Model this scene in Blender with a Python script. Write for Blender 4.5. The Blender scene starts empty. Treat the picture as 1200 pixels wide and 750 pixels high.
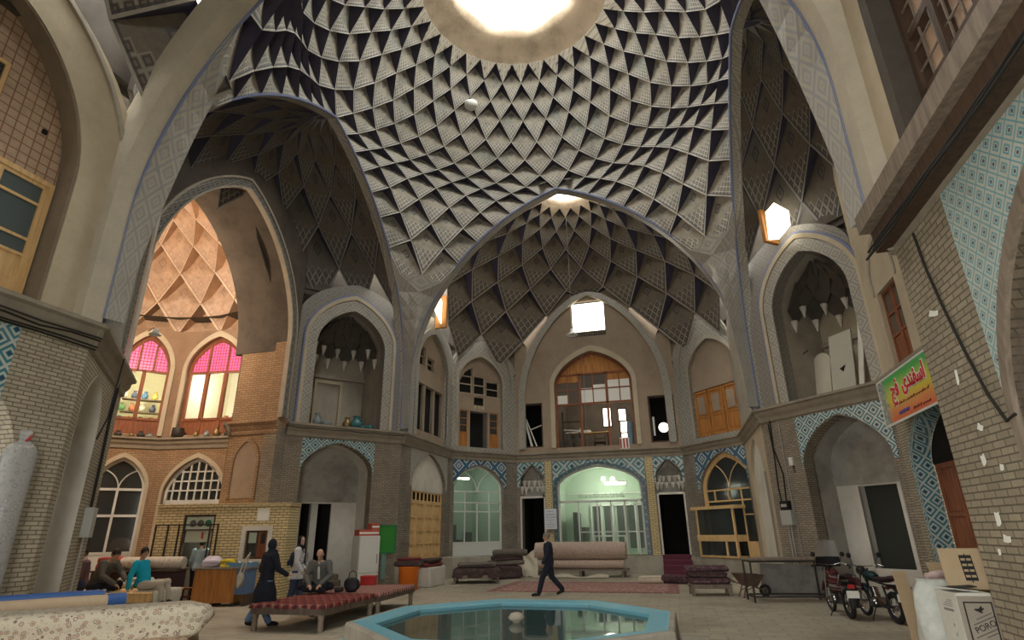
import bpy, bmesh, math, random
from math import sin, cos, tan, pi, sqrt, radians as RAD
from mathutils import Vector, Matrix
from mathutils.geometry import tessellate_polygon
V = Vector
S = bpy.context.scene
COL = S.collection
random.seed(7)

# ---------------------------------------------------------------- camera, world, light
CAMP = V((3.47, -13.82, 1.85))
YAW, PIT, ROLL = RAD(15.09), RAD(20.44), RAD(-0.83)
_F0 = V((-sin(YAW), cos(YAW), 0)); _R = V((cos(YAW), sin(YAW), 0)); _Z = V((0, 0, 1))
_F = _F0 * cos(PIT) + _Z * sin(PIT); _U = -_F0 * sin(PIT) + _Z * cos(PIT)
_R2 = _R * cos(ROLL) + _U * sin(ROLL); _U2 = -_R * sin(ROLL) + _U * cos(ROLL)
cam = bpy.data.objects.new('camera', bpy.data.cameras.new('camera'))
cam.data.sensor_width = 36; cam.data.lens = 36 * 665 / 1200
cam.data.clip_end = 300
cam.matrix_world = Matrix(((_R2.x, _U2.x, -_F.x, CAMP.x), (_R2.y, _U2.y, -_F.y, CAMP.y), (_R2.z, _U2.z, -_F.z, CAMP.z), (0, 0, 0, 1)))
COL.objects.link(cam); S.camera = cam

world = bpy.data.worlds.new('world'); S.world = world; world.use_nodes = True
wb = world.node_tree.nodes['Background']
wb.inputs[0].default_value = (1.0, 0.985, 0.925, 1); wb.inputs[1].default_value = 6.0
S.view_settings.view_transform = 'Standard'; S.view_settings.look = 'None'
S.view_settings.gamma = 1; S.view_settings.use_curve_mapping = False
S.view_settings.exposure = 1.6

def light(name, kind, loc, power, color=(1, 1, 1), size=1.0, rot=(0, 0, 0), size_y=None, portal=False):
    l = bpy.data.lights.new(name, kind); l.energy = power; l.color = color
    if kind == 'AREA':
        l.size = size
        if size_y: l.shape = 'RECTANGLE'; l.size_y = size_y
        l.cycles.is_portal = portal
    elif kind == 'POINT': l.shadow_soft_size = size
    elif kind == 'SUN': l.angle = size
    o = bpy.data.objects.new(name, l); o.location = loc; o.rotation_euler = rot
    COL.objects.link(o); return o

# daylight: portals guide the sky light in through the roof openings and the added fill arch behind the camera
light('sky_portal_main', 'AREA', (0, 0, 19.75), 1, size=4.3, portal=True)
light('sky_portal_back', 'AREA', (0, 9.0, 17.6), 1, size=2.4, portal=True)
light('sky_portal_front', 'AREA', (0, -9.0, 17.6), 1, size=2.4, portal=True)
light('sky_portal_fill_arch', 'AREA', (2.25, -15.3, 2.5), 1, size=3.2, size_y=5, rot=(RAD(90), 0, 0), portal=True)
light('sky_portal_passage', 'AREA', (-14.7, .3, 15.9), 1, size=2.0, portal=True)

# ---------------------------------------------------------------- mesh builder
class MB:
    def __init__(s):
        s.v = []; s.f = []; s.mi = []; s.sm = []; s.uv = []
    def add(s, vs, fs, mat=0, smooth=False, uvs=None):
        o = len(s.v); s.v += [tuple(p) for p in vs]
        for k, f in enumerate(fs):
            s.f.append([i + o for i in f]); s.mi.append(mat); s.sm.append(smooth)
            s.uv.append([uvs[i] for i in f] if uvs else None)
        return s
    def box(s, x0, x1, y0, y1, z0, z1, mat=0, M=None):
        vs = [V((x, y, z)) for z in (z0, z1) for y in (y0, y1) for x in (x0, x1)]
        if M: vs = [M @ p for p in vs]
        return s.add(vs, [(0, 2, 3, 1), (4, 5, 7, 6), (0, 1, 5, 4), (2, 6, 7, 3), (0, 4, 6, 2), (1, 3, 7, 5)], mat)
    def bar(s, a, b, w, h=None, mat=0, up=(0, 0, 1)):
        a, b = V(a), V(b); d = (b - a); L = d.length; d.normalize(); u = V(up)
        if abs(d.dot(u)) > .98: u = V((0, 1, 0))
        x = d.cross(u).normalized(); y = x.cross(d)
        M = Matrix((x, d, y)).transposed().to_4x4(); M.translation = a
        h = h or w
        return s.box(-w / 2, w / 2, 0, L, -h / 2, h / 2, mat, M)
    def tube(s, pts, r, seg=8, mat=0, cap=True, smooth=True, flat=1.0):
        pts = [V(p) for p in pts]; n = len(pts); rs = r if isinstance(r, (list, tuple)) else [r] * n
        vs = []; prev = None
        for i, p in enumerate(pts):
            d = (pts[min(i + 1, n - 1)] - pts[max(i - 1, 0)])
            d = d.normalized() if d.length > 1e-9 else V((0, 0, 1))
            if prev is None:
                a = V((0, 0, 1)) if abs(d.z) < .9 else V((1, 0, 0)); x = d.cross(a).normalized()
            else:
                x = (prev - d * prev.dot(d)); x = x.normalized() if x.length > 1e-6 else d.orthogonal().normalized()
            prev = x; y = d.cross(x)
            for k in range(seg):
                t = 2 * pi * k / seg; vs.append(p + (x * cos(t) + y * sin(t) * flat) * rs[i])
        fs = [(i * seg + k, i * seg + (k + 1) % seg, (i + 1) * seg + (k + 1) % seg, (i + 1) * seg + k) for i in range(n - 1) for k in range(seg)]
        s.add(vs, fs, mat, smooth)
        if cap:
            s.add(vs[:seg], [list(range(seg))[::-1]], mat); s.add(vs[-seg:], [list(range(seg))], mat)
        return s
    def lathe(s, prof, c=(0, 0, 0), seg=16, mat=0, smooth=True, M=None, sx=1.0):
        c = V(c); vs = []
        for (r, z) in prof:
            for k in range(seg):
                t = 2 * pi * k / seg; p = V((r * cos(t) * sx, r * sin(t), z))
                vs.append((M @ p if M else p) + c)
        n = len(prof)
        fs = [(i * seg + k, i * seg + (k + 1) % seg, (i + 1) * seg + (k + 1) % seg, (i + 1) * seg + k) for i in range(n - 1) for k in range(seg)]
        fs += [list(range(seg))[::-1], list(range((n - 1) * seg, n * seg))]
        return s.add(vs, fs, mat, smooth)
    def prism(s, loops, y0, y1, mat=0, side=None, back=True, front=True, M=None):
        """polygons in the XZ plane (first outline, then holes) pushed from y0 to y1"""
        side = mat if side is None else side
        flat = [q for l in loops for q in l]
        tris = tessellate_polygon([[V((x, z, 0)) for x, z in l] for l in loops])
        T = (lambda p: M @ V(p)) if M else (lambda p: p)
        if front: s.add([T((x, y0, z)) for x, z in flat], [list(t) for t in tris], mat)
        if back: s.add([T((x, y1, z)) for x, z in flat], [list(t)[::-1] for t in tris], mat)
        for l in loops:
            n = len(l)
            s.add([T((x, y0, z)) for x, z in l] + [T((x, y1, z)) for x, z in l], [(i, (i + 1) % n, n + (i + 1) % n, n + i) for i in range(n)], side)
        return s
    def band(s, inner, outer, y0, y1, mat=0, M=None):
        """ring between two open polylines of equal length"""
        n = len(inner); T = (lambda p: M @ V(p)) if M else (lambda p: p)
        vs = [T((x, y, z)) for (pl, y) in ((inner, y0), (outer, y0), (outer, y1), (inner, y1)) for x, z in pl]
        fs = []
        for i in range(n - 1):
            for a in range(4):
                b = (a + 1) % 4; fs.append((a * n + i, a * n + i + 1, b * n + i + 1, b * n + i))
        fs += [(0, n, 2 * n, 3 * n), (n - 1, 4 * n - 1, 3 * n - 1, 2 * n - 1)]
        return s.add(vs, fs, mat)
    def grid(s, rows, mat=0, smooth=True, closed=False, uv=False):
        n = len(rows); m = len(rows[0]); vs = [p for r in rows for p in r]
        mm = m if closed else m - 1
        fs = [(i * m + k, i * m + (k + 1) % m, (i + 1) * m + (k + 1) % m, (i + 1) * m + k) for i in range(n - 1) for k in range(mm)]
        uvs = [(k / max(1, m - 1), i / max(1, n - 1)) for i in range(n) for k in range(m)] if uv else None
        return s.add(vs, fs, mat, smooth, uvs)
    def build(s, name, mats, parent=None, mw=None, bevel=0, sub=0):
        me = bpy.data.meshes.new(name); me.from_pydata(s.v, [], s.f)
        for m in (mats if isinstance(mats, (list, tuple)) else [mats]): me.materials.append(m)
        me.polygons.foreach_set('material_index', s.mi); me.polygons.foreach_set('use_smooth', s.sm)
        if any(u is not None for u in s.uv):
            ul = me.uv_layers.new(name='UVMap'); k = 0; buf = []
            for f, u in zip(s.f, s.uv):
                buf += [c for q in (u or [(0, 0)] * len(f)) for c in q]
            ul.data.foreach_set('uv', buf)
        me.update()
        o = bpy.data.objects.new(name, me); COL.objects.link(o)
        if parent is not None:
            o.parent = parent
            if mw is not None: o.matrix_basis = mw
        elif mw is not None: o.matrix_world = mw
        if bevel:
            b = o.modifiers.new('bevel', 'BEVEL'); b.width = bevel; b.segments = 2; b.limit_method = 'ANGLE'
        if sub:
            b = o.modifiers.new('sub', 'SUBSURF'); b.levels = sub; b.render_levels = sub
        return o

def tag(o, label=None, cat=None, group=None, kind=None):
    if label: o['label'] = label
    if cat: o['category'] = cat
    if group: o['group'] = group
    if kind: o['kind'] = kind
    return o
def empty(name, loc=(0, 0, 0), rz=0.0, label=None, cat=None, group=None, kind=None, mw=None):
    o = bpy.data.objects.new(name, None); o.empty_display_size = .2; COL.objects.link(o)
    o.location = loc; o.rotation_euler = (0, 0, rz)
    if mw is not None: o.matrix_world = mw
    return tag(o, label, cat, group, kind)
def copy_tree(o, parent=None):
    c = o.copy(); COL.objects.link(c)
    if parent is not None: c.parent = parent
    for ch in list(o.children): copy_tree(ch, c)
    return c

# ---------------------------------------------------------------- materials
class NT:
    def __init__(s, name, rough=.8, metal=0.0, spec=.3):
        s.mat = bpy.data.materials.new(name); s.mat.use_nodes = True
        s.t = s.mat.node_tree; s.b = s.t.nodes['Principled BSDF']
        s.b.inputs['Roughness'].default_value = rough; s.b.inputs['Metallic'].default_value = metal
        s.b.inputs['Specular IOR Level'].default_value = spec
    def n(s, typ, **kw):
        n = s.t.nodes.new('ShaderNode' + typ)
        for k, v in kw.items():
            if k.startswith('i_'):
                key = k[2:]; key = int(key) if key.isdigit() else key
                s.set(n.inputs[key], v)
            else: setattr(n, k, v)
        return n
    def set(s, inp, v):
        if isinstance(v, bpy.types.NodeSocket): s.t.links.new(v, inp)
        else:
            if hasattr(v, '__len__') and len(v) == 3 and inp.type == 'RGBA': v = (*v, 1)
            inp.default_value = v
    def m(s, op, a, b=None, c=None):
        n = s.n('Math', operation=op); s.set(n.inputs[0], a)
        if b is not None: s.set(n.inputs[1], b)
        if c is not None: s.set(n.inputs[2], c)
        return n.outputs[0]
    def mix(s, f, a, b):
        n = s.n('Mix', data_type='RGBA'); s.set(n.inputs[0], f); s.set(n.inputs[6], a); s.set(n.inputs[7], b)
        return n.outputs[2]
    def obj(s): return s.n('TexCoord').outputs['Object']
    def uv(s): return s.n('TexCoord').outputs['UV']
    def sep(s, v):
        n = s.n('SeparateXYZ'); s.set(n.inputs[0], v); return n.outputs
    def comb(s, x, y, z=0.0):
        n = s.n('CombineXYZ'); s.set(n.inputs[0], x); s.set(n.inputs[1], y); s.set(n.inputs[2], z); return n.outputs[0]
    def noise(s, vec, scale, detail=3.0, rough=.55):
        n = s.n('TexNoise'); s.set(n.inputs['Vector'], vec); n.inputs['Scale'].default_value = scale
        n.inputs['Detail'].default_value = detail; n.inputs['Roughness'].default_value = rough; return n.outputs[0]
    def rng(s, v, a, b, c=0.0, d=1.0):
        n = s.n('MapRange'); s.set(n.inputs[0], v)
        for k, q in zip((1, 2, 3, 4), (a, b, c, d)): n.inputs[k].default_value = q
        return n.outputs[0]
    def bump(s, h, strength=.3, dist=.02):
        n = s.n('Bump'); s.set(n.inputs['Height'], h); n.inputs['Strength'].default_value = strength
        n.inputs['Distance'].default_value = dist; s.t.links.new(n.outputs[0], s.b.inputs['Normal'])
    def out(s, col):
        s.set(s.b.inputs['Base Color'], col); return s.mat
    def wallvec(s):
        x, y, z = s.sep(s.obj()); return s.comb(s.m('ADD', x, y), z)

def plain(name, c, rough=.7, metal=0.0, spec=.3):
    return NT(name, rough, metal, spec).out(c)
def plaster(name, c, dirt=(.16, .13, .10), amount=.5, scale=1.3, rough=.9, bump=.25):
    t = NT(name, rough); o = t.obj()
    f = t.rng(t.noise(o, scale, 6, .65), .42, .75); f2 = t.rng(t.noise(o, scale * 7, 4), .3, .8)
    g = t.m('MULTIPLY', f, amount)
    col = t.mix(g, t.mix(t.m('MULTIPLY', f2, .25), c, tuple(q * .6 for q in c)), dirt)
    if bump: t.bump(t.noise(o, scale * 14, 4), bump, .02)
    return t.out(col)
def brick(name, c1, c2, mortar, bw=.42, bh=.14, mort=.012, dirt=.45, dirtc=(.10, .085, .07), bump=.5, off=.5):
    t = NT(name, .9); w = t.wallvec()
    b = t.n('TexBrick', offset=off); s_ = t.set
    s_(b.inputs['Vector'], w); s_(b.inputs['Color1'], c1); s_(b.inputs['Color2'], c2); s_(b.inputs['Mortar'], mortar)
    b.inputs['Scale'].default_value = 1; b.inputs['Mortar Size'].default_value = mort; b.inputs['Mortar Smooth'].default_value = .3
    b.inputs['Brick Width'].default_value = bw; b.inputs['Row Height'].default_value = bh
    f = t.rng(t.noise(t.obj(), .9, 6, .65), .4, .75, 0, dirt); f2 = t.rng(t.noise(t.obj(), 9, 3), .35, .7, 0, .3)
    col = t.mix(f, t.mix(f2, b.outputs[0], tuple(q * .5 for q in c1)), dirtc)
    t.bump(t.m('SUBTRACT', t.m('MULTIPLY', t.noise(t.obj(), 14, 3), .4), b.outputs[1]), bump, .02)
    return t.out(col)
def wood(name, c, dark=None, rough=.6, scale=1.0):
    t = NT(name, rough); x, y, z = t.sep(t.obj()); dark = dark or tuple(q * .5 for q in c)
    v = t.comb(t.m('MULTIPLY', x, 9 * scale), t.m('MULTIPLY', y, 9 * scale), t.m('MULTIPLY', z, 1.1 * scale))
    f = t.rng(t.noise(v, 1.6, 5, .6), .35, .7)
    t.bump(f, .15, .01)
    return t.out(t.mix(f, c, dark))
def emit(name, c, k):
    t = NT(name); t.b.inputs['Emission Color'].default_value = (*c, 1); t.b.inputs['Emission Strength'].default_value = k
    return t.out((.02, .02, .02))
def glass(name, c=(.05, .06, .06), rough=.08, alpha=.55):
    t = NT(name, rough, 0, .5); t.b.inputs['Alpha'].default_value = alpha
    return t.out(c)
def lattice_tile(name, base, line, dot, k=2.2, lw=.13, strip=0):
    """diagonal square lattice of glazed brick with a darker stud in each lozenge"""
    t = NT(name, .35, 0, .5); x, y, z = t.sep(t.obj())
    if strip: x = t.m('MULTIPLY', t.sep(t.uv())[1], strip); y = 0.0
    u = t.m('MULTIPLY', t.m('ADD', t.m('ADD', x, y), z), k); w = t.m('MULTIPLY', t.m('SUBTRACT', t.m('ADD', x, y), z), k)
    a = t.m('ABSOLUTE', t.m('SUBTRACT', t.m('FRACT', u), .5)); b = t.m('ABSOLUTE', t.m('SUBTRACT', t.m('FRACT', w), .5))
    mx = t.m('MAXIMUM', a, b)
    l = t.m('GREATER_THAN', mx, .5 - lw); r = t.m('LESS_THAN', t.m('ABSOLUTE', t.m('SUBTRACT', mx, .22)), .06); d = t.m('LESS_THAN', mx, .1)
    nz = t.rng(t.noise(t.obj(), 5, 4), .3, .7, .75, 1.1)
    col = t.mix(d, t.mix(r, t.mix(l, base, line), line), dot)
    fq = t.rng(t.noise(t.obj(), 2.2, 5), .5, .75, 0, .35)
    return t.out(t.mix(fq, col, (.22, .19, .15)))
def carpet(name, field, a, b, c, k=6.0, border=None):
    t = NT(name, .95, 0, .1); o = t.obj()
    vo = t.n('TexVoronoi', i_Vector=o, i_Scale=k); vo2 = t.n('TexVoronoi', i_Vector=o, i_Scale=k * 2.3)
    d = vo.outputs['Distance']; d2 = vo2.outputs['Distance']
    f1 = t.m('LESS_THAN', t.m('ABSOLUTE', t.m('SUBTRACT', d, .33)), .05); f0 = t.m('LESS_THAN', d, .17)
    f2 = t.m('LESS_THAN', d2, .2); f3 = t.m('GREATER_THAN', t.noise(o, k * 1.7, 4, .7), .6)
    col = t.mix(t.m('MULTIPLY', f3, .7), field, c); col = t.mix(t.m('MULTIPLY', f2, .75), col, b)
    col = t.mix(f1, col, a); col = t.mix(f0, col, b)
    t.bump(t.noise(o, 60, 2), .3, .01)
    return t.out(col)
def stripes(name, cols, axis=0, k=3.0, zig=.12):
    t = NT(name, .95, 0, .1); p = t.sep(t.obj()); u = p[axis]; w = p[1 - axis]
    tri = t.m('PINGPONG', t.m('MULTIPLY', w, k * 1.5), .5)
    f = t.m('FRACT', t.m('MULTIPLY', t.m('ADD', u, t.m('MULTIPLY', tri, zig * 2)), k))
    r = t.n('ValToRGB'); r.color_ramp.interpolation = 'CONSTANT'
    e = r.color_ramp.elements; n = len(cols)
    while len(e) < n: e.new(.5)
    for i, c in enumerate(cols): e[i].position = i / n; e[i].color = (*c, 1)
    t.set(r.inputs[0], f)
    nz = t.rng(t.noise(t.obj(), 25, 3), .3, .7, .6, 1.0)
    t.bump(t.noise(t.obj(), 70, 2), .3, .01)
    return t.out(t.mix(nz, (.05, .03, .03), r.outputs[0]))
def dome_tile(name, base, line, dark, edge=(.62, .60, .52), tint=(.30, .40, .40), n=7.0, grime=.6):
    t = NT(name, .6, 0, .35); a, b, _ = t.sep(t.uv()); o = t.obj()
    A_ = t.m('MULTIPLY', a, n); B_ = t.m('MULTIPLY', b, n)
    fa = t.m('ABSOLUTE', t.m('SUBTRACT', t.m('FRACT', A_), .5)); fb = t.m('ABSOLUTE', t.m('SUBTRACT', t.m('FRACT', B_), .5))
    mx = t.m('MAXIMUM', fa, fb)
    zone = t.m('LESS_THAN', t.m('ADD', t.m('FLOOR', A_), t.m('FLOOR', B_)), n - 1.5)
    l = t.m('MULTIPLY', t.m('GREATER_THAN', mx, .39), zone)
    ring = t.m('MULTIPLY', t.m('LESS_THAN', t.m('ABSOLUTE', t.m('SUBTRACT', mx, .25)), .07), zone)
    da = t.m('ABSOLUTE', t.m('SUBTRACT', a, .74)); db = t.m('ABSOLUTE', t.m('SUBTRACT', b, .74)); dm = t.m('MAXIMUM', da, db)
    mot = t.m('MULTIPLY', t.m('LESS_THAN', t.m('ABSOLUTE', t.m('SUBTRACT', dm, .09)), .022), 1.0)
    mot2 = t.m('LESS_THAN', t.m('ADD', da, db), .05)
    mn = t.m('MINIMUM', a, b)
    e1 = t.m('LESS_THAN', mn, .045); e2 = t.m('MULTIPLY', t.m('LESS_THAN', mn, .085), t.m('SUBTRACT', 1.0, e1))
    tn = t.rng(t.noise(o, .8, 3), .5, .75, 0, .6)
    col = t.mix(tn, base, tint)
    col = t.mix(t.rng(t.noise(o, 6, 4), .45, .75, 0, .45), col, tuple(q * .45 for q in base))
    col = t.mix(l, col, line); col = t.mix(t.m('MULTIPLY', ring, .85), col, dark)
    col = t.mix(t.m('MULTIPLY', t.m('MAXIMUM', mot, mot2), .8), col, dark)
    col = t.mix(t.m('MULTIPLY', e2, .8), col, dark); col = t.mix(e1, col, edge)
    g = t.rng(t.noise(o, 1.6, 6, .7), .45, .8, 0, grime)
    t.bump(t.noise(o, 12, 3), .15, .02)
    return t.out(t.mix(g, col, (.10, .085, .07)))

M = {}
M['brick'] = brick('brick_grey_brown', (.38, .325, .25), (.28, .24, .185), (.13, .105, .08), .20, .062, .010)
M['brick_big'] = brick('brick_pier', (.50, .44, .33), (.40, .35, .26), (.15, .125, .09), .22, .068, .010, .3)
M['brick_shade'] = brick('brick_pier_shade', (.37, .32, .23), (.29, .25, .18), (.12, .10, .07), .22, .072, .009, .35)  # darker copy of the pier brick; the right pier's shade is in the colour
M['brick_far'] = brick('brick_weathered', (.36, .315, .25), (.27, .235, .19), (.14, .12, .10), .24, .075, .012, .7)
M['brick_orange'] = brick('brick_warm', (.46, .31, .18), (.36, .235, .13), (.20, .13, .08), .26, .08, .012, .55, (.15, .09, .06))
M['brick_yellow'] = brick('brick_kiosk', (.80, .66, .36), (.70, .57, .30), (.16, .12, .08), .26, .085, .012, .15)
M['brick_red'] = brick('brick_red_square', (.56, .42, .29), (.52, .38, .26), (.30, .13, .08), .17, .17, .012, .25, off=0)
M['plaster_grey'] = plaster('plaster_grey', (.42, .38, .31), (.19, .165, .135), .55)
M['plaster_warm'] = plaster('plaster_warm', (.53, .455, .33), (.26, .21, .15), .4, 1.0)
M['plaster_brown'] = plaster('plaster_brown', (.36, .28, .205), (.20, .15, .11), .5, 1.2)
M['plaster_white'] = plaster('plaster_white', (.72, .69, .62), (.36, .33, .28), .5, .8)
M['plaster_stain'] = plaster('plaster_stained', (.40, .38, .34), (.10, .09, .08), .8, .9)
M['plaster_cream'] = plaster('plaster_cream', (.72, .52, .38), (.45, .28, .17), .3, 1.1)
M['plaster_soot'] = plaster('plaster_shade_dark', (.10, .085, .07), (.03, .025, .02), .7, 1.2)  # near-black plaster; shade of the side bays and recesses put into its colour
M['plaster_ring'] = plaster('plaster_ring', (.58, .47, .34), (.20, .155, .11), .75, 1.1)
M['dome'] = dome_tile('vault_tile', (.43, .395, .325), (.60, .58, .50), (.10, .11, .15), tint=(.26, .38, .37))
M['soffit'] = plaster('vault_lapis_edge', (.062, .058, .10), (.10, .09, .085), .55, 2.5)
M['dome_shade'] = dome_tile('vault_tile_shade', (.105, .088, .066), (.19, .175, .15), (.025, .025, .035), (.20, .195, .18), (.07, .085, .085), 6, .75)  # dark copy of the vault tile, with the side bays' shade painted in
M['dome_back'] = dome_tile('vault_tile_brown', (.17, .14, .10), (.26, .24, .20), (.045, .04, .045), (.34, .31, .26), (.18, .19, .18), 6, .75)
M['tile_turq'] = lattice_tile('tile_turquoise', (.035, .19, .24), (.50, .55, .52), (.015, .05, .10), 2.5, .075)
M['tile_blue'] = lattice_tile('tile_blue_white', (.60, .60, .55), (.03, .12, .22), (.10, .32, .38), 1.25, .13)
M['tile_pilaster'] = lattice_tile('tile_pilaster', (.37, .345, .285), (.25, .25, .24), (.31, .30, .25), 1.35, .06)
M['tile_dim'] = lattice_tile('tile_dim', (.28, .255, .21), (.19, .185, .18), (.17, .165, .15), 2.2, .09)
M['blue_line'] = plaster('moulding_blue', (.20, .235, .40), (.22, .21, .19), .5, 3)
M['tile_turq_big'] = lattice_tile('tile_turquoise_bold', (.045, .20, .25), (.48, .53, .50), (.015, .05, .10), 1.25, .09)
M['tile_grey'] = lattice_tile('tile_grey_lattice', (.42, .39, .32), (.27, .27, .26), (.34, .33, .27), 2.0, .08)
M['wood_orange'] = wood('wood_orange', (.50, .22, .06), (.30, .12, .03))
M['wood_pine'] = wood('wood_pine', (.78, .54, .26), (.60, .38, .17))
M['wood_dark'] = wood('wood_dark', (.10, .06, .04), (.045, .03, .02))
M['wood_red'] = wood('wood_red', (.30, .11, .05), (.17, .06, .03))
M['wood_old'] = wood('wood_weathered', (.27, .22, .17), (.14, .11, .085))
M['white_metal'] = plain('white_paint', (.66, .67, .63), .5)
M['ledge'] = plaster('ledge_dirty', (.33, .29, .225), (.15, .125, .10), .6, 2.2)
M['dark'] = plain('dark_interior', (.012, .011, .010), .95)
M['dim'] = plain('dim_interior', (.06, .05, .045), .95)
M['glass'] = glass('glass_dark'); M['glass_clear'] = glass('glass_clear', (.20, .25, .22), .05, .10)
M['iron'] = plain('iron', (.05, .045, .04), .6, .3)
M['black'] = plain('black', (.015, .015, .017), .6)
M['sky_pane'] = emit('daylit_pane', (1.0, .93, .74), 1.5)
M['tube_light'] = emit('fluorescent_tube', (1.0, 1.0, .80), 7)
M['cable'] = plain('cable_black', (.02, .018, .016), .7)
M['grey_cable'] = plain('cable_grey', (.30, .29, .27), .7)
# ================================================================ the place
A, B, SX, SY, B1, B2U, B2V = 6.46, 6.4, 9.2, 3.1, 11.65, 4.05, 14.5
FAC = dict(LN=((-A, -B1), (-A, -B)), LND=((-A, -B), (-9.3, -3.2)), LO=((-SX, -SY), (-SX, SY)), LFD=((-SX, SY), (-A, B)),
           BL=((-A, B), (-A, B1)), BLD=((-A, B1), (-B2U, B2V)), BK=((-B2U, B2V), (B2U, B2V)), BRD=((B2U, B2V), (A, B1)),
           BR=((A, B1), (A, B)), RFD=((A, B), (SX, SY)), RO=((SX, SY), (SX, -SY)), RND=((SX, -SY), (A, -B)), RN=((A, -B), (A, -B1)),
           FLD=((-B2U, -B2V), (-A, -B1)), FRD=((A, -B1), (B2U, -B2V)),
           PA=((-18.2, 2.3), (-16.0, 4.5)), PB=((-16.0, 4.5), (-12.9, 5.0)), PC=((-12.9, 5.0), (-11.1, 2.6)),
           PJ=((-11.1, 2.62), (-9.68, 2.62)), KI=((-12.27, 1.40), (-8.28, 2.44)))
def FM(k):
    """frame of a wall: X along it (left to right from inside), Y into the wall, Z up"""
    p0, p1 = (V((*q, 0)) for q in FAC[k]); x = (p1 - p0).normalized(); y = V((-x.y, x.x, 0))
    m = Matrix((x, y, V((0, 0, 1)))).transposed().to_4x4(); m.translation = p0
    return m @ Matrix.Scale(.955, 4) if k == 'KI' else m
def FL(k): return (V(FAC[k][1]) - V(FAC[k][0])).length
def arch_g(s): return .75 * sqrt(max(0, 1 - (1 - s) ** 2)) + .25 * s
def arch(c, w, z0, zs, za, n=12):
    """pointed arch outline: up the left side, over the apex, down the right side (w = half width)"""
    L = [(c - w, z0)] if z0 < zs - 1e-6 else []
    for i in range(n + 1):
        s = 1 - cos(pi / 2 * i / n); L.append((c - w * (1 - s), zs + (za - zs) * arch_g(s)))
    return L + [(2 * c - x, z) for x, z in L[-2::-1]]
def rect(x0, x1, z0, z1): return [(x0, z0), (x0, z1), (x1, z1), (x1, z0)]
def wall(k, name, loops, mat, y0=0.0, y1=.45, parent=None, side=None, label=None):
    o = MB().prism(loops, y0, y1, 0, 0 if side is None else 1).build(name, [mat] + ([side] if side else []), parent, FM(k) if parent is None else None)
    if parent is None: tag(o, label, 'wall', kind='structure')
    return o
def part(k_parent, name, mb, mats, **kw): return mb.build(name, mats, k_parent, **kw)
def cornice(par, L, z=5.5, e0=0.0, e1=0.0, mat='ledge', deep=.24, wood_=False):
    prof = [(-deep, z), (-deep, z - .07), (-deep * .62, z - .10), (-deep * .55, z - .22), (-.06, z - .30), (-.05, z - .42), (0.02, z - .44), (.02, z)]
    mb = MB(); n = len(prof)
    a = [V((-e0, y, q)) for y, q in prof]; b = [V((L + e1, y, q)) for y, q in prof]
    mb.add(a + b, [(i, (i + 1) % n, n + (i + 1) % n, n + i) for i in range(n)] + [list(range(n)), list(range(n, 2 * n))])
    return mb.build('cornice', M[mat], par)
def frame(par, name, loop_in, loop_out, y0, y1, mat): return MB().band(loop_in, loop_out, y0, y1).build(name, M[mat], par)
def inset(par, name, loop, y, mat, th=.06): return MB().prism([loop], y, y + th).build(name, M[mat], par)
def spandrel(par, x0, x1, z0, z1, c, w, zs, za, mat, y=-.02):
    ar = [q for q in arch(c, w, z0, zs, za) if x0 < q[0] < x1]
    lp = [(x0, z0), (x0, z1), (x1, z1), (x1, z0)] + ar[::-1]
    return MB().prism([lp], y, .03).build('tile_spandrel', M[mat], par)

# ---- floor
t = NT('paving', .85, 0, .25); o_ = t.obj()
bk = t.n('TexBrick', offset=.5); t.set(bk.inputs['Vector'], o_); bk.inputs['Scale'].default_value = 1
bk.inputs['Brick Width'].default_value = .55; bk.inputs['Row Height'].default_value = .3; bk.inputs['Mortar Size'].default_value = .012
for k_, c_ in (('Color1', (.39, .345, .265)), ('Color2', (.32, .285, .22)), ('Mortar', (.22, .19, .148))): t.set(bk.inputs[k_], c_)
wet = t.rng(t.noise(o_, .45, 5, .6), .5, .62, 0, .75)
nz = t.rng(t.noise(o_, 3.0, 6, .7), .35, .75, 0, .6)
t.bump(t.m('ADD', t.m('MULTIPLY', bk.outputs[1], -.5), t.noise(o_, 6, 5)), .5, .03)
M['paving'] = t.out(t.mix(t.m('MULTIPLY', wet, .45), t.mix(nz, bk.outputs[0], (.47, .425, .335)), (.16, .13, .10)))
fl = MB().box(-24, 14, -18, 20, -.3, 0).build('floor', M['paving'])
tag(fl, 'dusty pale stone paving of the courtyard hall', 'floor', kind='structure')

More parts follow.
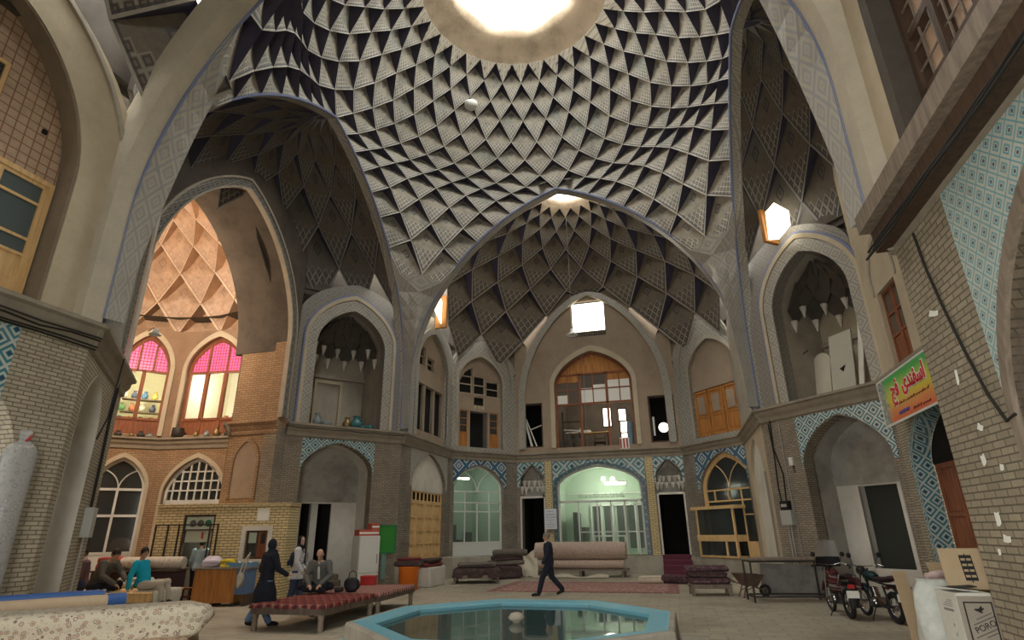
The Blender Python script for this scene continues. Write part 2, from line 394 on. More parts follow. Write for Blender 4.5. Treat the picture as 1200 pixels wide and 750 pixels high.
# ---- main vault: 32 lozenge cells round, arches on the four sides
ZA, ZSP, WARC = 15.35, 7.73, 6.25
def arch_z(w, wa=WARC):
    s = max(0.0, min(1.0, 1 - w / wa)); return ZSP + (ZA - ZSP) * arch_g(s)
def arch_w(z):
    lo, hi = 0.0, WARC
    if z <= ZSP: return WARC
    for _ in range(40):
        m_ = (lo + hi) / 2
        if arch_z(m_) > z: lo = m_
        else: hi = m_
    return lo
def cell(mb, T, L, R, Bm, out, dep, mf=0, ms=1, n=5, power=.85, curve=0.0):
    """one hollow lozenge of a ribbed vault: a lit concave face under an overhanging pointed brow"""
    vs, uvs = [], []
    for i in range(n + 1):
        for j in range(n + 1):
            a, b = i / n, j / n
            p = T * (a * b) + R * (a * (1 - b)) + L * ((1 - a) * b) + Bm * ((1 - a) * (1 - b))
            vs.append(p + out * (dep * (a * b) ** power)); uvs.append((a, b))
    q = lambda i, j: i * (n + 1) + j
    mb.add(vs, [(q(i, j), q(i + 1, j), q(i + 1, j + 1), q(i, j + 1)) for i in range(n) for j in range(n)], mf, True, uvs)
    for e in ([(i, n) for i in range(n + 1)], [(n, j) for j in range(n + 1)]):
        a_ = [vs[q(*k)] for k in e]; m_ = len(e)
        b_ = [L.lerp(T, k / n) for k in range(n + 1)] if e[0] == (0, n) else [R.lerp(T, k / n) for k in range(n + 1)]
        mb.add(a_ + b_, [(k, k + 1, m_ + k + 1, m_ + k) for k in range(m_ - 1)], ms)
H = RAD(5.625)
RT = {-7: 3.2, -6: 3.80, -5: 4.36, -4: 4.88, -3: 5.42, -2: 5.88, -1: 6.22, 0: 6.46}
ZT = {-7: 19.12, -6: 18.72, -5: 18.25, -4: 17.72, -3: 17.02, -2: 16.42, -1: 15.86, 0: 15.35}
OFF = {-4: .08, -3: .18, -2: .30, -1: .45, 0: .60, 1: .42, 2: .28, 3: 0.0, 4: -.33, 5: -.55, 6: -.75}
def dn(i, j):
    if j <= 0:
        s = (i % 16) / 16
        return V((RT[j] * sin(i * H), RT[j] * cos(i * H), ZT[j] + OFF.get(j, 0) * 4 * s * (1 - s)))
    q, k = divmod(i, 16)
    if k < j: k = j
    R_ = A / cos(j * H); w = A * tan(j * H)
    s = (k - j) / max(1, 16 - 2 * j); z = arch_z(w) + OFF[j] * 4 * s * (1 - s)
    th = k * H + q * pi / 2
    return V((R_ * sin(th), R_ * cos(th), z))
dm = MB()
for j in range(-6, 7):
    for i in range(64):
        if (i + j) % 2 == 0: continue
        k = i % 16
        if j > 0 and not (j + 1 <= k <= 15 - j + 0): continue
        if j == 0 and k % 16 == 0: continue
        T, L, R_, = dn(i, j - 1), dn(i - 1, j), dn(i + 1, j)
        if j + 1 > 6: continue
        if j >= 0 and (k < j + 1 or k > 15 - j): continue
        Bm = dn(i, j + 1)
        out = V((sin(i * H), cos(i * H), .12)).normalized()
        dm_ = max(.36 * (L - R_).length, .5 * (V((Bm.x, Bm.y, 0)).length - V((T.x, T.y, 0)).length))
        cell(dm, T, L, R_, Bm, out, dm_, 0, 1)
# the four corner blades that bring the vault down to the piers
for q in range(4):
    for sgn in (0, 1):
        rot = Matrix.Rotation(-q * pi / 2, 3, 'Z')
        def loc(p):
            p = V(p)
            if sgn: p = V((p.y, p.x, p.z))
            return rot @ p
        inv = lambda p: p
        def node0(k, j):
            R_ = A / cos(j * H); w = A * tan(j * H); s = (k - j) / max(1, 16 - 2 * j)
            z = arch_z(w) + OFF[j] * 4 * s * (1 - s); return V((R_ * sin(k * H), R_ * cos(k * H), z))
        T, L, R_ = node0(7, 5), node0(6, 6), node0(8, 6)
        zz = [11.0 - (11.0 - 5.6) * (i / 10) for i in range(11)]
        ea = [V((min(arch_w(z), 6.24), A, z)) for z in zz]
        er = [V((R_.x + (6.12 - R_.x) * min(1, (R_.z - z) / 5.0) ** .7, R_.y + (6.12 - R_.y) * min(1, (R_.z - z) / 5.0) ** .7, z)) for z in zz]
        Bm = (ea[0] + er[0]) / 2
        out = V((sin(7 * H), cos(7 * H), .1))
        cell(dm, loc(T), loc(L), loc(R_), loc(Bm), loc(out), .4)
        dm.grid([[loc(L)] + [loc(p) for p in ea], [loc(L.lerp(Bm, .6))] + [loc(ea[i].lerp(er[i], .5)) for i in range(11)], [loc(R_)] + [loc(p) for p in er]], 2, False, False, True)
M['tile_blade'] = lattice_tile('tile_pier', (.42, .39, .32), (.31, .315, .31), (.36, .345, .29), 1.4, .07, 1.0)
# plaster ring below the opening
rg = MB(); N_ = 64
for i in range(64):
    if i % 2 == 0: continue
    # small lattice triangles between the top row of cells and the ring
    a, b, c = dn(i - 1, -6), dn(i, -7), dn(i + 1, -6)
for i in range(0, 64, 2):
    T0, T1, Bm = dn(i - 1, -7), dn(i + 1, -7), dn(i, -6)
    dm.add([T0, T1, Bm], [(0, 1, 2)], 3, False)
ring = [(3.2, 19.12), (3.02, 19.22), (2.7, 19.36), (2.35, 19.5), (2.12, 19.62), (2.08, 19.9), (2.3, 20.0), (3.6, 19.95)]
rg.grid([[V((r * sin(pi / 32 * (k + (0 if i else 0)) + RAD(5.625)) * (1 + (0.03 * cos(8 * pi / 32 * k) if 3 < i < 6 else 0)), r * cos(pi / 32 * k + RAD(5.625)) * (1 + (0.03 * cos(8 * pi / 32 * k) if 3 < i < 6 else 0)), z)) for k in range(64)] for i, (r, z) in enumerate(ring)], 0, True, True)
M['dome_edge'] = lattice_tile('vault_lattice_edge', (.42, .38, .31), (.66, .63, .54), (.16, .16, .20), 2.4, .12)
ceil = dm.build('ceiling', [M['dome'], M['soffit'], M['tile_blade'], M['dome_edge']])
tag(ceil, 'tall central vault of tiled hollow lozenge cells rising to the open roof eye', 'ceiling', kind='structure')
rg.build('roof_ring', M['plaster_ring'], ceil)
lp = MB(); c_ = V((-2.56, 2.9, 17.35)); lp.lathe([(.0, -.16), (.16, -.13), (.25, -.02), (.26, .1), (.08, .16)], c_, 16); lp.build('round_lamp', M['white_metal'], ceil)

# arch soffits round the central square
def arch_trim(n, mat_, dist, depth, ends, label, ex=.25, ez=.12):
    Mx = Matrix.Rotation(ends, 4, 'Z') @ Matrix.Translation((0, dist, 0))
    L_in = arch(0, WARC, 5.5, ZSP, ZA, 20); L_out = arch(0, WARC + ex, 5.5, ZSP, ZA + ez, 20)
    o = MB().band(L_in, L_out, 0, depth).build('trim_%d' % n, M[mat_], None, Mx)
    tag(o, label, 'arch', kind='structure')
    lip = MB()
    for off, r in ((-.02, .05),):
        lip.tube([V((x, off, z)) for x, z in arch(0, WARC + .02, 5.6, ZSP, ZA + .02, 20)], r, 6)
    lip.build('roll_moulding', M['blue_line'], o)
arch_trim(1, 'tile_grey', A + .02, .40, 0, 'great pointed arch in front of the rear bay')
arch_trim(2, 'tile_grey', A + .02, .30, RAD(90), 'great pointed arch over the dark left bay')
arch_trim(3, 'tile_grey', A + .02, .30, RAD(-90), 'great pointed arch over the dark right bay')
M['strip'] = plaster('arch_strip_cream', (.53, .48, .375), (.33, .31, .27), .5, 1.6)
arch_trim(4, 'strip', A - .02, .40, RAD(180), 'great pointed arch nearest the viewer', .6, 1.5)

def in_plan(p, e=0.0):
    x, y = abs(p.x), abs(p.y)
    if y <= B + .3:
        return x < SX + e and (x < A or (x - A) / (SX - A) * (B - SY) + y < B + e * 1.2)
    return x < A + e and y < B2V + e and (y < B1 or (x - B2U) / (A - B2U) * (B2V - B1) + y < B2V + e)
# ---- side bays: half vaults
def half_vault(name, sgn, label, mat_):
    mb = MB(); zt = [15.5, 15.2, 14.7, 13.95, 12.95, 11.7, 10.2, 8.6, 6.9]; n = 16
    def nd(i, j):
        j = max(0, min(len(zt) - 1, j)); z = zt[j]; w = arch_w(min(z, ZA - .02)) + .06
        d = 3.5 * sqrt(max(0.0, 1 - ((z - 9) / 6.6) ** 2)) if z > 9 else 3.5
        ph = pi * i / n; return V((sgn * (A + .22 + d * sin(ph)), w * cos(ph), z))
    for j in range(1, len(zt) - 1):
        for i in range(0, n + 1):
            if (i + j) % 2 == 0: continue
            il, ir = max(0, i - 1), min(n, i + 1)
            T, L, R_, Bm = nd(i, j - 1), nd(il, j), nd(ir, j), nd(i, j + 1)
            c_ = (L + R_) / 2
            if not any(in_plan(p, .5) for p in (T, L, R_, Bm)) or (c_.z < 10.4 and not in_plan(c_)) or (sgn < 0 and c_.x < -SX and abs(c_.y + .45) < 3.0 and c_.z < 8.3 + 4.4 * arch_g(1 - abs(c_.y + .45) / 3.05)): continue
            out = V((sgn * sin(pi * i / n) * .9 + sgn * .1, cos(pi * i / n), .15)).normalized()
            cell(mb, T, L, R_, Bm, out, min(.6, .3 * (L - R_).length), 0, 1, 4)
    for i in range(0, n, 2): mb.add([nd(i, 0), nd(i + 1, 1), nd(min(n, i + 2), 0)], [(0, 1, 2)], 0)
    mb.add([nd(i, 0) for i in range(n + 1)], [list(range(n + 1))], 1)
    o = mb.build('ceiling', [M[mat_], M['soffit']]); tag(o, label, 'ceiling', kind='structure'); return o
lv = half_vault('ceiling', -1, 'tiled half vault over the left bay with its shade in the tile colour', 'dome_shade')
rv = half_vault('ceiling', 1, 'tiled half vault over the right bay with its shade in the tile colour', 'dome_shade')

# ---- rear bay vault with its own small roof eye (and its twin over the viewer)
RB = [1.35, 1.75, 2.3, 3.1, 4.1, 5.05, 5.85, 6.38, 6.7, 6.9]
ZB = [16.75, 16.45, 16.0, 15.4, 14.75, 13.9, 12.75, 11.35, 9.9, 8.3]
def bay_vault(cy, sgn, label, mat_, keep):
    mb = MB(); n = 32; h = 2 * pi / n
    def nd(i, j):
        p = V((RB[j] * sin(i * h), cy + RB[j] * cos(i * h), ZB[j]))
        if abs(p.x) < .5 and abs(p.y) > 14 and p.z > 11: p.z = max(p.z, 13.6)
        return p
    for j in range(1, len(RB) - 1):
        for i in range(n):
            if (i + j) % 2 == 0: continue
            T, L, R_, Bm = nd(i, j - 1), nd(i - 1, j), nd(i + 1, j), nd(i, j + 1)
            c_ = (L + R_) / 2
            if not keep(c_) or not any(in_plan(p, .4) for p in (T, L, R_, Bm)) or (ZB[j] < 11.5 and not in_plan((L + R_) / 2, -.45) and min((V((abs(L.x + R_.x) / 2, abs(L.y + R_.y) / 2)) - V(q_)).length for q_ in ((A, B1), (B2U, B2V))) > 1.25): continue
            out = V((sin(i * h), cos(i * h), .12)).normalized()
            cell(mb, T, L, R_, Bm, out, min(.6, max(.28 * (L - R_).length, .42 * (RB[j + 1] - RB[j - 1]))), 0, 1, 4)
    for i in range(0, n, 2): mb.add([nd(i, 0), nd(i + 2, 0), nd(i + 1, 1)], [(0, 1, 2)], 2)
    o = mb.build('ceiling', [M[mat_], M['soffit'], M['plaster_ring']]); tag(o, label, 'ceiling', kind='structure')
    rr = MB(); pr = [(1.36, 16.74), (1.22, 16.86), (1.1, 16.95), (1.06, 17.2), (1.3, 17.3), (2.6, 17.2)]
    rr.grid([[V((r * sin(2 * pi * k / 16), cy + r * cos(2 * pi * k / 16), z)) for k in range(16)] for r, z in pr], 0, True, True)
    rr.build('roof_ring', M['plaster_ring'], o)
    return o
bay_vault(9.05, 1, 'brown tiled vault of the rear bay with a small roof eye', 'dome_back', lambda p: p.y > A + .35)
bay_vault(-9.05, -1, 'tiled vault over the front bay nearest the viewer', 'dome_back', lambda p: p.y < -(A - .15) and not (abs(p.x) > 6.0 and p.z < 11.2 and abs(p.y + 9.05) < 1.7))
# unseen roof and outer walls, added to keep sky light out round the hall
OUT = [(-A, -B), (-SX, -SY), (-SX, SY), (-A, B), (-A, B1), (-B2U, B2V), (B2U, B2V), (A, B1), (A, B), (SX, SY), (SX, -SY), (A, -B), (A, -B1), (B2U, -B2V), (-B2U, -B2V), (-A, -B1)]
hole = []
for x, y in OUT:
    d = V((x, y)); q = d.normalized(); hole.append((x + q.x * .22, y + q.y * .22))
mb = MB()
hole[1:3] = [(-9.5, -4.2), (-9.65, -3.6)] + [(-11.6, -3.4)] + [(-14.7 + 4.5 * cos(RAD(312 - 264 * k / 20)), .3 + 4.5 * sin(RAD(312 - 264 * k / 20))) for k in range(21)] + [(-11.6, 2.6), (-9.5, 2.6), (-9.45, 3.2)]
flat = [[(-24, -20), (-24, 22), (14, 22), (14, -20)], hole]
fl_ = [q for l in flat for q in l]
mb.add([(x, y, 10.7) for x, y in fl_], [list(t_) for t_ in tessellate_polygon([[V((x, y, 0)) for x, y in l] for l in flat])])
for x0, x1, y0, y1 in ((-24.1, -24, -20, 22), (14, 14.1, -20, 22), (-24, 14, 22, 22.1)): mb.box(x0, x1, y0, y1, -.1, 10.7)
tag(mb.build('ceiling', M['plaster_soot']), 'unseen roof and outer walls added to keep sky light out round the hall', 'ceiling', kind='structure')
# ---------------------------------------------------------------- glazed windows and doors
def mullions(mb, loop_w, x0, x1, z0, z1, nx, nz, w=.05, y=0.0, d=.05, mat=0):
    for i in range(1, nx):
        x = x0 + (x1 - x0) * i / nx; mb.box(x - w / 2, x + w / 2, y, y + d, z0, z1, mat)
    for i in range(1, nz):
        z = z0 + (z1 - z0) * i / nz; mb.box(x0, x1, y, y + d, z - w / 2, z + w / 2, mat)
def rect_frame(mb, x0, x1, z0, z1, w=.07, y=0.0, d=.08, mat=0):
    mb.box(x0, x0 + w, y, y + d, z0, z1, mat); mb.box(x1 - w, x1, y, y + d, z0, z1, mat)
    mb.box(x0 + w, x1 - w, y, y + d, z0, z0 + w, mat); mb.box(x0 + w, x1 - w, y, y + d, z1 - w, z1, mat)
WN = [0]; DN = [0]
def window(k, label, cat='window', y=.2):
    WN[0] += 1; e = empty('window_%d' % WN[0], mw=FM(k) @ Matrix.Translation((0, y, 0))); return tag(e, label, cat, kind='structure')
def door(k, label, y=.2):
    DN[0] += 1; e = empty('door_%d' % DN[0], mw=FM(k) @ Matrix.Translation((0, y, 0))); return tag(e, label, 'door', kind='structure')
def panel_leaf(par, x0, x1, z0, z1, mat, rows=(.3, .3, .3), d=.05, glass_rows=(), name='door_leaf', gm='glass', cols=1, w=.08):
    """panelled leaf: stiles, rails and recessed panels; the rows listed in glass_rows are glazed"""
    mb = MB(); rect_frame(mb, x0, x1, z0, z1, w, 0, d)
    tot = sum(rows); z = z0 + w; zz = z1 - z0 - 2 * w
    cw = (x1 - x0 - 2 * w)
    gl = []
    for i, r in enumerate(rows):
        h = zz * r / tot
        if i: mb.box(x0 + w, x1 - w, 0, d, z - w * .35, z + w * .35)
        for c in range(cols):
            xa = x0 + w + cw * c / cols; xb = x0 + w + cw * (c + 1) / cols
            if c: mb.box(xa - w * .3, xa + w * .3, 0, d, z, z + h)
            if i in glass_rows: gl.append((xa, xb, z, z + h))
            else:
                mb.box(xa, xb, d * .55, d * .9, z, z + h)
                if xb - xa > .2 and h > .2: mb.box(xa + .06, xb - .06, d * .3, d * .6, z + .07, z + h - .07)
        z += h
    o = mb.build(name, M[mat], par)
    if gl:
        g = MB()
        for q in gl: g.box(q[0], q[1], d * .5, d * .6, q[2], q[3])
        g.build('pane', M[gm], o)
    return o
def room(par_k, x0, x1, y0, y1, z0, z1, mat, name='back_room', par=None):
    """the plain room seen through an opening"""
    mb = MB(); w = .05
    mb.box(x0, x1, y1, y1 + w, z0, z1); mb.box(x0 - w, x0, y0, y1 + w, z0, z1); mb.box(x1, x1 + w, y0, y1 + w, z0, z1)
    mb.box(x0 - w, x1 + w, y0, y1 + w, z0 - w, z0); mb.box(x0 - w, x1 + w, y0, y1 + w, z1, z1 + w)
    return mb.build(name, M[mat], par)
def muqarnas(par, c, r, y0, z0, h, mat='plaster_soot', tip='plaster_white'):
    """tiers of small hollow cells closing the head of a niche"""
    mb = MB(); n = 12; tiers = [(1.0, 0), (.93, .26), (.74, .5), (.5, .7), (.22, .86), (.05, .98)]
    def nd(i, j):
        j = max(0, min(5, j)); rr, t_ = tiers[j]; ph = pi * i / n
        return V((c + r * rr * cos(ph), y0 + r * .95 * rr * sin(ph), z0 + h * t_))
    for j in range(1, 5):
        for i in range(n + 1):
            if (i + j) % 2: continue
            T, L, R_, Bm = nd(i, j + 1), nd(max(0, i - 1), j), nd(min(n, i + 1), j), nd(i, j - 1)
            cell(mb, T, L, R_, Bm, V((cos(pi * i / n), sin(pi * i / n), .3)).normalized(), .34 * (L - R_).length, 0, 0, 3)
            if j in (1, 2) and 0 < i < n:
                mb.lathe([(.02, -.34), (.06, -.18), (.10, -.05), (.13, .06)], Bm + V((0, -.03, .12)), 6, 1)
    return mb.build('muqarnas_hood', [M[mat], M[tip]], par)
def niche(par, loop, depth, mat, side='plaster_grey', y=.40):
    """deep arched recess: reveal and back panel"""
    mb = MB(); mb.prism([loop], y + depth, y + depth + .08, 0)
    n = len(loop)
    mb.add([(x, y, z) for x, z in loop] + [(x, y + depth, z) for x, z in loop], [(i, (i + 1) % n, n + (i + 1) % n, n + i) for i in range(n)], 1)
    return mb.build('niche', [M[mat], M[side]], par)
def facade(k, side, label, lower, upper, low_mat='brick', up_mat='plaster_grey', top=None, corn=(0, 0), plinth=None, z0=-.1):
    L = FL(k)
    w = wall(k, 'wall_' + side, [rect(0, L, z0, 5.2)] + lower, M[low_mat], label=label)
    MB().prism([arch(top[0], top[1], 5.2, top[2], top[3]) if isinstance(top, tuple) else rect(0, L, 5.2, top) if top else [(x, max(z, 5.2)) for x, z in arch(L / 2, L / 2, 5.2, 9.7, 11.2)]] + upper, 0, .4).build('upper_wall', M[up_mat], w)
    cornice(w, L, e0=corn[0], e1=corn[1])
    if not top or isinstance(top, tuple): MB().box(-.35, L + .35, .3, .4, 10.5, 14).build('spandrel_wall', M['plaster_soot'], w)
    if plinth:
        MB().box(0, L, -plinth[0], .02, -.05, plinth[1]).build('plinth', M['plinth'], w, bevel=.02)
    return w

M['plinth'] = plaster('plinth_whitewash', (.47, .435, .36), (.19, .165, .13), .8, 1.1)
# ---- left far diagonal: white niche below, dark muqarnas niche above
lo = arch(1.90, 1.28, -.1, 3.95, 4.92); up = arch(2.02, 1.33, 5.5, 8.6, 10.05)
w = facade('LFD', 'left_far', 'left pier wall with a whitewashed doorway niche and a dark balcony niche', [lo], [up], up_mat='tile_dim', corn=(.0, .1))
spandrel(w, .58, 3.22, 3.9, 5.02, 1.90, 1.30, 3.95, 4.94, 'tile_turq')
frame(w, 'arch_band', arch(2.02, 1.33, 5.5, 8.6, 10.05), arch(2.02, 1.66, 5.5, 8.75, 10.5), -.05, .05, 'tile_grey')
frame(w, 'outer_moulding', arch(2.02, 1.67, 5.5, 8.75, 10.52), arch(2.02, 1.78, 5.5, 8.8, 10.68), -.09, .05, 'plaster_warm')
frame(w, 'blue_line', arch(2.02, 1.78, 5.5, 8.8, 10.68), arch(2.02, 1.84, 5.5, 8.82, 10.75), -.07, .05, 'blue_line')
mb = MB()
mb.prism([rect(.62, 3.18, 0, 2.95), rect(1.15, 2.25, .45, 2.9)], 1.35, 1.45, 0)
mb.prism([arch(1.90, 1.28, 2.95, 3.95, 4.92)], 1.3, 1.4, 1)
n_ = len(lo)
mb.add([(x, .4, z) for x, z in lo] + [(x, 1.4, z) for x, z in lo], [(i, i + 1, n_ + i + 1, n_ + i) for i in range(n_ - 1)], 0)
mb.build('niche', [M['plaster_white'], M['plaster_stain']], w)
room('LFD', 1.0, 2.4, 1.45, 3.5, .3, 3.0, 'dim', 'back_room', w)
MB().box(1.62, 1.86, 1.7, 1.95, .3, 3.0).build('inner_post', M['plaster_white'], w)
st = MB()
for i in range(3): st.box(1.0, 2.5, .1 + .3 * i, 1.42, 0, .18 * (i + 1))
st.build('steps', M['wood_old'], w, bevel=.01)
nl = arch(2.02, 1.33, 5.5, 8.6, 10.05)
nb = niche(w, nl, 1.7, 'plaster_grey', 'plaster_grey')
MB().band(rect(1.45, 2.35, 5.5, 7.55), rect(1.33, 2.47, 5.5, 7.67), 2.0, 2.12).build('blind_door', M['plaster_warm'], w)
MB().box(.70, 3.35, 1.95, 2.12, 7.75, 7.9).build('string_course', M['plaster_grey'], w)
muqarnas(w, 2.02, 1.33, .55, 8.3, 1.75)
dr = door('LFD', 'orange timber door on the side of the dark balcony niche', 0)
dr.matrix_world = FM('LFD') @ Matrix.Translation((.78, .7, 0)) @ Matrix.Rotation(RAD(78), 4, 'Z')
panel_leaf(dr, 0, .45, 5.6, 7.5, 'wood_orange', (.4, .3, .3)); panel_leaf(dr, .47, .92, 5.6, 7.5, 'wood_orange', (.4, .3, .3))

M['tile_soot'] = lattice_tile('tile_black_studs', (.05, .05, .05), (.26, .25, .22), (.04, .05, .06), 3.2, .1)
# ---- left opening wall: tall open arch into the lit passage
L_ = FL('LO'); c0, hw0 = 2.65, 3.05
w = wall('LO', 'wall_left_opening', [[(-.9, 8.3), (-.9, 14.2), (L_, 14.2), (L_, 8.3)] + arch(c0, hw0, 8.3, 8.3, 12.7, 18)[::-1]], M['plaster_soot'], 0, .5, side=M['plaster_soot'], label='wall in shade-coloured plaster, pierced by the tall arch into the lit passage')
for xa, xb in ((-.9, -.4), (5.7, L_)):
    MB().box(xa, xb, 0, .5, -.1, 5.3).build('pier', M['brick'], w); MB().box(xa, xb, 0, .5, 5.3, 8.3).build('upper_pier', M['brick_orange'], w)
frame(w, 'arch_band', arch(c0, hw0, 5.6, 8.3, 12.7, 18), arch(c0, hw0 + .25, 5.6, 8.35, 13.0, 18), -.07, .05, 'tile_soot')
frame(w, 'inner_moulding', arch(c0, hw0 - .03, 5.6, 8.3, 12.65, 18), arch(c0, hw0 + .02, 5.6, 8.3, 12.72, 18), -.12, .05, 'plaster_grey')
frame(w, 'outer_moulding', arch(c0, hw0 + .25, 5.6, 8.35, 13.0, 18), arch(c0, hw0 + .31, 5.6, 8.36, 13.08, 18), -.12, .05, 'plaster_grey')
# barrel between the arch and the lit domelet, its shade put into the plaster colour
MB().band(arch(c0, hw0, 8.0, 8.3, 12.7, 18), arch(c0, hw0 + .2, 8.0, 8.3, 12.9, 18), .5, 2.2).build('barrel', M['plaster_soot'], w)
# ---- jamb of the opening: warm brick with a blind arch
w = wall('PJ', 'wall_passage_jamb', [rect(0, 1.42, -.1, 5.1)], M['brick_orange'], 0, .35, label='warm brick jamb of the passage with a blind arch')
MB().prism([rect(0, 1.42, 5.1, 8.4)], 0, .35).build('upper_wall', M['brick_orange'], w)
cornice(w, 1.42, 5.5, 0, .5, 'brick_orange', .2)
frame(w, 'blind_arch', arch(.8, .45, 3.0, 4.1, 4.85), arch(.8, .56, 2.95, 4.15, 5.0), -.05, .02, 'brick_orange')
inset(w, 'blind_panel', arch(.8, .45, 3.0, 4.1, 4.85), -.015, 'plaster_brown', .03)

# ---- left near diagonal (seen at a grazing angle)
lo = arch(1.45, 1.0, -.1, 3.95, 4.92); up = arch(1.85, 1.3, 5.5, 8.6, 10.1)
w = facade('LND', 'left_near_diagonal', 'brick pier wall with a whitewashed recess beside the near left pier', [lo], [up], low_mat='brick_big', up_mat='plaster_white', corn=(.1, .1))
mb = MB(); mb.prism([lo], 1.5, 1.6); n_ = len(lo); lo = arch(1.45, .98, -.1, 3.95, 4.9)
mb.add([(x, -.005, z) for x, z in lo] + [(x, 1.6, z) for x, z in lo], [(i, i + 1, n_ + i + 1, n_ + i) for i in range(n_ - 1)])
mb.build('niche', M['plaster_white'], w)
frame(w, 'arch_band', up, arch(1.85, 1.62, 5.5, 8.75, 10.5), -.05, .05, 'tile_grey')
niche(w, up, 1.5, 'plaster_grey'); muqarnas(w, 1.85, 1.3, .55, 8.3, 1.75)

M['reveal'] = plaster('reveal_brown', (.26, .21, .15), (.14, .11, .08), .5)
# ---- left near wall: brick pier, tall plaster arch with red brick infill and pine doors
cc = 2.60
up = arch(cc, 1.65, 5.5, 8.0, 10.65)
w = facade('LN', 'left_near', 'near left brick pier wall with tall plastered arch above the ledge', [arch(2.6, 1.9, -.1, 3.0, 4.8)], [up], low_mat='brick_big', up_mat='plaster_warm', top=(2.6, 2.62, 8.6, 11.6), corn=(.1, .1))
spandrel(w, .2, 4.08, 3.0, 5.05, 2.6, 1.95, 3.0, 4.85, 'tile_turq')
inset(w, 'shop_front', arch(2.6, 1.9, 0, 3.0, 4.8), .3, 'glass')
frame(w, 'arch_reveal', arch(cc, 1.60, 5.5, 8.0, 10.6), up, .02, .42, 'reveal')
frame(w, 'edge_moulding', arch(cc, 2.38, 5.5, 8.3, 11.5), arch(cc, 2.46, 5.5, 8.32, 11.6), -.06, .05, 'plaster_grey')
inset(w, 'brick_infill', arch(cc, 1.62, 5.45, 8.0, 10.6), .42, 'brick_red', .1)
M['pane_slate'] = plain('pane_slate', (.10, .125, .13), .2)
dr = door('LN', 'pine double door with glazed panels above the near left ledge', .36)
fm = MB(); rect_frame(fm, 2.40, 4.16, 5.7, 7.85, .09, -.02, .1); fm.build('door_frame', M['wood_pine'], dr)
for i in range(2): panel_leaf(dr, 2.49 + .79 * i, 3.28 + .79 * i, 5.79, 7.76, 'wood_pine', (.32, .18, .42, .2), .05, (1, 2, 3), w=.07, gm='pane_slate')
MB().box(3.72, 3.80, .38, .44, 8.72, 8.80).build('vent_hole', M['dark'], w)
wd = window('LN', 'small pine window high on the left brick infill', y=.36)
fm = MB(); rect_frame(fm, 2.15, 2.95, 8.65, 9.55, .07); fm.build('window_frame', M['wood_pine'], wd); MB().box(2.2, 2.9, .03, .05, 8.7, 9.5).build('pane', M['glass'], wd)

# ---- rear bay, left side wall
lo = arch(2.85, 1.75, .75, 3.7, 5.0); up = arch(2.88, 1.68, 5.6, 8.75, 10.45)
w = facade('BL', 'rear_left_side', 'left side wall of the rear bay with a timber garage door', [lo], [up], up_mat='tile_pilaster', low_mat='brick_far', plinth=(.25, .85), corn=(.1, 0))
spandrel(w, .9, 4.8, 3.6, 5.05, 2.85, 1.78, 3.7, 5.03, 'tile_grey')
inset(w, 'arch_infill', arch(2.85, 1.75, 3.45, 3.7, 5.0), .12, 'plaster_white')
frame(w, 'arch_band', up, arch(2.88, 1.95, 5.6, 8.9, 10.75), -.06, .05, 'tile_grey')
dr = door('BL', 'pale timber garage door with square panels in the rear left wall', .14)
for i in range(4): panel_leaf(dr, 1.12 + .87 * i, 1.97 + .87 * i, .85, 3.05, 'wood_pine', (1, 1, 1, 1), .14, w=.09)
g = MB(); rect_frame(g, 1.12, 4.6, 3.05, 3.45, .05); mullions(g, 0, 1.12, 4.6, 3.05, 3.45, 9, 1, .05); g.build('grille', M['wood_pine'], dr)
MB().box(1.12, 4.6, .09, .12, 3.05, 3.45).build('pane', M['dark'], dr)
holes = [rect(1.3, 2.3, 5.9, 7.95), rect(2.4, 3.35, 5.9, 7.95), rect(3.45, 4.4, 5.9, 7.95), rect(1.55, 2.25, 8.75, 9.6), rect(2.5, 3.3, 8.7, 9.3)]
MB().prism([arch(2.88, 1.68, 5.6, 8.75, 10.45)] + holes, .15, .35).build('infill', M['plaster_brown'], w)
for i, h in enumerate(holes):
    wd = window('BL', ['nearest', 'middle', 'far'][i] + ' dark unglazed opening above the garage door' if i < 3 else ['small dark window high under the arch over the garage door, nearer the pier', 'small dark window high under the arch over the garage door, farther in'][i - 3], y=.2)
    fm = MB(); x0, x1 = h[0][0], h[2][0]; rect_frame(fm, x0, x1, h[0][1], h[1][1], .05)
    if i > 2: mullions(fm, 0, x0, x1, h[0][1], h[1][1], 1, 2, .04)
    fm.build('window_frame', M['plaster_brown'] if i > 2 else M['wood_old'], wd); MB().box(x0 - .05, x1 + .05, .13, .16, h[0][1] - .05, h[1][1] + .05).build('dark_interior', M['dark'], wd)
wd = window('BL', 'sliver of bright daylit window high beside the left of the rear arch', y=-.35)
MB().prism([[(1.9, 11.3), (1.9, 12.5), (2.7, 12.0), (2.7, 10.9)]], -.02, .02).build('pane', M['sky_pane'], wd)
MB().box(2.7, 2.85, -.25, .3, 10.7, 12.3).build('window_frame', M['wood_orange'], wd)

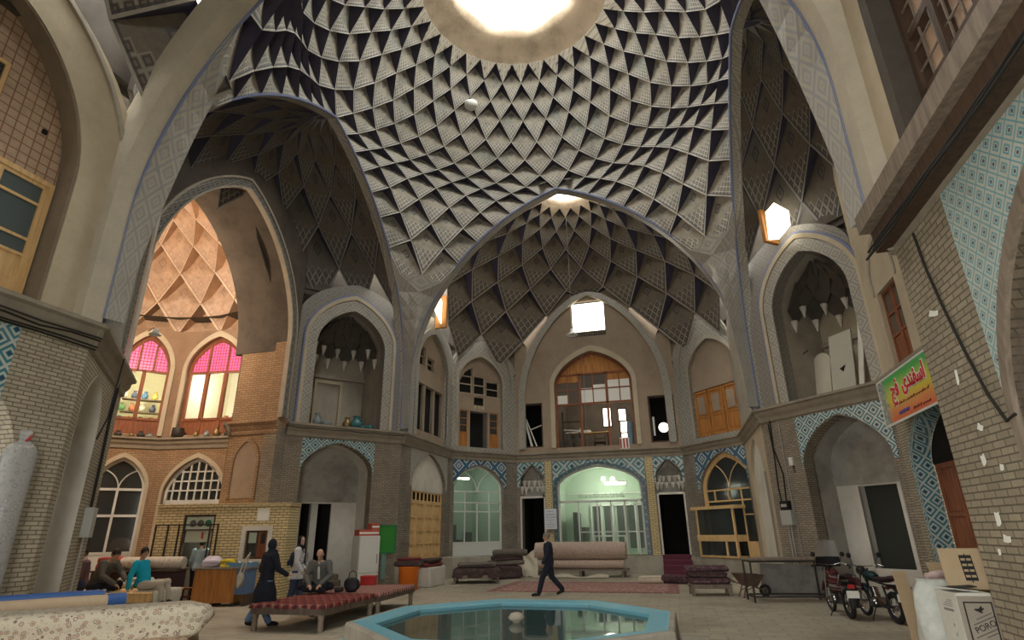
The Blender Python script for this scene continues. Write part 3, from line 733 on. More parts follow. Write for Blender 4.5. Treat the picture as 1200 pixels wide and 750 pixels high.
# ---- rear bay, left diagonal
lo = arch(1.57, 1.37, .8, 3.85, 4.85); up = arch(1.62, 1.28, 5.7, 9.0, 10.3)
w = facade('BLD', 'rear_left_diagonal', 'rear left diagonal wall with a white framed shop window', [lo], [up], up_mat='tile_pilaster', low_mat='brick_far', plinth=(.3, .8))
spandrel(w, .14, 3.1, 3.8, 5.08, 1.57, 1.40, 3.85, 4.9, 'tile_blue')
frame(w, 'arch_band', up, arch(1.62, 1.40, 5.7, 9.05, 10.45), -.05, .05, 'plaster_grey')
frame(w, 'hood_moulding', arch(1.75, 1.72, 8.6, 8.9, 11.6), arch(1.75, 1.82, 8.6, 8.9, 11.75), -.06, .05, 'plaster_grey')
wd = window('BLD', 'white framed arched shop window with a lit ceiling tube, rear left', y=.18)
fm = MB(); fm.band(arch(1.57, 1.28, .85, 3.8, 4.75), arch(1.57, 1.37, .8, 3.85, 4.85), 0, .08)
for z in (1.4, 2.75, 3.15, 3.65): fm.box(.25, 2.9, 0, .06, z - .03, z + .03)
for x in (.9, 1.57, 2.25): fm.box(x - .03, x + .03, 0, .06, 1.4, 3.15)
for x in (.9, 2.25): fm.box(x - .025, x + .025, 0, .06, 3.15, 3.65)
for sx_ in (-1, 1): fm.tube([(1.57 + sx_ * (1.25 - 1.2 * cos(a_)) * 1.0 - sx_ * .02, .03, 3.65 + 1.0 * sin(a_)) for a_ in [pi / 2 * i / 8 for i in range(9)]], .025, 4)
fm.build('window_frame', M['white_metal'], wd)
MB().box(.25, 2.9, .02, .06, .82, 1.38).build('lower_panel', M['white_metal'], wd)
MB().prism([arch(1.57, 1.3, 1.4, 3.8, 4.75)], .03, .035).build('pane', M['glass_clear'], wd)
M['shop_green'] = plain('shop_wall_green', (.30, .37, .31)); M['shop_dark'] = plain('shop_goods', (.09, .10, .09))
r_ = room('BLD', .1, 3.1, .5, 3.2, .6, 5.0, 'shop_green', 'back_room', w)
fx = empty('ceiling_lamp', mw=FM('BLD') @ Matrix.Translation((1.2, 1.4, 4.35))); tag(fx, 'lit fluorescent tube on the ceiling of the rear left shop', 'lamp')
MB().tube([(-.6, 0, 0), (.6, 0, 0)], .04).build('tube', M['tube_light'], fx); MB().box(-.65, .65, -.05, .05, .04, .1).build('fitting', M['white_metal'], fx)
light('shop_light_left', 'POINT', FM('BLD') @ V((1.5, 1.5, 3.9)), 12, (.85, 1, .8), .3)
sh_ = MB()
for i in range(5): sh_.box(.5 + .45 * i, .8 + .45 * i, 2.4, 2.8, .8, 1.5 + .35 * ((i * 7) % 3))
sh_.build('shop_goods', M['shop_dark'], w)
holes = [rect(.45, 1.2, 8.35, 9.55), rect(1.28, 1.95, 8.35, 9.3), rect(2.02, 2.8, 8.3, 9.1), rect(1.28, 1.95, 7.6, 8.25), rect(.5, .98, 5.75, 7.5), rect(1.1, 2.12, 5.72, 7.5), rect(2.22, 2.75, 5.75, 7.5)]
MB().prism([arch(1.62, 1.28, 5.7, 9.0, 10.3)] + [holes[0][:1] + [(.45, 8.9), (.75, 9.4), (1.2, 9.75)] + holes[0][3:]] + holes[1:], .15, .3).build('infill', M['plaster_brown'], w)
for i, h in enumerate(holes[:4]):
    wd = window('BLD', ['tall dark corner light in the rear left upper window wall', 'dark central light of the rear left upper window wall', 'dark light beside the arch edge of the rear left upper window wall', 'small dark light over the dark doorway, rear left'][i], y=.18)
    x0, x1 = h[0][0], h[2][0]; fm = MB(); mullions(fm, 0, x0, x1, h[0][1], min(h[1][1], 9.3), 1, 2 if i < 3 else 1, .05); rect_frame(fm, x0, x1, h[0][1], h[1][1] - (.3 if i == 0 else 0), .04)
    if i == 3:
        for q in range(3): fm.box(x0 + .04 + .2 * q, x0 + .2 + .2 * q, -.03, .05, 7.62, 7.8)
    fm.build('window_frame', M['plaster_warm'], wd); MB().box(x0, x1, .12, .16, h[0][1], h[1][1] + .1).build('dark_interior', M['dark'], wd)
for i, h in enumerate((holes[4], holes[6])):
    dr = door('BLD', 'narrow glazed orange leaf on the ' + ('near' if i == 0 else 'far') + ' side of the dark upper doorway, rear left', .18)
    panel_leaf(dr, h[0][0], h[2][0], h[0][1], h[1][1], 'wood_orange', (.36, .2, .2, .2), .05, (1, 2, 3), w=.05)
MB().box(1.1, 2.12, .6, .65, 5.7, 7.5).build('dark_doorway', M['dark'], w)

# ---- rear wall
holes_lo = [arch(4.05, 2.02, .8, 3.85, 4.85), [(.27, .73), (.27, 3.4), (.2, 3.4), (.2, 4.3), (.8, 5.0), (1.42, 4.3), (1.42, 3.4), (1.36, 3.4), (1.36, .73)],
            [(6.8, .78), (6.8, 3.33), (6.7, 3.33), (6.7, 4.3), (7.35, 5.0), (7.98, 4.3), (7.98, 3.33), (7.95, 3.33), (7.95, .78)]]
holes_up = [arch(4.07, 1.98, 5.72, 8.85, 10.6), rect(.17, 1.42, 5.8, 8.05), rect(6.72, 7.95, 5.75, 8.02), rect(3.15, 4.95, 11.4, 13.4)]
w = facade('BK', 'rear', 'rear wall with the lit arched shop front and workshop window above', holes_lo, holes_up, low_mat='brick_far', up_mat='plaster_brown', top=14.6, plinth=(.12, .75))
BKW = w
spandrel(w, 1.84, 6.27, 3.75, 5.1, 4.05, 2.1, 3.9, 4.95, 'tile_turq_big')
M['tile_studs'] = lattice_tile('tile_studded_border', (.30, .30, .26), (.04, .10, .13), (.07, .22, .26), 3.2, .2)
frame(w, 'arch_border', arch(4.05, 2.02, .8, 3.85, 4.85), arch(4.05, 2.2, .8, 3.9, 5.0), -.06, .03, 'tile_studs')
for x0, x1 in ((1.45, 1.8), (6.32, 6.66)): MB().box(x0, x1, -.05, .02, .7, 5.08).build('brick_pilaster', M['brick_yellow'], w)
for x0, x1, c_, q in ((.05, 1.42, .8, 0), (6.68, 8.05, 7.35, 1)):
    ar = [(x, z) for x, z in arch(c_, .6, 3.9, 4.2, 4.95)]
    MB().prism([[(x0, 3.9), (x0, 5.08), (x1, 5.08), (x1, 3.9)] + ar[::-1]], -.02, .02).build('tile_spandrel', M['tile_turq_big'], w)
    mb = MB(); mb.prism([arch(c_, .6, 3.4, 4.2, 4.95)], .5, .55); mb.build('niche_back', M['plaster_stain'], w)
    muqarnas(w, c_, .58, .05, 3.75, 1.15, 'plaster_stain')
    MB().box(x0 + .14, x1 - .1, -.03, .1, 3.36, 3.46).build('lintel', M['plaster_white'], w)
    for xx in (c_ - .62, c_ + .56): MB().box(xx, xx + .07, -.03, .4, .75, 3.4).build('door_jamb', M['plaster_white'], w)
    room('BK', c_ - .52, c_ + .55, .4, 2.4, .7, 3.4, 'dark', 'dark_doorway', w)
# stairs at the two doors
st = MB()
for i in range(4): st.box(.1, 1.55, -.25 - .3 * i, -.0 - .05, 0, .72 - .18 * i)
st.build('steps', M['plaster_white'], w, bevel=.015)
# lit shop
wd = window('BK', 'lit arched shop front of green glazing in the rear wall', y=.2)
fm = MB(); fm.band(arch(4.05, 1.92, .8, 3.85, 4.75), arch(4.05, 2.02, .8, 3.85, 4.85), 0, .1)
for x in (3.0, 3.9, 4.55, 5.2, 5.75): fm.box(x - .035, x + .035, 0, .07, .8, 3.15)
fm.box(2.05, 6.05, 0, .07, 3.1, 3.2); fm.box(3.0, 6.0, 0, .06, 1.75, 1.8); fm.build('window_frame', M['white_metal'], wd)
MB().prism([arch(4.05, 1.92, .8, 3.85, 4.75)], .03, .035).build('pane', M['glass_clear'], wd)
g = MB()
for i in range(26):
    x = 3.05 + .085 * i; h_ = .1 + .18 * random.random()
    g.bar((x, -.01, 3.3), (x + random.uniform(-.05, .05), -.01, 3.3 + h_), .022)
    if i % 3 == 0: g.bar((x, -.01, 3.32), (x + .16, -.01, 3.36), .022)
g.build('shop_lettering', plain('letter_grey', (.20, .24, .17)), wd)
M['shop_mint'] = plain('shop_wall_mint', (.52, .62, .50))
mb = MB(); mb.box(1.9, 6.2, 2.6, 2.7, .7, 5.0); mb.box(1.8, 1.95, .45, 2.7, .7, 5.0); mb.box(6.15, 6.3, .45, 2.7, .7, 5.0)
mb.box(1.8, 6.3, .45, 2.7, .6, .72); mb.grid([[V((4.05 + 2.15 * cos(pi * i / 12), y, 3.7 + 1.2 * sin(pi * i / 12))) for i in range(13)] for y in (.45, 2.7)])
mb.build('back_room', M['shop_mint'], w)
mb = MB()
for i, (x, h_) in enumerate(((2.55, 1.9), (2.95, 1.2))): mb.box(x, x + .2, 1.2, 2.4, .8, .8 + h_)
for x in (3.4, 3.95, 4.6, 5.15, 5.6): mb.box(x, x + .34, 2.5, 2.6, 1.0, 3.0)
mb.build('inner_glazing', M['shop_dark'], w)
fm = MB()
for x in (3.3, 3.8, 4.4, 5.0, 5.52, 5.98): fm.box(x - .04, x + .04, 2.42, 2.5, .8, 3.1)
fm.box(3.3, 6.0, 2.42, 2.5, 3.02, 3.12); fm.box(2.0, 6.2, 2.42, 2.5, 3.6, 3.66); fm.build('inner_frame', M['white_metal'], w)
mb = MB(); mb.box(3.4, 5.2, 1.0, 1.5, 1.55, 1.62); mb.box(3.5, 3.6, 1.0, 1.5, .72, 1.55); mb.box(5.0, 5.1, 1.0, 1.5, .72, 1.55)
mb.build('shop_table', M['white_metal'], w)
fx = empty('ceiling_lamp', mw=FM('BK') @ Matrix.Translation((4.75, .9, 4.0))); tag(fx, 'lit fluorescent tube with round bulbs inside the rear shop', 'lamp')
MB().tube([(-.5, 0, 0), (.5, 0, 0)], .06).build('tube', M['tube_light'], fx)
MB().lathe([(0, -.1), (.09, -.06), (.1, .02), (.04, .1)], (-.55, -.05, .22), 10).build('bulb', M['tube_light'], fx)
MB().lathe([(0, -.1), (.11, -.06), (.12, .02), (.04, .1)], (-.1, -.05, .2), 10).build('bulb', M['tube_light'], fx)
MB().box(-.55, .55, -.05, .05, .06, .12).build('fitting', M['white_metal'], fx)
light('shop_light', 'POINT', FM('BK') @ V((4.05, 1.2, 3.7)), 24, (.92, 1, .85), .35)
# upper workshop window
frame(w, 'arch_band', arch(4.07, 1.98, 5.72, 8.85, 10.6), arch(4.07, 2.2, 5.72, 8.9, 10.9), -.07, .05, 'plaster_warm')
frame(w, 'lunette_band', arch(4.05, 3.55, 5.72, 8.2, 13.75, 16), arch(4.05, 3.85, 5.72, 8.25, 14.1, 16), -.12, .05, 'tile_grey')
frame(w, 'lunette_moulding', arch(4.05, 3.5, 5.72, 8.2, 13.7, 16), arch(4.05, 3.57, 5.72, 8.2, 13.77, 16), -.17, .05, 'plaster_grey')
wd = window('BK', 'red framed arched workshop window with white papered panes, rear upper floor', y=.22)
fm = MB(); fm.band(arch(4.07, 1.88, 5.72, 8.8, 10.45), arch(4.07, 1.98, 5.72, 8.85, 10.6), 0, .1)
for z in (7.9, 9.45): fm.box(2.15, 5.98, -.01, .08, z - .05, z + .05)
for x in (3.38, 4.75): fm.box(x - .06, x + .06, -.01, .08, 5.72, 9.5)
for x in (2.75, 4.05, 5.4): fm.box(x - .025, x + .025, 0, .06, 7.9, 9.4)
fm.box(2.2, 5.95, 0, .06, 8.62, 8.67); fm.build('window_frame', M['wood_red'], wd)
MB().prism([[q for q in arch(4.07, 1.9, 9.5, 9.51, 10.45)]], .03, .06).build('top_panel', M['wood_orange'], wd)
mb = MB()
for x0, x1 in ((2.2, 3.3), (4.83, 5.9)): mb.box(x0, x1, .03, .06, 9.05, 9.42)
mb.build('upper_panel', M['wood_orange'], wd)
M['paper'] = plain('papered_pane', (.80, .80, .74)); M['pane_grey'] = plain('pane_grey', (.13, .11, .09), .2)
for x0, x1, z0_, z1_ in ((2.2, 2.72, 7.95, 8.4), (3.45, 4.02, 7.95, 8.7), (4.08, 4.68, 7.95, 8.85), (4.82, 5.37, 7.95, 8.6), (5.43, 5.9, 7.95, 8.6), (4.82, 5.37, 8.68, 9.05), (5.43, 5.9, 8.68, 9.05)):
    MB().box(x0, x1, .03, .045, z0_, z1_).build('papered_pane', M['paper'], wd)
for x0, x1, z0_, z1_ in ((3.45, 4.02, 8.72, 9.4), (4.08, 4.68, 8.87, 9.4), (2.2, 2.72, 8.45, 9.0), (2.78, 3.3, 7.95, 9.0)):
    MB().box(x0, x1, .03, .045, z0_, z1_).build('pane', M['pane_grey'], wd)
M['workshop'] = plaster('workshop_wall', (.20, .16, .125), (.08, .065, .05), .6)
room('BK', 2.05, 6.1, .4, 4.0, 5.75, 9.5, 'workshop', 'workshop_room', w)
for i, (x, z0_, z1_, wd_) in enumerate(((4.35, 6.9, 7.85, .28), (5.15, 7.15, 7.75, .26), (5.2, 6.55, 7.1, .27), (5.22, 5.95, 6.5, .25))):
    ww = window('BK', ['tall bright back window seen through the middle of the rear workshop', 'topmost of three bright back panes in the rear workshop', 'middle of three bright back panes in the rear workshop', 'lowest of three bright back panes in the rear workshop'][i], y=1.5)
    MB().box(x, x + wd_ * 1.4, 0, .03, z0_, z1_).build('pane', M['sky_pane'], ww)
    fm = MB(); rect_frame(fm, x - .05, x + wd_ * 1.4 + .05, z0_ - .05, z1_ + .05, .06, -.03, .05); fm.build('window_frame', M['wood_dark'], ww)
for i, (x0, x1, z0_, z1_) in enumerate(((.17, 1.42, 5.8, 8.05), (6.72, 7.95, 5.75, 8.02))):
    ww = window('BK', ['dark opening with a leaning white frame, rear upper floor', 'dark opening with a round bright light inside, rear upper floor'][i], y=.1)
    fm = MB(); rect_frame(fm, x0, x1, z0_, z1_, .08, 0, .15); fm.build('window_frame', M['wood_dark'], ww)
    room('BK', x0, x1, .25, 2.2, z0_, z1_, 'dark', 'dark_interior', ww)
    if i == 0:
        fm = MB(); fm.bar((.35, .2, 7.6), (.8, .12, 5.85), .09); fm.bar((.5, .2, 7.3), (1.05, .15, 5.85), .05); fm.bar((.7, .22, 6.75), (1.3, .2, 6.95), .05); fm.build('leaning_frame', M['plaster_white'], ww)
    else:
        MB().lathe([(0, -.02), (.2, -.02), (.24, 0), (.2, .02), (0, .02)], (7.35, .6, 6.55), 16, M=Matrix.Rotation(RAD(90), 3, 'X')).build('round_light', M['sky_pane'], ww)
        MB().box(6.86, 6.95, .05, .09, 6.1, 7.0).build('white_strip', M['white_metal'], ww)
ww = window('BK', 'square daylit opening with a wire grid high in the rear lunette', y=.2)
MB().box(3.15, 4.95, .1, .13, 11.75, 13.4).build('pane', M['sky_pane'], ww)
fm = MB(); rect_frame(fm, 3.13, 4.97, 11.38, 13.42, .06, -.05, .1); mullions(fm, 0, 3.15, 4.95, 11.4, 12.2, 14, 6, .02, 0, .02); fm.build('wire_grid', M['iron'], ww)
MB().box(3.15, 4.95, .08, .1, 11.4, 11.78).build('sill_board', M['wood_old'], ww)

# ---- rear bay, right diagonal
lo = arch(2.42, 1.52, .75, 3.45, 4.95); up = arch(2.45, 1.42, 5.72, 8.75, 10.1)
w = facade('BRD', 'rear_right_diagonal', 'rear right diagonal wall with the timber shop window and orange shutters', [lo], [up], up_mat='tile_pilaster', low_mat='brick_far', plinth=(.3, .7))
spandrel(w, .75, 3.7, 3.4, 5.1, 2.42, 1.55, 3.45, 5.0, 'tile_blue')
frame(w, 'arch_band', up, arch(2.45, 1.55, 5.72, 8.8, 10.3), -.05, .05, 'plaster_grey')
frame(w, 'hood_moulding', arch(2.2, 1.75, 8.6, 8.9, 11.6), arch(2.2, 1.85, 8.6, 8.9, 11.75), -.06, .05, 'plaster_grey')
inset(w, 'infill', arch(2.45, 1.42, 7.85, 8.75, 10.1), .12, 'plaster_brown', .1)
for i in range(3):
    dr = door('BRD', ['first', 'middle', 'third'][i] + ' orange shutter door from the rear wall, right upper floor', .1)
    panel_leaf(dr, 1.08 + .9 * i, 1.92 + .9 * i, 5.75, 7.8, 'wood_orange', (.42, .29, .29), .07, (), cols=1, w=.1)
    MB().box(1.28 + .9 * i, 1.72 + .9 * i, -.01, .02, 6.75, 7.55).build('upper_panel', M['plaster_brown'], dr)
MB().box(.95, 3.85, .2, .3, 5.7, 7.9).build('dark_gap', M['wood_dark'], w)
wd = window('BRD', 'pine framed arched shop window with a projecting show case, rear right', y=.15)
fm = MB(); fm.band(arch(2.42, 1.36, .75, 3.4, 4.75), arch(2.42, 1.52, .75, 3.45, 4.95), -.02, .1)
for z in (3.4, 2.95): fm.box(.9, 3.95, 0, .06, z - .03, z + .03)
fm.box(2.3, 2.36, 0, .06, 2.95, 3.4); fm.box(1.5, 1.55, 0, .06, 2.95, 3.4); fm.box(3.0, 3.05, 0, .06, .75, 3.4)
fm.box(3.05, 3.9, 0, .06, 2.35, 2.4); fm.box(3.05, 3.9, .0, .06, .75, 1.35)
for sx_ in (-1, 1): fm.tube([(2.42 + sx_ * 1.36 * (1 - cos(a_)) , .03, 3.4 + 1.25 * sin(a_)) for a_ in [pi / 2 * i / 8 for i in range(9)]], .03, 4)
fm.build('window_frame', M['wood_pine'], wd); MB().prism([arch(2.42, 1.4, .75, 3.4, 4.8)], .05, .06).build('pane', M['glass'], wd)
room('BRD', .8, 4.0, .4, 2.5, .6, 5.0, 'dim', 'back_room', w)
fm = MB(); fm.box(.5, 3.1, -.55, .05, 2.62, 2.75); fm.box(.7, 2.95, -.5, .05, 1.35, 1.6); fm.box(.75, 2.9, -.5, .05, .72, .8)
for x in (.75, 2.3, 2.85): fm.box(x, x + .09, -.5, -.4, .75, 1.4)
for x in (.75, 2.85): fm.box(x, x + .08, -.5, -.42, 1.6, 2.65)
fm.build('show_case', M['wood_pine'], wd)
gl = MB(); gl.box(.83, 2.85, -.46, -.45, 1.6, 2.62); gl.box(.83, 2.85, -.46, -.45, .8, 1.35); gl.build('case_pane', M['glass'], wd)

# ---- rear bay, right side wall (grazing)
w = facade('BR', 'rear_right_side', 'right side wall of the rear bay, seen edge on', [arch(2.6, 1.6, .75, 3.6, 4.95)], [rect(3.2, 4.6, 5.8, 8.4)], low_mat='plaster_warm', plinth=(.25, .8), corn=(0, .1))
inset(w, 'arch_infill', arch(2.6, 1.6, .75, 3.6, 4.95), .1, 'plaster_white')
wd = window('BR', 'narrow dark red window on the right side of the rear bay', y=.05)
fm = MB(); rect_frame(fm, 3.2, 4.6, 5.8, 8.4, .09, 0, .12); mullions(fm, 0, 3.2, 4.6, 5.8, 8.4, 2, 3, .06); fm.build('window_frame', M['wood_red'], wd); MB().box(3.2, 4.6, .1, .14, 5.8, 8.4).build('pane', M['glass'], wd)

# ---- right far diagonal: doorway niche below, dark niche above
lo = arch(2.70, 1.36, -.1, 3.55, 4.86); up = arch(2.62, 1.36, 5.55, 8.5, 10.15)
w = facade('RFD', 'right_far', 'right pier wall with a dark doorway niche and a dark niche of leaning boards', [lo], [up], up_mat='tile_dim', low_mat='brick', corn=(.1, 0))
spandrel(w, 1.30, 4.2, 3.5, 5.02, 2.70, 1.38, 3.55, 4.9, 'tile_turq')
frame(w, 'arch_band', up, arch(2.62, 1.68, 5.55, 8.6, 10.6), -.05, .05, 'tile_grey')
frame(w, 'outer_moulding', arch(2.62, 1.70, 5.55, 8.6, 10.6), arch(2.62, 1.82, 5.55, 8.65, 10.77), -.09, .05, 'plaster_warm')
frame(w, 'blue_line', arch(2.62, 1.82, 5.55, 8.65, 10.77), arch(2.62, 1.89, 5.55, 8.67, 10.85), -.07, .05, 'blue_line')
mb = MB()
mb.prism([rect(1.34, 4.06, -.1, 3.08), rect(2.05, 3.2, .75, 2.95)], 1.2, 1.3, 0)
mb.prism([arch(2.70, 1.36, 3.0, 3.55, 4.86)], 1.15, 1.25, 1); n_ = len(lo)
mb.add([(x, .4, z) for x, z in lo] + [(x, 1.3, z) for x, z in lo], [(i, i + 1, n_ + i + 1, n_ + i) for i in range(n_ - 1)], 1)
mb.build('niche', [M['plaster_white'], M['plaster_stain']], w)
M['green_black'] = plain('green_black', (.035, .04, .035), .6)
dr = door('RFD', 'dark green doorway in the right niche behind the motorcycles', 1.22)
MB().box(2.05, 3.2, .25, .3, .7, 2.97).build('door_leaf', M['green_black'], dr)
MB().box(1.95, 2.05, -.04, .25, .7, 3.04).build('door_jamb', M['plaster_white'], dr); MB().box(3.2, 3.3, -.04, .25, .7, 3.04).build('door_jamb', M['plaster_white'], dr)
niche(w, up, 1.7, 'plaster_warm', 'plaster_grey'); muqarnas(w, 2.62, 1.36, .55, 8.15, 1.85)
MB().box(1.28, 3.97, 1.95, 2.12, 7.5, 7.66).build('string_course', M['plaster_grey'], w)
MB().box(3.86, 3.97, .6, 2.1, 5.6, 7.5).build('timber_lining', M['wood_orange'], w)
wd = window('RFD', 'bright five sided daylit hole above the right balcony niche', y=-.55)
MB().prism([[(2.05, 10.75), (2.12, 11.75), (2.5, 11.9), (2.95, 11.35), (2.9, 10.85), (2.4, 10.6)]], 0, .04).build('pane', M['sky_pane'], wd)
MB().box(1.9, 2.03, -.1, .5, 10.7, 11.9).build('window_frame', M['wood_orange'], wd)

# ---- right opening wall (mostly behind the near pier)
lo = arch(2.9, 2.3, -.1, 3.3, 4.7); up = [rect(.95, 2.2, 5.55, 7.6)]
w = facade('RO', 'right_opening', 'pale right wall with a tile edged arch and a red door above', [lo], up, low_mat='brick_big', up_mat='plaster_warm', top=14, corn=(0, 0))
frame(w, 'arch_border', arch(2.9, 2.1, -.1, 3.25, 4.5), arch(2.9, 2.3, -.1, 3.3, 4.7), -.08, .3, 'tile_turq')
frame(w, 'blind_arch', arch(1.6, .75, 7.6, 8.0, 8.9), arch(1.6, .85, 7.6, 8.05, 9.05), -.03, .05, 'plaster_grey')
dr = door('RO', 'brown timber door in the tile edged arch beside the near right pier', .3)
for i in range(4): panel_leaf(dr, .9 + i, 1.88 + i, -.05, 3.2, 'wood_red', (1, 1, 1), .07, w=.12)
MB().prism([arch(2.9, 2.1, 3.2, 3.25, 4.5)], .02, .06).build('fanlight', M['dark'], dr)
dr = door('RO', 'red door with small panes above the right ledge', .1)
panel_leaf(dr, .95, 1.57, 5.55, 7.6, 'wood_red', (.4, .3, .3), .07, (1, 2), w=.08, gm='pane_grey'); panel_leaf(dr, 1.58, 2.2, 5.55, 7.6, 'wood_red', (.4, .3, .3), .07, (1, 2), w=.08, gm='pane_grey')

# ---- right near diagonal (turned away from the viewer) and right near wall
w = facade('RND', 'right_near_diagonal', 'diagonal wall behind the near right pier', [], [], low_mat='brick_big', up_mat='plaster_warm', corn=(.1, .1))
lo = arch(3.2, 1.72, -.1, 2.6, 4.6); cc = 2.62; up = arch(cc, 1.75, 5.5, 8.1, 10.6)
w = facade('RN', 'right_near', 'near right brick pier wall with a tile spandrel and glazed arch', [lo], [up], low_mat='brick_shade', up_mat='plaster_warm', top=(2.62, 2.6, 8.6, 11.6), corn=(.1, .1))
M['tile_star'] = lattice_tile('tile_star_turquoise', (.50, .51, .45), (.14, .35, .39), (.05, .08, .12), 4.6, .05)
spandrel(w, 1.36, 5.0, 2.0, 5.05, 3.2, 1.80, 2.6, 4.7, 'tile_star')
frame(w, 'arch_border', lo, arch(3.2, 1.82, -.1, 2.62, 4.74), -.05, .1, 'wood_old')
wd = window('RN', 'arched shop window with brown glazing bars in the near right wall', y=.12)
fm = MB(); fm.band(arch(3.2, 1.62, -.1, 2.6, 4.5), lo, 0, .1)
for z in (1.2, 2.35, 3.3): fm.box(1.5, 4.9, 0, .08, z - .04, z + .04)
for x in (2.3, 3.2, 4.1): fm.box(x - .035, x + .035, 0, .08, 0, 4.3)
fm.build('window_frame', M['wood_red'], wd); M['glass_green'] = plain('glass_green', (.20, .27, .22), .15, 0, .5)
MB().prism([arch(3.2, 1.65, -.1, 2.6, 4.52)], .04, .06).build('pane', M['glass_green'], wd)
inset(w, 'recess_back', arch(cc, 1.75, 5.45, 8.1, 10.6), .42, 'plaster_cream', .1)
MB().box(-.05, 5.3, -.34, .0, 5.38, 5.62).build('ledge_board', M['wood_old'], w)
MB().box(-.05, 5.3, -.20, .0, 5.1, 5.38).build('ledge_beam', M['wood_dark'], w)
frame(w, 'edge_moulding', arch(cc, 2.3, 5.6, 8.3, 11.3), arch(cc, 2.42, 5.6, 8.32, 11.45), -.06, .05, 'plaster_grey')
frame(w, 'arch_reveal', arch(cc, 1.55, 5.6, 8.1, 10.4), up, .0, .4, 'plaster_soot')
wd = window('RN', 'dark weathered timber window wall above the near right ledge', y=.3)
fm = MB()
for x in (1.1, 1.75, 2.4, 3.05, 3.7, 4.2): fm.box(x - .05, x + .05, -.05, .1, 5.62, 9.6)
for z in (6.5, 7.3, 8.3): fm.box(1.0, 4.3, -.03, .09, z - .045, z + .045)
fm.build('window_frame', M['wood_dark'], wd)
fm = MB(); mullions(fm, 0, 1.1, 2.4, 6.5, 8.3, 5, 6, .02, -.01, .02); fm.build('glazing_bars', M['wood_old'], wd)

# ---- the bay the viewer stands in: diagonal walls and an end wall, its arch added for fill light
for k_, sd in (('FLD', 'front_left_diagonal'), ('FRD', 'front_right_diagonal')):
    facade(k_, sd, 'diagonal wall behind the viewer, ' + ('left' if k_ == 'FLD' else 'right'), [], [], low_mat='brick_big', up_mat='plaster_warm', top=14)
FAC['EN'] = ((B2U + .6, -B2V - .4), (-B2U - .6, -B2V - .4))
wall('EN', 'wall_front_fill', [rect(0, 9.3, -.1, 15), arch(2.4, 1.5, 0, 3.2, 5.0)], M['brick_big'], label='unseen end wall behind the viewer, its open arch added for fill light')

# ---- lit passage room beyond the left arch
def pane_grid(mb, x0, x1, z0, z1, dx, dz, w=.012, y=-.01):
    x = x0 + dx
    while x < x1 - .01: mb.box(x - w / 2, x + w / 2, y, y + .01, z0, z1); x += dx
    z = z0 + dz
    while z < z1 - .01: mb.box(x0, x1, y, y + .01, z - w / 2, z + w / 2); z += dz
def glow(name, c, e, k):
    t = NT(name, .3); t.b.inputs['Emission Color'].default_value = (*e, 1); t.b.inputs['Emission Strength'].default_value = k
    return t.out(c)
M['plaster_dkbrown'] = plaster('plaster_dark_brown', (.30, .20, .13), (.14, .09, .06), .5)
M['pink'] = glow('pink_glass', (.60, .10, .22), (.80, .08, .22), .55)
M['lit_shop'] = plaster('lit_shop_wall', (.85, .86, .70), (.6, .6, .4), .2, .8)
def pink_front(k, side, c, hw, label_w, wl):
    lo = arch(c, hw, .1, 3.4 if k == 'PB' else 3.6, 4.72); up = arch(c + .05, hw, 5.6, 8.3, 9.7)
    L = FL(k)
    w = facade(k, side, wl, [lo], [up], low_mat='brick_orange', up_mat='plaster_dkbrown', top=10.0, corn=(.1, .1))
    frame(w, 'arch_band', up, arch(c + .05, hw + .16, 5.6, 8.32, 9.95), -.08, .05, 'plaster_warm')
    frame(w, 'lower_arch_band', lo, arch(c, hw + .12, .1, 3.42 if k == 'PB' else 3.62, 4.9), -.05, .05, 'plaster_warm')
    wd = window(k, label_w, y=.16); cc = c + .05
    fm = MB(); fm.band(arch(cc, hw - .1, 5.65, 8.25, 9.5), up, 0, .1)
    for z in (6.25, 8.2): fm.box(cc - hw, cc + hw, -.02, .1, z - .05, z + .05)
    for q in ((-.33, .33) if k == 'PB' else (-.02,)): fm.box(cc + hw * q - .07, cc + hw * q + .07, -.02, .1, 5.65, 8.2)
    for q in (-.33, .33): fm.box(cc + hw * q - .03, cc + hw * q + .03, -.02, .08, 8.2, 9.4)
    fm.build('window_frame', M['wood_red'], wd)
    MB().box(cc - hw, cc + hw, .02, .08, 5.65, 6.2).build('lower_panel', M['wood_red'], wd)
    pn = MB().prism([arch(cc, hw - .05, 8.22, 8.3, 9.55)], .04, .06).build('pink_pane', M['pink'], wd)
    gm = MB(); z = 8.3
    for z in [8.35 + .13 * i for i in range(9)]:
        ws = [abs(x - cc) for x, zz in arch(cc, hw - .1, 8.2, 8.25, 9.5) if zz >= z]
        if ws: gm.box(cc - max(ws), cc + max(ws), .01, .02, z - .012, z + .012)
    for i in range(-11, 12):
        x = cc + i * .12
        zs = [zz for xx, zz in arch(cc, hw - .1, 8.2, 8.25, 9.5, 30) if abs(xx - cc) >= abs(x - cc)]
        if zs: gm.box(x - .012, x + .012, .01, .02, 8.22, max(zs))
    gm.build('leading', M['wood_red'], pn)
    room(k, cc - hw - .2, cc + hw + .3, .45, 3.4, 5.6, 9.8, 'lit_shop', 'shop_room', w)
    sh = MB(); rnd = random.Random(len(k) + ord(k[1]))
    for r_ in range(3):
        z = 6.35 + .55 * r_
        if k == 'PB' and r_ > 0: continue
        sh.box(cc - hw + .1, cc + hw - .1, 2.2, 2.6, z - .04, z)
    sh.build('shelf', M['wood_old'], w)
    return w, wd, cc
PBW, PBD, PBC = pink_front('PB', 'passage_far', 1.72, 1.22, 'pink headed arched shop window of three lights, right of the pair', 'warm brick passage wall with white latticed door arch')
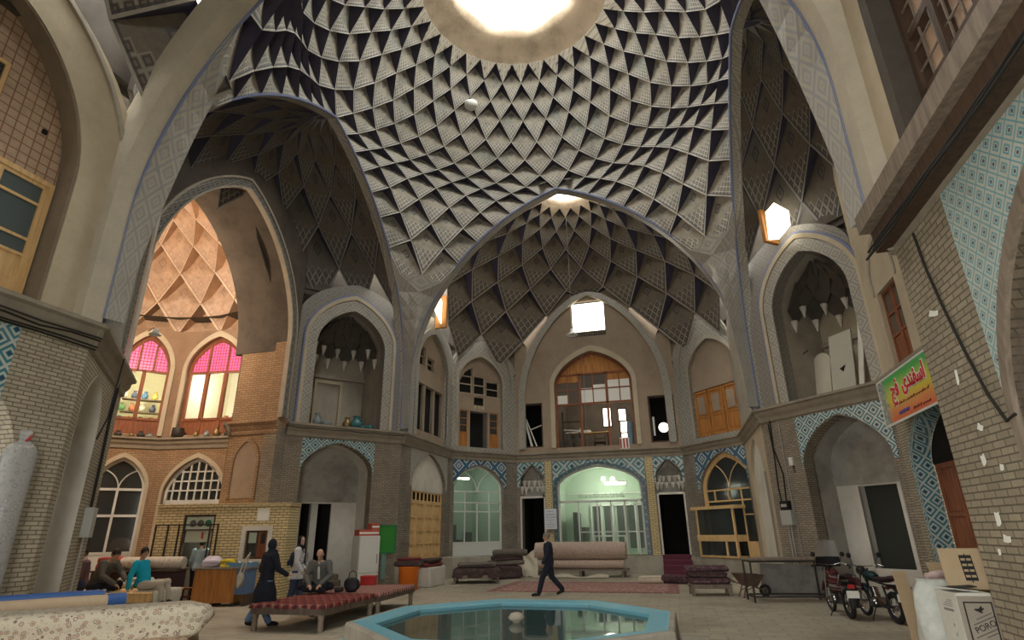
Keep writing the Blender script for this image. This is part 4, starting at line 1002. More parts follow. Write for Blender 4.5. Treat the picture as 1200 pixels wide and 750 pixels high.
PAW, PAD, PAC = pink_front('PA', 'passage_far_left', 2.02, .86, 'pink headed arched shop window with glowing shelves, left of the pair', 'warm brick passage wall with white framed shop window')
light('pink_shop_light', 'POINT', FM('PB') @ V((1.3, 1.3, 7.9)), 30, (1, .96, .78), .2)
light('pink_shop_light', 'POINT', FM('PA') @ V((1.9, 1.3, 7.9)), 26, (1, .92, .62), .2)
# white latticed arch and white shop window below
wd = window('PB', 'white arched lattice door front under the pink window, passage', y=.12)
fm = MB(); fm.band(arch(1.72, 1.12, .1, 3.35, 4.6), arch(1.72, 1.22, .1, 3.4, 4.72), 0, .08)
fm.box(.5, 2.94, 0, .08, 3.0, 3.15); fm.box(.5, 2.94, 0, .06, 1.9, 2.0); fm.box(.5, 2.94, .02, .06, .1, .9)
for i in range(1, 8):
    x = .5 + 2.44 * i / 8; top = 3.4 + 1.25 * arch_g(1 - abs(x - 1.72) / 1.22); fm.box(x - .03, x + .03, 0, .05, .9 if i % 2 == 0 else 3.1, top)
for i in range(1, 8): 
    x = .5 + 2.44 * i / 8; fm.box(x - .1, x + .1, .0, .06, 1.95, 2.25); fm.box(x - .04, x + .04, 0, .06, 2.2, 3.0)
for z in (3.5, 3.85, 4.2): fm.box(.62 + (z - 3.5) * .5, 2.82 - (z - 3.5) * .5, 0, .05, z - .025, z + .025)
fm.build('window_frame', M['white_metal'], wd); MB().prism([arch(1.72, 1.15, .9, 3.4, 4.62)], .06, .08).build('pane', M['glass'], wd)
room('PB', .3, 3.1, .4, 2, 0, 5, 'dim', 'back_room', PBW)
wd = window('PA', 'white framed arched shop window at the back left of the passage', y=.12)
fm = MB(); fm.band(arch(2.02, .78, .1, 3.5, 4.6), arch(2.02, .86, .1, 3.6, 4.72), 0, .08)
for z in (1.3, 2.6, 3.55): fm.box(1.16, 2.88, 0, .07, z - .045, z + .045)
fm.box(1.98, 2.06, 0, .07, 1.3, 3.55); fm.box(1.16, 2.88, .02, .07, .1, 1.3)
for sx_ in (-1, 1): fm.tube([(2.02 + sx_ * .8 * (1 - cos(a_)), .03, 3.55 + .75 * sin(a_)) for a_ in [pi / 2 * i / 8 for i in range(9)]], .025, 4)
fm.build('window_frame', M['white_metal'], wd); MB().prism([arch(2.02, .8, 1.3, 3.55, 4.6)], .05, .07).build('pane', M['glass'], wd)
room('PA', 1.0, 3.1, .4, 2, 0, 5, 'dim', 'back_room', PAW)
gd = MB(); gd.lathe([(.55, 0), (.5, .2), (.2, .45), (.02, .5)], (2.45, .75, 1.35), 8); gd.build('display_heap', M['plaster_cream'], PAW)
w = facade('PC', 'passage_right', 'warm carved plaster strip right of the pink windows', [], [], low_mat='brick_orange', up_mat='brick_orange', top=11.5, corn=(.1, .1))
FAC['PD'] = ((-18.2, -4.5), (-18.2, 2.3)); FAC['PE'] = ((-9.7, -3.2), (-18.2, -4.5))
wall('PD', 'wall_passage_left', [rect(0, 6.8, -.1, 12)], M['brick_orange'], label='plain brick end of the passage')
wall('PE', 'wall_passage_near', [rect(0, 8.6, -.1, 12)], M['brick_orange'], label='plain brick near side of the passage')
# domelet over the passage
pv = MB(); RP = [1.2, 1.7, 2.5, 3.3, 4.0, 4.5, 4.85, 5.0]; ZP = [15.3, 14.9, 14.3, 13.5, 12.5, 11.3, 10.0, 8.7]; n = 32
def pnd(i, j): return V((-14.7 + RP[j] * sin(2 * pi * i / n), .3 + RP[j] * cos(2 * pi * i / n), ZP[j]))
for j in range(1, len(RP) - 1):
    for i in range(n):
        if (i + j) % 2 == 0: continue
        T, L, R_, Bm = pnd(i, j - 1), pnd(i - 1, j), pnd(i + 1, j), pnd(i, j + 1)
        if (L.x + R_.x) / 2 > -11.6: continue
        cell(pv, T, L, R_, Bm, V((sin(2 * pi * i / n), cos(2 * pi * i / n), .12)).normalized(), .4 * (L - R_).length, 0, 1, 4, .5)
for i in range(0, n, 2): pv.add([pnd(i, 0), pnd(i + 2, 0), pnd(i + 1, 1)], [(0, 1, 2)], 0)
M['dome_pass'] = dome_tile('vault_cream', (.66, .48, .35), (.54, .40, .30), (.46, .33, .25), (.74, .60, .46), (.50, .31, .19), 4, .45)
M['soffit_pass'] = plaster('vault_cream_brow', (.50, .32, .20), (.20, .11, .06), .6, 1.5)
o = pv.build('ceiling', [M['dome_pass'], M['soffit_pass']]); tag(o, 'cream muqarnas domelet glowing over the passage', 'ceiling', kind='structure')
rr = MB(); rr.grid([[V((-14.7 + r * sin(2 * pi * k / 16), .3 + r * cos(2 * pi * k / 16), z)) for k in range(16)] for r, z in ((1.2, 15.3), (1.05, 15.4), (1.0, 15.5), (1.0, 15.9), (2.5, 15.9))], 0, True, True); rr.build('roof_ring', M['plaster_cream'], o)
light('passage_lamp', 'POINT', (-13.6, -.2, 9.2), 300, (1, .74, .50), .4)
# ================================================================ people
def frame_of(f, up=(0, 0, 1)):
    f = V(f).normalized(); u = V(up); x = f.cross(u).normalized(); u = x.cross(f)
    return x, f, u
def loft(mb, secs, side, seg=14):
    """secs: (centre, half width, half depth); side: lateral direction"""
    side = V(side).normalized(); rows = []
    n = len(secs)
    for i, (c, rx, ry) in enumerate(secs):
        c = V(c); d = V(secs[min(i + 1, n - 1)][0]) - V(secs[max(i - 1, 0)][0]); d.normalize()
        s_ = (side - d * side.dot(d)).normalized(); y = d.cross(s_)
        rows.append([c + s_ * (rx * cos(2 * pi * k / seg)) + y * (ry * sin(2 * pi * k / seg)) for k in range(seg)])
    mb.grid(rows, 0, True, True)
    mb.add(rows[0], [list(range(seg))[::-1]]); mb.add(rows[-1], [list(range(seg))])
def blob(mb, c, r, ax=None, seg=12, n=8):
    c = V(c); x, y, z = ax or (V((1, 0, 0)), V((0, 1, 0)), V((0, 0, 1))); r = r if hasattr(r, '__len__') else (r, r, r)
    rows = []
    for i in range(n + 1):
        t = pi * i / n; rr = max(.02, sin(t))
        rows.append([c + x * (r[0] * rr * cos(2 * pi * k / seg)) + y * (r[1] * rr * sin(2 * pi * k / seg)) - z * (r[2] * cos(t)) for k in range(seg)])
    mb.grid(rows, 0, True, True); mb.add(rows[0], [list(range(seg))]); mb.add(rows[-1], [list(range(seg))])
def limb(mb, pts, rs):
    mb.tube(pts, rs, 10)
    for p, r in zip(pts, rs): blob(mb, p, r, None, 10, 6)
def hand(mb, w, d, palm_n, s=1.0, curl=.5, side=1):
    """palm, four unequal bent fingers and a thumb from the side of the palm"""
    w = V(w); d = V(d).normalized(); n = V(palm_n); n = (n - d * n.dot(d)).normalized(); x = d.cross(n) * side
    pc = w + d * .045 * s
    mb.tube([w, w + d * .03 * s, w + d * .085 * s], [.026 * s, .034 * s, .036 * s], 8, flat=.6)
    for k, (off, ln) in enumerate(((-.027, .062), (-.009, .074), (.009, .070), (.026, .055))):
        b = w + d * .085 * s + x * off * s
        m = b + (d * cos(curl * .6) + n * sin(curl * .6)) * ln * .5 * s
        e = m + (d * cos(curl * 1.5) + n * sin(curl * 1.5)) * ln * .5 * s
        limb(mb, [b, m, e], [.0105 * s, .0095 * s, .008 * s])
    tb = w + d * .03 * s - x * .028 * s; tm = tb + (d * .6 - x * .8 + n * .2).normalized() * .035 * s; te = tm + (d * .9 - x * .15 + n * .4).normalized() * .03 * s
    limb(mb, [tb, tm, te], [.013 * s, .011 * s, .009 * s])
def head(mb, c, f, up, s=1.0):
    x, f, u = frame_of(f, up); c = V(c)
    blob(mb, c + u * .015 * s - f * .01 * s, (.075 * s, .095 * s, .105 * s), (x, f, u), 16, 12)
    blob(mb, c - u * .05 * s + f * .025 * s, (.055 * s, .068 * s, .07 * s), (x, f, u), 14, 10)
    blob(mb, c - u * .100 * s + f * .062 * s, (.028 * s, .024 * s, .02 * s), (x, f, u))
    mb.tube([c + f * .078 * s + u * .02 * s, c + f * .105 * s - u * .025 * s], [.009 * s, .016 * s], 8)
    blob(mb, c + f * .088 * s - u * .058 * s, (.026 * s, .012 * s, .011 * s), (x, f, u))
    for q in (-1, 1):
        blob(mb, c + x * q * .076 * s - f * .012 * s - u * .012 * s, (.012 * s, .022 * s, .033 * s), (x, f, u))
        blob(mb, c + x * q * .03 * s + f * .082 * s + u * .028 * s, (.022 * s, .012 * s, .009 * s), (x, f, u))
def face_marks(par, c, f, up, s, brow):
    x, f, u = frame_of(f, up); c = V(c)
    for q in (-1, 1):
        mb = MB(); blob(mb, c + x * q * .031 * s + f * .085 * s + u * .006 * s, (.013 * s, .008 * s, .008 * s), (x, f, u), 8, 6); mb.build('eye', M['eye'], par)
        mb = MB(); mb.tube([c + x * q * .016 * s + f * .093 * s + u * .03 * s, c + x * q * .05 * s + f * .082 * s + u * .031 * s], .006 * s, 6); mb.build('eyebrow', brow, par)
    mb = MB(); mb.tube([c - x * .024 * s + f * .09 * s - u * .058 * s, c + f * .1 * s - u * .057 * s, c + x * .024 * s + f * .09 * s - u * .058 * s], .006 * s, 6); mb.build('lips', M['lips'], par)
def hair_cap(mb, c, f, up, s=1.0, back=.04, grow=.010, front=.42):
    x, f, u = frame_of(f, up); c = V(c); rows = []
    for i in range(9):
        t = pi * .70 * i / 8
        row = []
        for k in range(18):
            a = 2 * pi * k / 18; fr = cos(a)
            tt = t * (1.0 - front * max(0, fr) + .12 * max(0, -fr))
            r = sin(tt); row.append(c + u * .015 * s - f * .01 * s + x * ((.075 * s + grow) * r * sin(a)) + f * ((.095 * s + grow) * r * cos(a)) + u * ((.105 * s + grow) * cos(tt)))
        rows.append(row)
    mb.grid(rows, 0, True, True)
    inn = [[c + (p - c) * .86 for p in r] for r in rows]; mb.grid(inn, 0, True, True)
    mb.add(rows[-1] + inn[-1], [(k, (k + 1) % 18, 18 + (k + 1) % 18, 18 + k) for k in range(18)])
def fuse(o, vox=.012, it=4):
    r = o.modifiers.new('fuse', 'REMESH'); r.mode = 'VOXEL'; r.voxel_size = vox; r.use_smooth_shade = True
    s_ = o.modifiers.new('soft', 'SMOOTH'); s_.factor = .5; s_.iterations = it
    return o
def stand(lean=0.0, stride=(0, 0), knee=(.0, .0), arms=None):
    J = dict(pel=(0, 0, .93), wst=(0, lean * .3, 1.08), chs=(0, lean * .8, 1.27), up=(0, lean, 1.42), nk=(0, lean + .01, 1.50), hd=(0, lean + .04, 1.635), hf=(0, 1, -.05), hu=(0, 0, 1), side=(1, 0, 0))
    for q, n in ((-1, 'l'), (1, 'r')):
        i = 0 if q < 0 else 1
        J['sh' + n] = (q * .185, lean, 1.41); J['el' + n] = (q * .24, lean - .03, 1.12); J['wr' + n] = (q * .24, lean + .05, .87)
        J['hp' + n] = (q * .09, 0, .90); J['kn' + n] = (q * .095, stride[i] * .5 + knee[i], .49); J['an' + n] = (q * .095, stride[i], .085 + max(0, -stride[i]) * .12); J['to' + n] = (q * .11, stride[i] + .19, .035)
    J.update(arms or {})
    return J
def torso_secs(J, g):
    return [(V(J['pel']) - V((0, 0, .08)) * (1 if J.get('st', 1) else 0), .15 + g, .105 + g), (J['pel'], .165 + g, .115 + g), (J['wst'], .145 + g, .10 + g), (J['chs'], .165 + g, .115 + g), (J['up'], .15 + g, .095 + g), (V(J['up']).lerp(V(J['nk']), .6), .08 + g, .07 + g)]
def person(label, loc, f, J, skin, clothes, hair=None, hairmat=None, s=1.0, hands=(.5, .5), vox=.013, palm=None):
    """one continuous body, then hair and garments as children; J holds the joints in the person's own frame"""
    f = V((f[0], f[1], 0)).normalized(); rz = math.atan2(-f.x, f.y)
    body = MB(); J = {k: (V(v) if hasattr(v, '__len__') else v) for k, v in J.items()}
    loft(body, torso_secs(J, 0), J['side'])
    limb(body, [J['up'], J['nk'], J['hd'] - J['hu'] * .06], [.062, .055, .055])
    head(body, J['hd'], J['hf'], J['hu'])
    for n, q in (('l', -1), ('r', 1)):
        limb(body, [J['sh' + n], J['sh' + n].lerp(J['el' + n], .45), J['el' + n], J['el' + n].lerp(J['wr' + n], .4), J['wr' + n]], [.062, .052, .042, .041, .027])
        d = J.get('hd' + n, J['wr' + n] - J['el' + n]); hand(body, J['wr' + n], d, J.get('pn' + n, V((-q, .2, 0))), 1.0, hands[0 if q < 0 else 1], q)
        limb(body, [J['hp' + n], J['hp' + n].lerp(J['kn' + n], .5), J['kn' + n], J['kn' + n].lerp(J['an' + n], .35), J['an' + n]], [.092, .078, .058, .058, .038])
        limb(body, [J['an' + n] - V((0, 0, .02)), J['an' + n].lerp(J['to' + n], .6), J['to' + n]], [.042, .04, .03])
    o = fuse(body.build('person', skin), vox * .75, 3)
    o.location = loc; o.rotation_euler = (0, 0, rz); o.scale = (s, s, s)
    tag(o, label, 'person')
    face_marks(o, J['hd'], J['hf'], J['hu'], 1.0, hairmat or M['hair_black'])
    if hair:
        mb = MB(); hair(mb, J); mb.build('hair', hairmat, o)
    for name, mat, fn in clothes:
        mb = MB(); fn(mb, J); fuse(mb.build(name, mat, o), vox, 4)
    return o
# garments
def jacket(g=.03, cuff=.95, hem=.0):
    def fn(mb, J):
        S_ = torso_secs(J, g)
        if hem: S_ = [(J['pel'] - V((0, 0, hem)), .175 + g, .125 + g)] + S_
        loft(mb, S_, J['side'])
        for n in 'lr':
            limb(mb, [J['sh' + n], J['sh' + n].lerp(J['el' + n], .45), J['el' + n], J['el' + n].lerp(J['wr' + n], cuff)], [.068 + g * .8, .058 + g * .6, .05 + g * .5, .036 + g * .5])
    return fn
def trousers(g=.018):
    def fn(mb, J):
        loft(mb, torso_secs(J, g * .8)[:3], J['side'])
        for n in 'lr':
            limb(mb, [J['hp' + n], J['hp' + n].lerp(J['kn' + n], .5), J['kn' + n], J['kn' + n].lerp(J['an' + n], .35), J['an' + n] + (J['kn' + n] - J['an' + n]) * .08], [.098 + g, .085 + g, .068 + g, .062 + g, .056 + g])
    return fn
def shoe(n):
    return lambda mb, J: limb(mb, [J['an' + n] - V((0, 0, .03)), J['an' + n].lerp(J['to' + n], .55) + V((0, 0, -.005)), J['to' + n]], [.052, .05, .042])
SHOES = 0
def skirt(z, r=.23):
    def fn(mb, J):
        p = J['pel']; loft(mb, [((p.x, p.y, z), r, r * .85), ((p.x, p.y, (z + p.z) / 2), r * .93, r * .75), (p, .19, .15), (J['wst'], .17, .125)], J['side'])
    return fn
def scarf(tail=.25):
    def fn(mb, J):
        x, f, u = frame_of(J['hf'], J['hu']); c = J['hd']
        blob(mb, c + u * .012 - f * .03, (.098, .10, .128), (x, f, u), 16, 12)
        loft(mb, [(c - u * .09 - f * .03, .085, .09), (J['nk'], .10, .095), (J['up'] + V((0, 0, .02)), .15, .115)], J['side'])
        limb(mb, [J['nk'] + f * .09, J['up'] + f * .12 - u * tail * .4, J['chs'] + f * .13 - u * tail * .5], [.05, .05, .035])
    return fn
def short_hair(front=.42, grow=.010): return lambda mb, J: hair_cap(mb, J['hd'], J['hf'], J['hu'], 1.0, .04, grow, front)
M['eye'] = plain('eye', (.03, .02, .015), .3); M['lips'] = plain('lips', (.36, .16, .12), .6)
M['skin'] = plain('skin', (.50, .31, .22), .55); M['skin2'] = plain('skin_tan', (.42, .25, .165), .55)
M['hair_black'] = plain('hair_black', (.012, .010, .010), .6); M['hair_grey'] = plain('hair_grey', (.20, .19, .18), .7)
def cloth(name, c, k=18):
    t = NT(name, .9, 0, .15); n_ = t.noise(t.obj(), k, 4); t.bump(t.noise(t.obj(), 9, 3), .5, .03)
    return t.out(t.mix(t.rng(n_, .3, .7, 0, .5), c, tuple(q * .6 for q in c)))
M['suit'] = cloth('suit_navy', (.028, .032, .05)); M['trouser_black'] = cloth('cloth_black', (.018, .018, .024)); M['coat_black'] = cloth('coat_black', (.02, .022, .032))
M['jeans'] = cloth('jeans_blue', (.12, .20, .32)); M['jeans_dark'] = cloth('jeans_dark', (.05, .07, .13)); M['coat_white'] = cloth('coat_pale', (.62, .63, .64))
M['turq'] = cloth('shirt_turquoise', (.015, .36, .50)); M['beige'] = cloth('trousers_beige', (.47, .42, .34)); M['grey_jacket'] = cloth('jacket_grey', (.13, .13, .12))
M['brown_jacket'] = cloth('jacket_brown_grey', (.12, .105, .085)); M['shirt_white'] = cloth('shirt_white', (.60, .60, .57)); M['mauve'] = cloth('top_mauve', (.17, .10, .11)); M['shirt_blue'] = cloth('shirt_pale_blue', (.40, .50, .54))
M['shoe'] = plain('shoe_black', (.015, .014, .013), .4); M['scarf_pink'] = cloth('scarf_pale_pink', (.62, .47, .45))

# the man walking past the pool
J = stand(.02, (.33, -.36), (.05, .06), dict(ell=(-.25, .06, 1.13), wrl=(-.24, .20, .90), elr=(.24, -.10, 1.14), wrr=(.24, -.03, .88)))
J['anr'] = (.095, -.40, .15); J['tor'] = (.11, -.24, .05); J['knr'] = (.095, -.08, .50)
person('grey haired man in a dark navy suit walking behind the pool', (-.52, 4.97, 0), (-.96, -.27), J, M['skin2'],
       [('jacket', M['suit'], jacket(.035, .95, .10)), ('trousers', M['suit'], trousers(.02)), ('shoe', M['shoe'], shoe('l')), ('shoe', M['shoe'], shoe('r')),
        ('shirt_front', M['shirt_white'], lambda mb, J: loft(mb, [(J['chs'] + V((0, .075, -.08)), .05, .085), (J['up'] + V((0, .07, .0)), .05, .06), (J['nk'] + V((0, .02, 0)), .06, .062)], J['side']))],
       short_hair(.45, .008), M['hair_grey'], 1.03)
# the woman in black by the bench
J = stand(.03, (.12, -.22), (.04, .0), dict(elr=(.29, .10, 1.14), wrr=(.33, .30, 1.02), hdr=(.25, 1, -.1), pnr=(0, 0, 1), ell=(-.25, -.02, 1.13), wrl=(-.23, .12, .92)))
J['hf'] = (.2, 1, -.05); J['anl'] = (-.12, -.26, .13); J['tol'] = (-.13, -.10, .04); J['knl'] = (-.11, -.05, .49); J['anr'] = (.09, .12, .085); J['tor'] = (.1, .3, .035)
person('woman in a black coat, dark headscarf and blue jeans, seen from behind', (-5.42, -2.0, 0), (.45, .9), J, M['skin'],
       [('coat', M['coat_black'], jacket(.035, .95, 0)), ('coat_skirt', M['coat_black'], skirt(.48, .30)), ('jeans', M['jeans'], trousers(.016)), ('shoe', M['shoe'], shoe('l')), ('shoe', M['shoe'], shoe('r')), ('headscarf', M['coat_black'], scarf(.1))],
       None, M['hair_black'], 1.0)
# the woman in the pale coat
J = stand(.02, (.15, -.12), (.03, .02), dict(elr=(.25, .03, 1.13), wrr=(.24, .18, .92), ell=(-.25, .0, 1.12), wrl=(-.23, .16, .95)))
J['hf'] = (.75, .62, -.05)
person('woman in a pale coat and black headscarf looking back over her shoulder', (-6.55, .70, 0), (.9, .42), J, M['skin'],
       [('coat', M['coat_white'], jacket(.035, .95, 0)), ('coat_skirt', M['coat_white'], skirt(.72, .225)), ('jeans', M['jeans_dark'], trousers(.016)), ('shoe', M['shoe'], shoe('l')), ('shoe', M['shoe'], shoe('r')), ('headscarf', M['trouser_black'], scarf(.25))],
       None, M['hair_black'], 1.03)
# bald man sitting cross legged on the near bench
def seated(bend, z=0.0):
    J = dict(st=0, pel=(0, 0, .11), wst=(0, bend * .25, .27), chs=(0, bend * .65, .46), up=(0, bend, .60), nk=(0, bend * 1.15, .67), hd=(0, bend * 1.15 + .09, .79), hf=(0, .8, -.6), hu=(0, .6, .8), side=(1, 0, 0),
             hpl=(-.1, .02, .1), hpr=(.1, .02, .1), knl=(-.33, .34, .12), knr=(.33, .34, .12), anl=(.10, .36, .07), anr=(-.10, .42, .07), tol=(.24, .42, .05), tor=(-.24, .47, .05),
             shl=(-.185, bend, .585), shr=(.185, bend, .585), ell=(-.27, bend + .10, .33), elr=(.27, bend + .10, .33), wrl=(-.13, bend + .30, .17), wrr=(.13, bend + .30, .17), pnl=(0, -.3, -1), pnr=(0, -.3, -1))
    return J
J = seated(.12)
person('bald man in a grey jacket sitting cross legged on the near red bench', (-5.22, -.20, .545), (.30, -.95), J, M['skin'],
       [('jacket', M['grey_jacket'], jacket(.035, .95)), ('trousers', M['trouser_black'], trousers(.02)), ('shirt_front', M['shirt_white'], lambda mb, J: loft(mb, [(J['wst'] + V((0, .09, 0)), .05, .07), (J['chs'] + V((0, .08, .0)), .05, .085), (J['up'] + V((0, .06, .02)), .05, .06)], J['side'])), ('sock', M['trouser_black'], shoe('l')), ('sock', M['trouser_black'], shoe('r'))],
       None, M['hair_grey'], 1.06)
# men on the left platform
J = seated(-.16); J.update(hf=(.45, .9, -.1), hu=(0, .0, 1), hd=(0, -.14, .83), nk=(0, -.17, .69), ell=(-.30, -.30, .36), wrl=(-.30, -.42, .06), hdl=(0, -.6, -.6), pnl=(0, .6, -.8), elr=(.31, -.18, .32), wrr=(.34, -.16, .05), hdr=(.1, .3, -.6), pnr=(0, .6, -.8),
                       knl=(-.16, .46, .16), knr=(.14, .48, .14), anl=(-.14, .52, -.22), anr=(.14, .53, -.22), tol=(-.13, .68, -.30), tor=(.14, .69, -.30))
person('black haired man in a bright turquoise shirt leaning back on the left platform', (-9.72, -1.05, .59), (.95, .24), J, M['skin2'],
       [('shirt', M['turq'], jacket(.028, .93)), ('trousers', M['beige'], trousers(.02)), ('shoe', M['shoe'], shoe('l')), ('shoe', M['shoe'], shoe('r'))], short_hair(.42, .013), M['hair_black'], 1.06)
J = seated(.26); J.update(hf=(.15, .95, -.35), hu=(0, .35, .93), ell=(-.27, .42, .36), wrl=(-.14, .66, .22), elr=(.28, .38, .34), wrr=(.13, .62, .16))
person('black haired man in a brown grey jacket bending over his hands on the left platform', (-10.85, -1.45, .59), (.95, .12), J, M['skin2'],
       [('jacket', M['brown_jacket'], jacket(.04, .95, .05)), ('trousers', M['trouser_black'], trousers(.025)), ('sock', M['trouser_black'], shoe('l')), ('sock', M['trouser_black'], shoe('r'))], short_hair(.42, .014), M['hair_black'], 1.08)
J = seated(.05); J.update(hf=(-.2, 1, -.15), hu=(0, .1, 1), hd=(0, .10, .82), knl=(-.14, .42, .40), knr=(.14, .44, .38), anl=(-.12, .52, .06), anr=(.12, .54, .06), tol=(-.12, .70, .04), tor=(.12, .72, .04), wrl=(-.10, .40, .42), wrr=(.10, .42, .42), ell=(-.25, .16, .30), elr=(.25, .16, .30))
person('person in a mauve top and pale pink scarf hugging their knees beside the left pier', (-11.5, -1.28, .59), (-.35, -.93), J, M['skin'],
       [('top', M['mauve'], jacket(.035, .95)), ('trousers', M['jeans_dark'], trousers(.022)), ('shoe', M['shoe'], shoe('l')), ('shoe', M['shoe'], shoe('r')), ('scarf', M['scarf_pink'], lambda mb, J: loft(mb, [(J['up'] + V((0, .05, -.05)), .12, .10), (J['nk'], .10, .095), (J['nk'] + V((0, .02, .05)), .075, .08)], J['side']))],
       short_hair(.40, .014), M['hair_black'], 1.08)
# the figure in the kiosk doorway
J = stand(.02, (.05, -.05)); J['hf'] = (0, 1, -.1)
person('person in a pale blue shirt and dark trousers standing in the kiosk doorway', (-11.0, 2.05, 0), (-.3, .95), J, M['skin2'],
       [('shirt', M['shirt_blue'], jacket(.03, .9)), ('trousers', M['trouser_black'], trousers(.02)), ('shoe', M['shoe'], shoe('l')), ('shoe', M['shoe'], shoe('r'))], short_hair(.42, .012), M['hair_black'], 1.0)
# ================================================================ things in the hall
def dirz(fx, fy): return math.atan2(fy, fx)
def soft_box(mb, x0, x1, y0, y1, z0, z1, mat=0, n=10, bulge=.02, wob=.015, seed=0, droop=0.0):
    """a soft pile: box with rounded, slightly uneven sides"""
    rnd = random.Random(seed); cx, cy, cz = (x0 + x1) / 2, (y0 + y1) / 2, (z0 + z1) / 2; hx, hy, hz = (x1 - x0) / 2, (y1 - y0) / 2, (z1 - z0) / 2
    ph = [rnd.uniform(0, 6.28) for _ in range(6)]
    rows = []
    m = 28
    for i in range(n + 1):
        t = sin(pi / 2 * sin(pi / 2 * (-1 + 2 * i / n))); row = []
        e_ = min(1.0, (1 - abs(t)) * hx / (min(hy, hz) * .9)); prof = .02 + .98 * sqrt(max(0, 1 - (1 - e_) ** 2))
        for k in range(m):
            a = 2 * pi * k / m; ca, sa = cos(a), sin(a)
            r = 1 / max(abs(ca), abs(sa)) ** .82
            w = 1 + wob / max(hy, .05) * (sin(3 * a + ph[0] + t) + .6 * sin(5 * a + ph[1]))
            row.append(V((cx + hx * t * (1 + .03 * sin(a * 2 + ph[2])), cy + hy * ca * r * prof * w, cz + hz * sa * r * prof * w - droop * t * t)))
        rows.append(row)
    mb.grid(rows, mat, True, True); mb.add(rows[0], [list(range(m))], mat); mb.add(rows[-1], [list(range(m))], mat)
    return mb
def draped(mb, x0, x1, y0, y1, z, drop, nx=24, ny=14, mat=0, wob=.01, th=.02, ends=True, seed=1):
    """cloth over a flat top with hanging, gently waved edges"""
    rnd = random.Random(seed); p1, p2 = rnd.uniform(0, 6), rnd.uniform(0, 6)
    xs = [x0, x0 - .005] if False else []
    def path(a0, a1, n, d):
        pts = []
        if d: pts += [(a0 - .03, -d), (a0 - .03, -d * .5), (a0 - .015, -.012)]
        pts += [(a0 + (a1 - a0) * i / n, 0) for i in range(n + 1)]
        if d: pts += [(a1 + .015, -.012), (a1 + .03, -d * .5), (a1 + .03, -d)]
        return pts
    px, py = path(x0, x1, nx, drop if ends else 0), path(y0, y1, ny, drop)
    rows = []
    for (x, dx) in px:
        row = []
        for (y, dy) in py:
            d = min(dx, dy); k = -d / max(drop, .01)
            row.append(V((x + (k * wob * 2 * sin(9 * y + p1) if dx < 0 else 0), y + (k * wob * 2 * sin(8 * x + p2) if dy < 0 else 0), z + d + wob * .4 * sin(5 * x + p1) * sin(6 * y + p2) + (.015 * sin(11 * (x + y)) if d < -.1 else 0))))
        rows.append(row)
    mb.grid(rows, mat); mb.grid([[p - V((0, 0, th)) for p in r] for r in rows], mat)
    return mb
def spiral_roll(mb, c0, c1, r, mat=0, end=1, seg=24, turns=4, sag=0.0, squash=1.0):
    """a rolled carpet: closed outside with a spiral showing at each end"""
    c0, c1 = V(c0), V(c1); d = (c1 - c0).normalized(); x = d.cross(V((0, 0, 1))).normalized(); y = x.cross(d); n = 10; rows = []
    for i in range(n + 1):
        t = i / n; c = c0.lerp(c1, t) - V((0, 0, sag * 4 * t * (1 - t)))
        rr = r * (1 - .06 * (abs(2 * t - 1) ** 10))
        rows.append([c + x * (rr * cos(2 * pi * k / seg)) + y * (rr * squash * sin(2 * pi * k / seg)) for k in range(seg)])
    mb.grid(rows, mat, True, True)
    for c, row, sg in ((c0, rows[0], -1), (c1, rows[-1], 1)):
        mb.add(row, [list(range(seg))], end)
        pts = [c + d * sg * .004 + x * (r * .93 * (k / 60) * cos(2 * pi * turns * k / 60)) + y * (r * squash * .93 * (k / 60) * sin(2 * pi * turns * k / 60)) for k in range(4, 61)]
        mb.tube(pts, r * .035, 4, mat)
    return mb

# ---- pool
PC_, PA_ = V((.57, -3.05, 0)), 2.7
def octa(a, z): return [PC_ + V((a / cos(pi / 8) * cos(pi / 8 + k * pi / 4), a / cos(pi / 8) * sin(pi / 8 + k * pi / 4), z)) for k in range(8)]
pool = empty('pool', PC_, 0, 'octagonal stone pool with a blue painted rim in the middle of the floor', 'pool')
off = lambda rows: [[p - PC_ for p in r] for r in rows]
M['pool_stone'] = plaster('pool_stone', (.40, .37, .31), (.16, .14, .12), .6, 2.0)
M['pool_blue'] = plaster('pool_blue', (.15, .43, .55), (.28, .42, .44), .5, 1.6, .5)
mb = MB(); mb.grid(off([octa(PA_ + .03, -.02), octa(PA_, .42), octa(PA_ - .02, .45), octa(PA_ - .10, .455)]), 0, False, True); mb.build('outer_wall', M['pool_stone'], pool)
mb = MB(); mb.grid(off([octa(PA_ - .10, .455), octa(PA_ - .14, .445), octa(PA_ - .42, .43), octa(PA_ - .46, .41), octa(PA_ - .48, .02)]), 0, False, True); mb.add(off([octa(PA_ - .48, .02)])[0], [list(range(8))]); mb.build('blue_rim', M['pool_blue'], pool)
t = NT('pool_water', .03, 0, .5); t.b.inputs['Alpha'].default_value = .80
t.bump(t.noise(t.obj(), 5, 2), .025, .02); M['water'] = t.out((.055, .085, .07))
mb = MB(); mb.add(off([octa(PA_ - .465, .36)])[0], [list(range(8))]); mb.build('water', M['water'], pool)
mb = MB(); mb.lathe([(.10, .0), (.09, .30), (.07, .38), (.13, .40), (.15, .44), (.10, .50), (.03, .52)], (0, 0, 0), 14); mb.build('fountain_stone', M['plaster_grey'], pool)
ps = empty('stone_step', (3.55, -3.6, 0), 0, 'low stone block against the right side of the pool', 'step')
MB().box(-.22, .22, -.45, .45, 0, .26).build('block', M['pool_stone'], ps, bevel=.03)
ps = empty('stone_step', (-2.35, -3.3, 0), 0, 'low blue splashed stone kerb against the left side of the pool', 'step')
MB().box(-.2, .2, -.5, .5, 0, .10).build('block', M['pool_blue'], ps, bevel=.03)

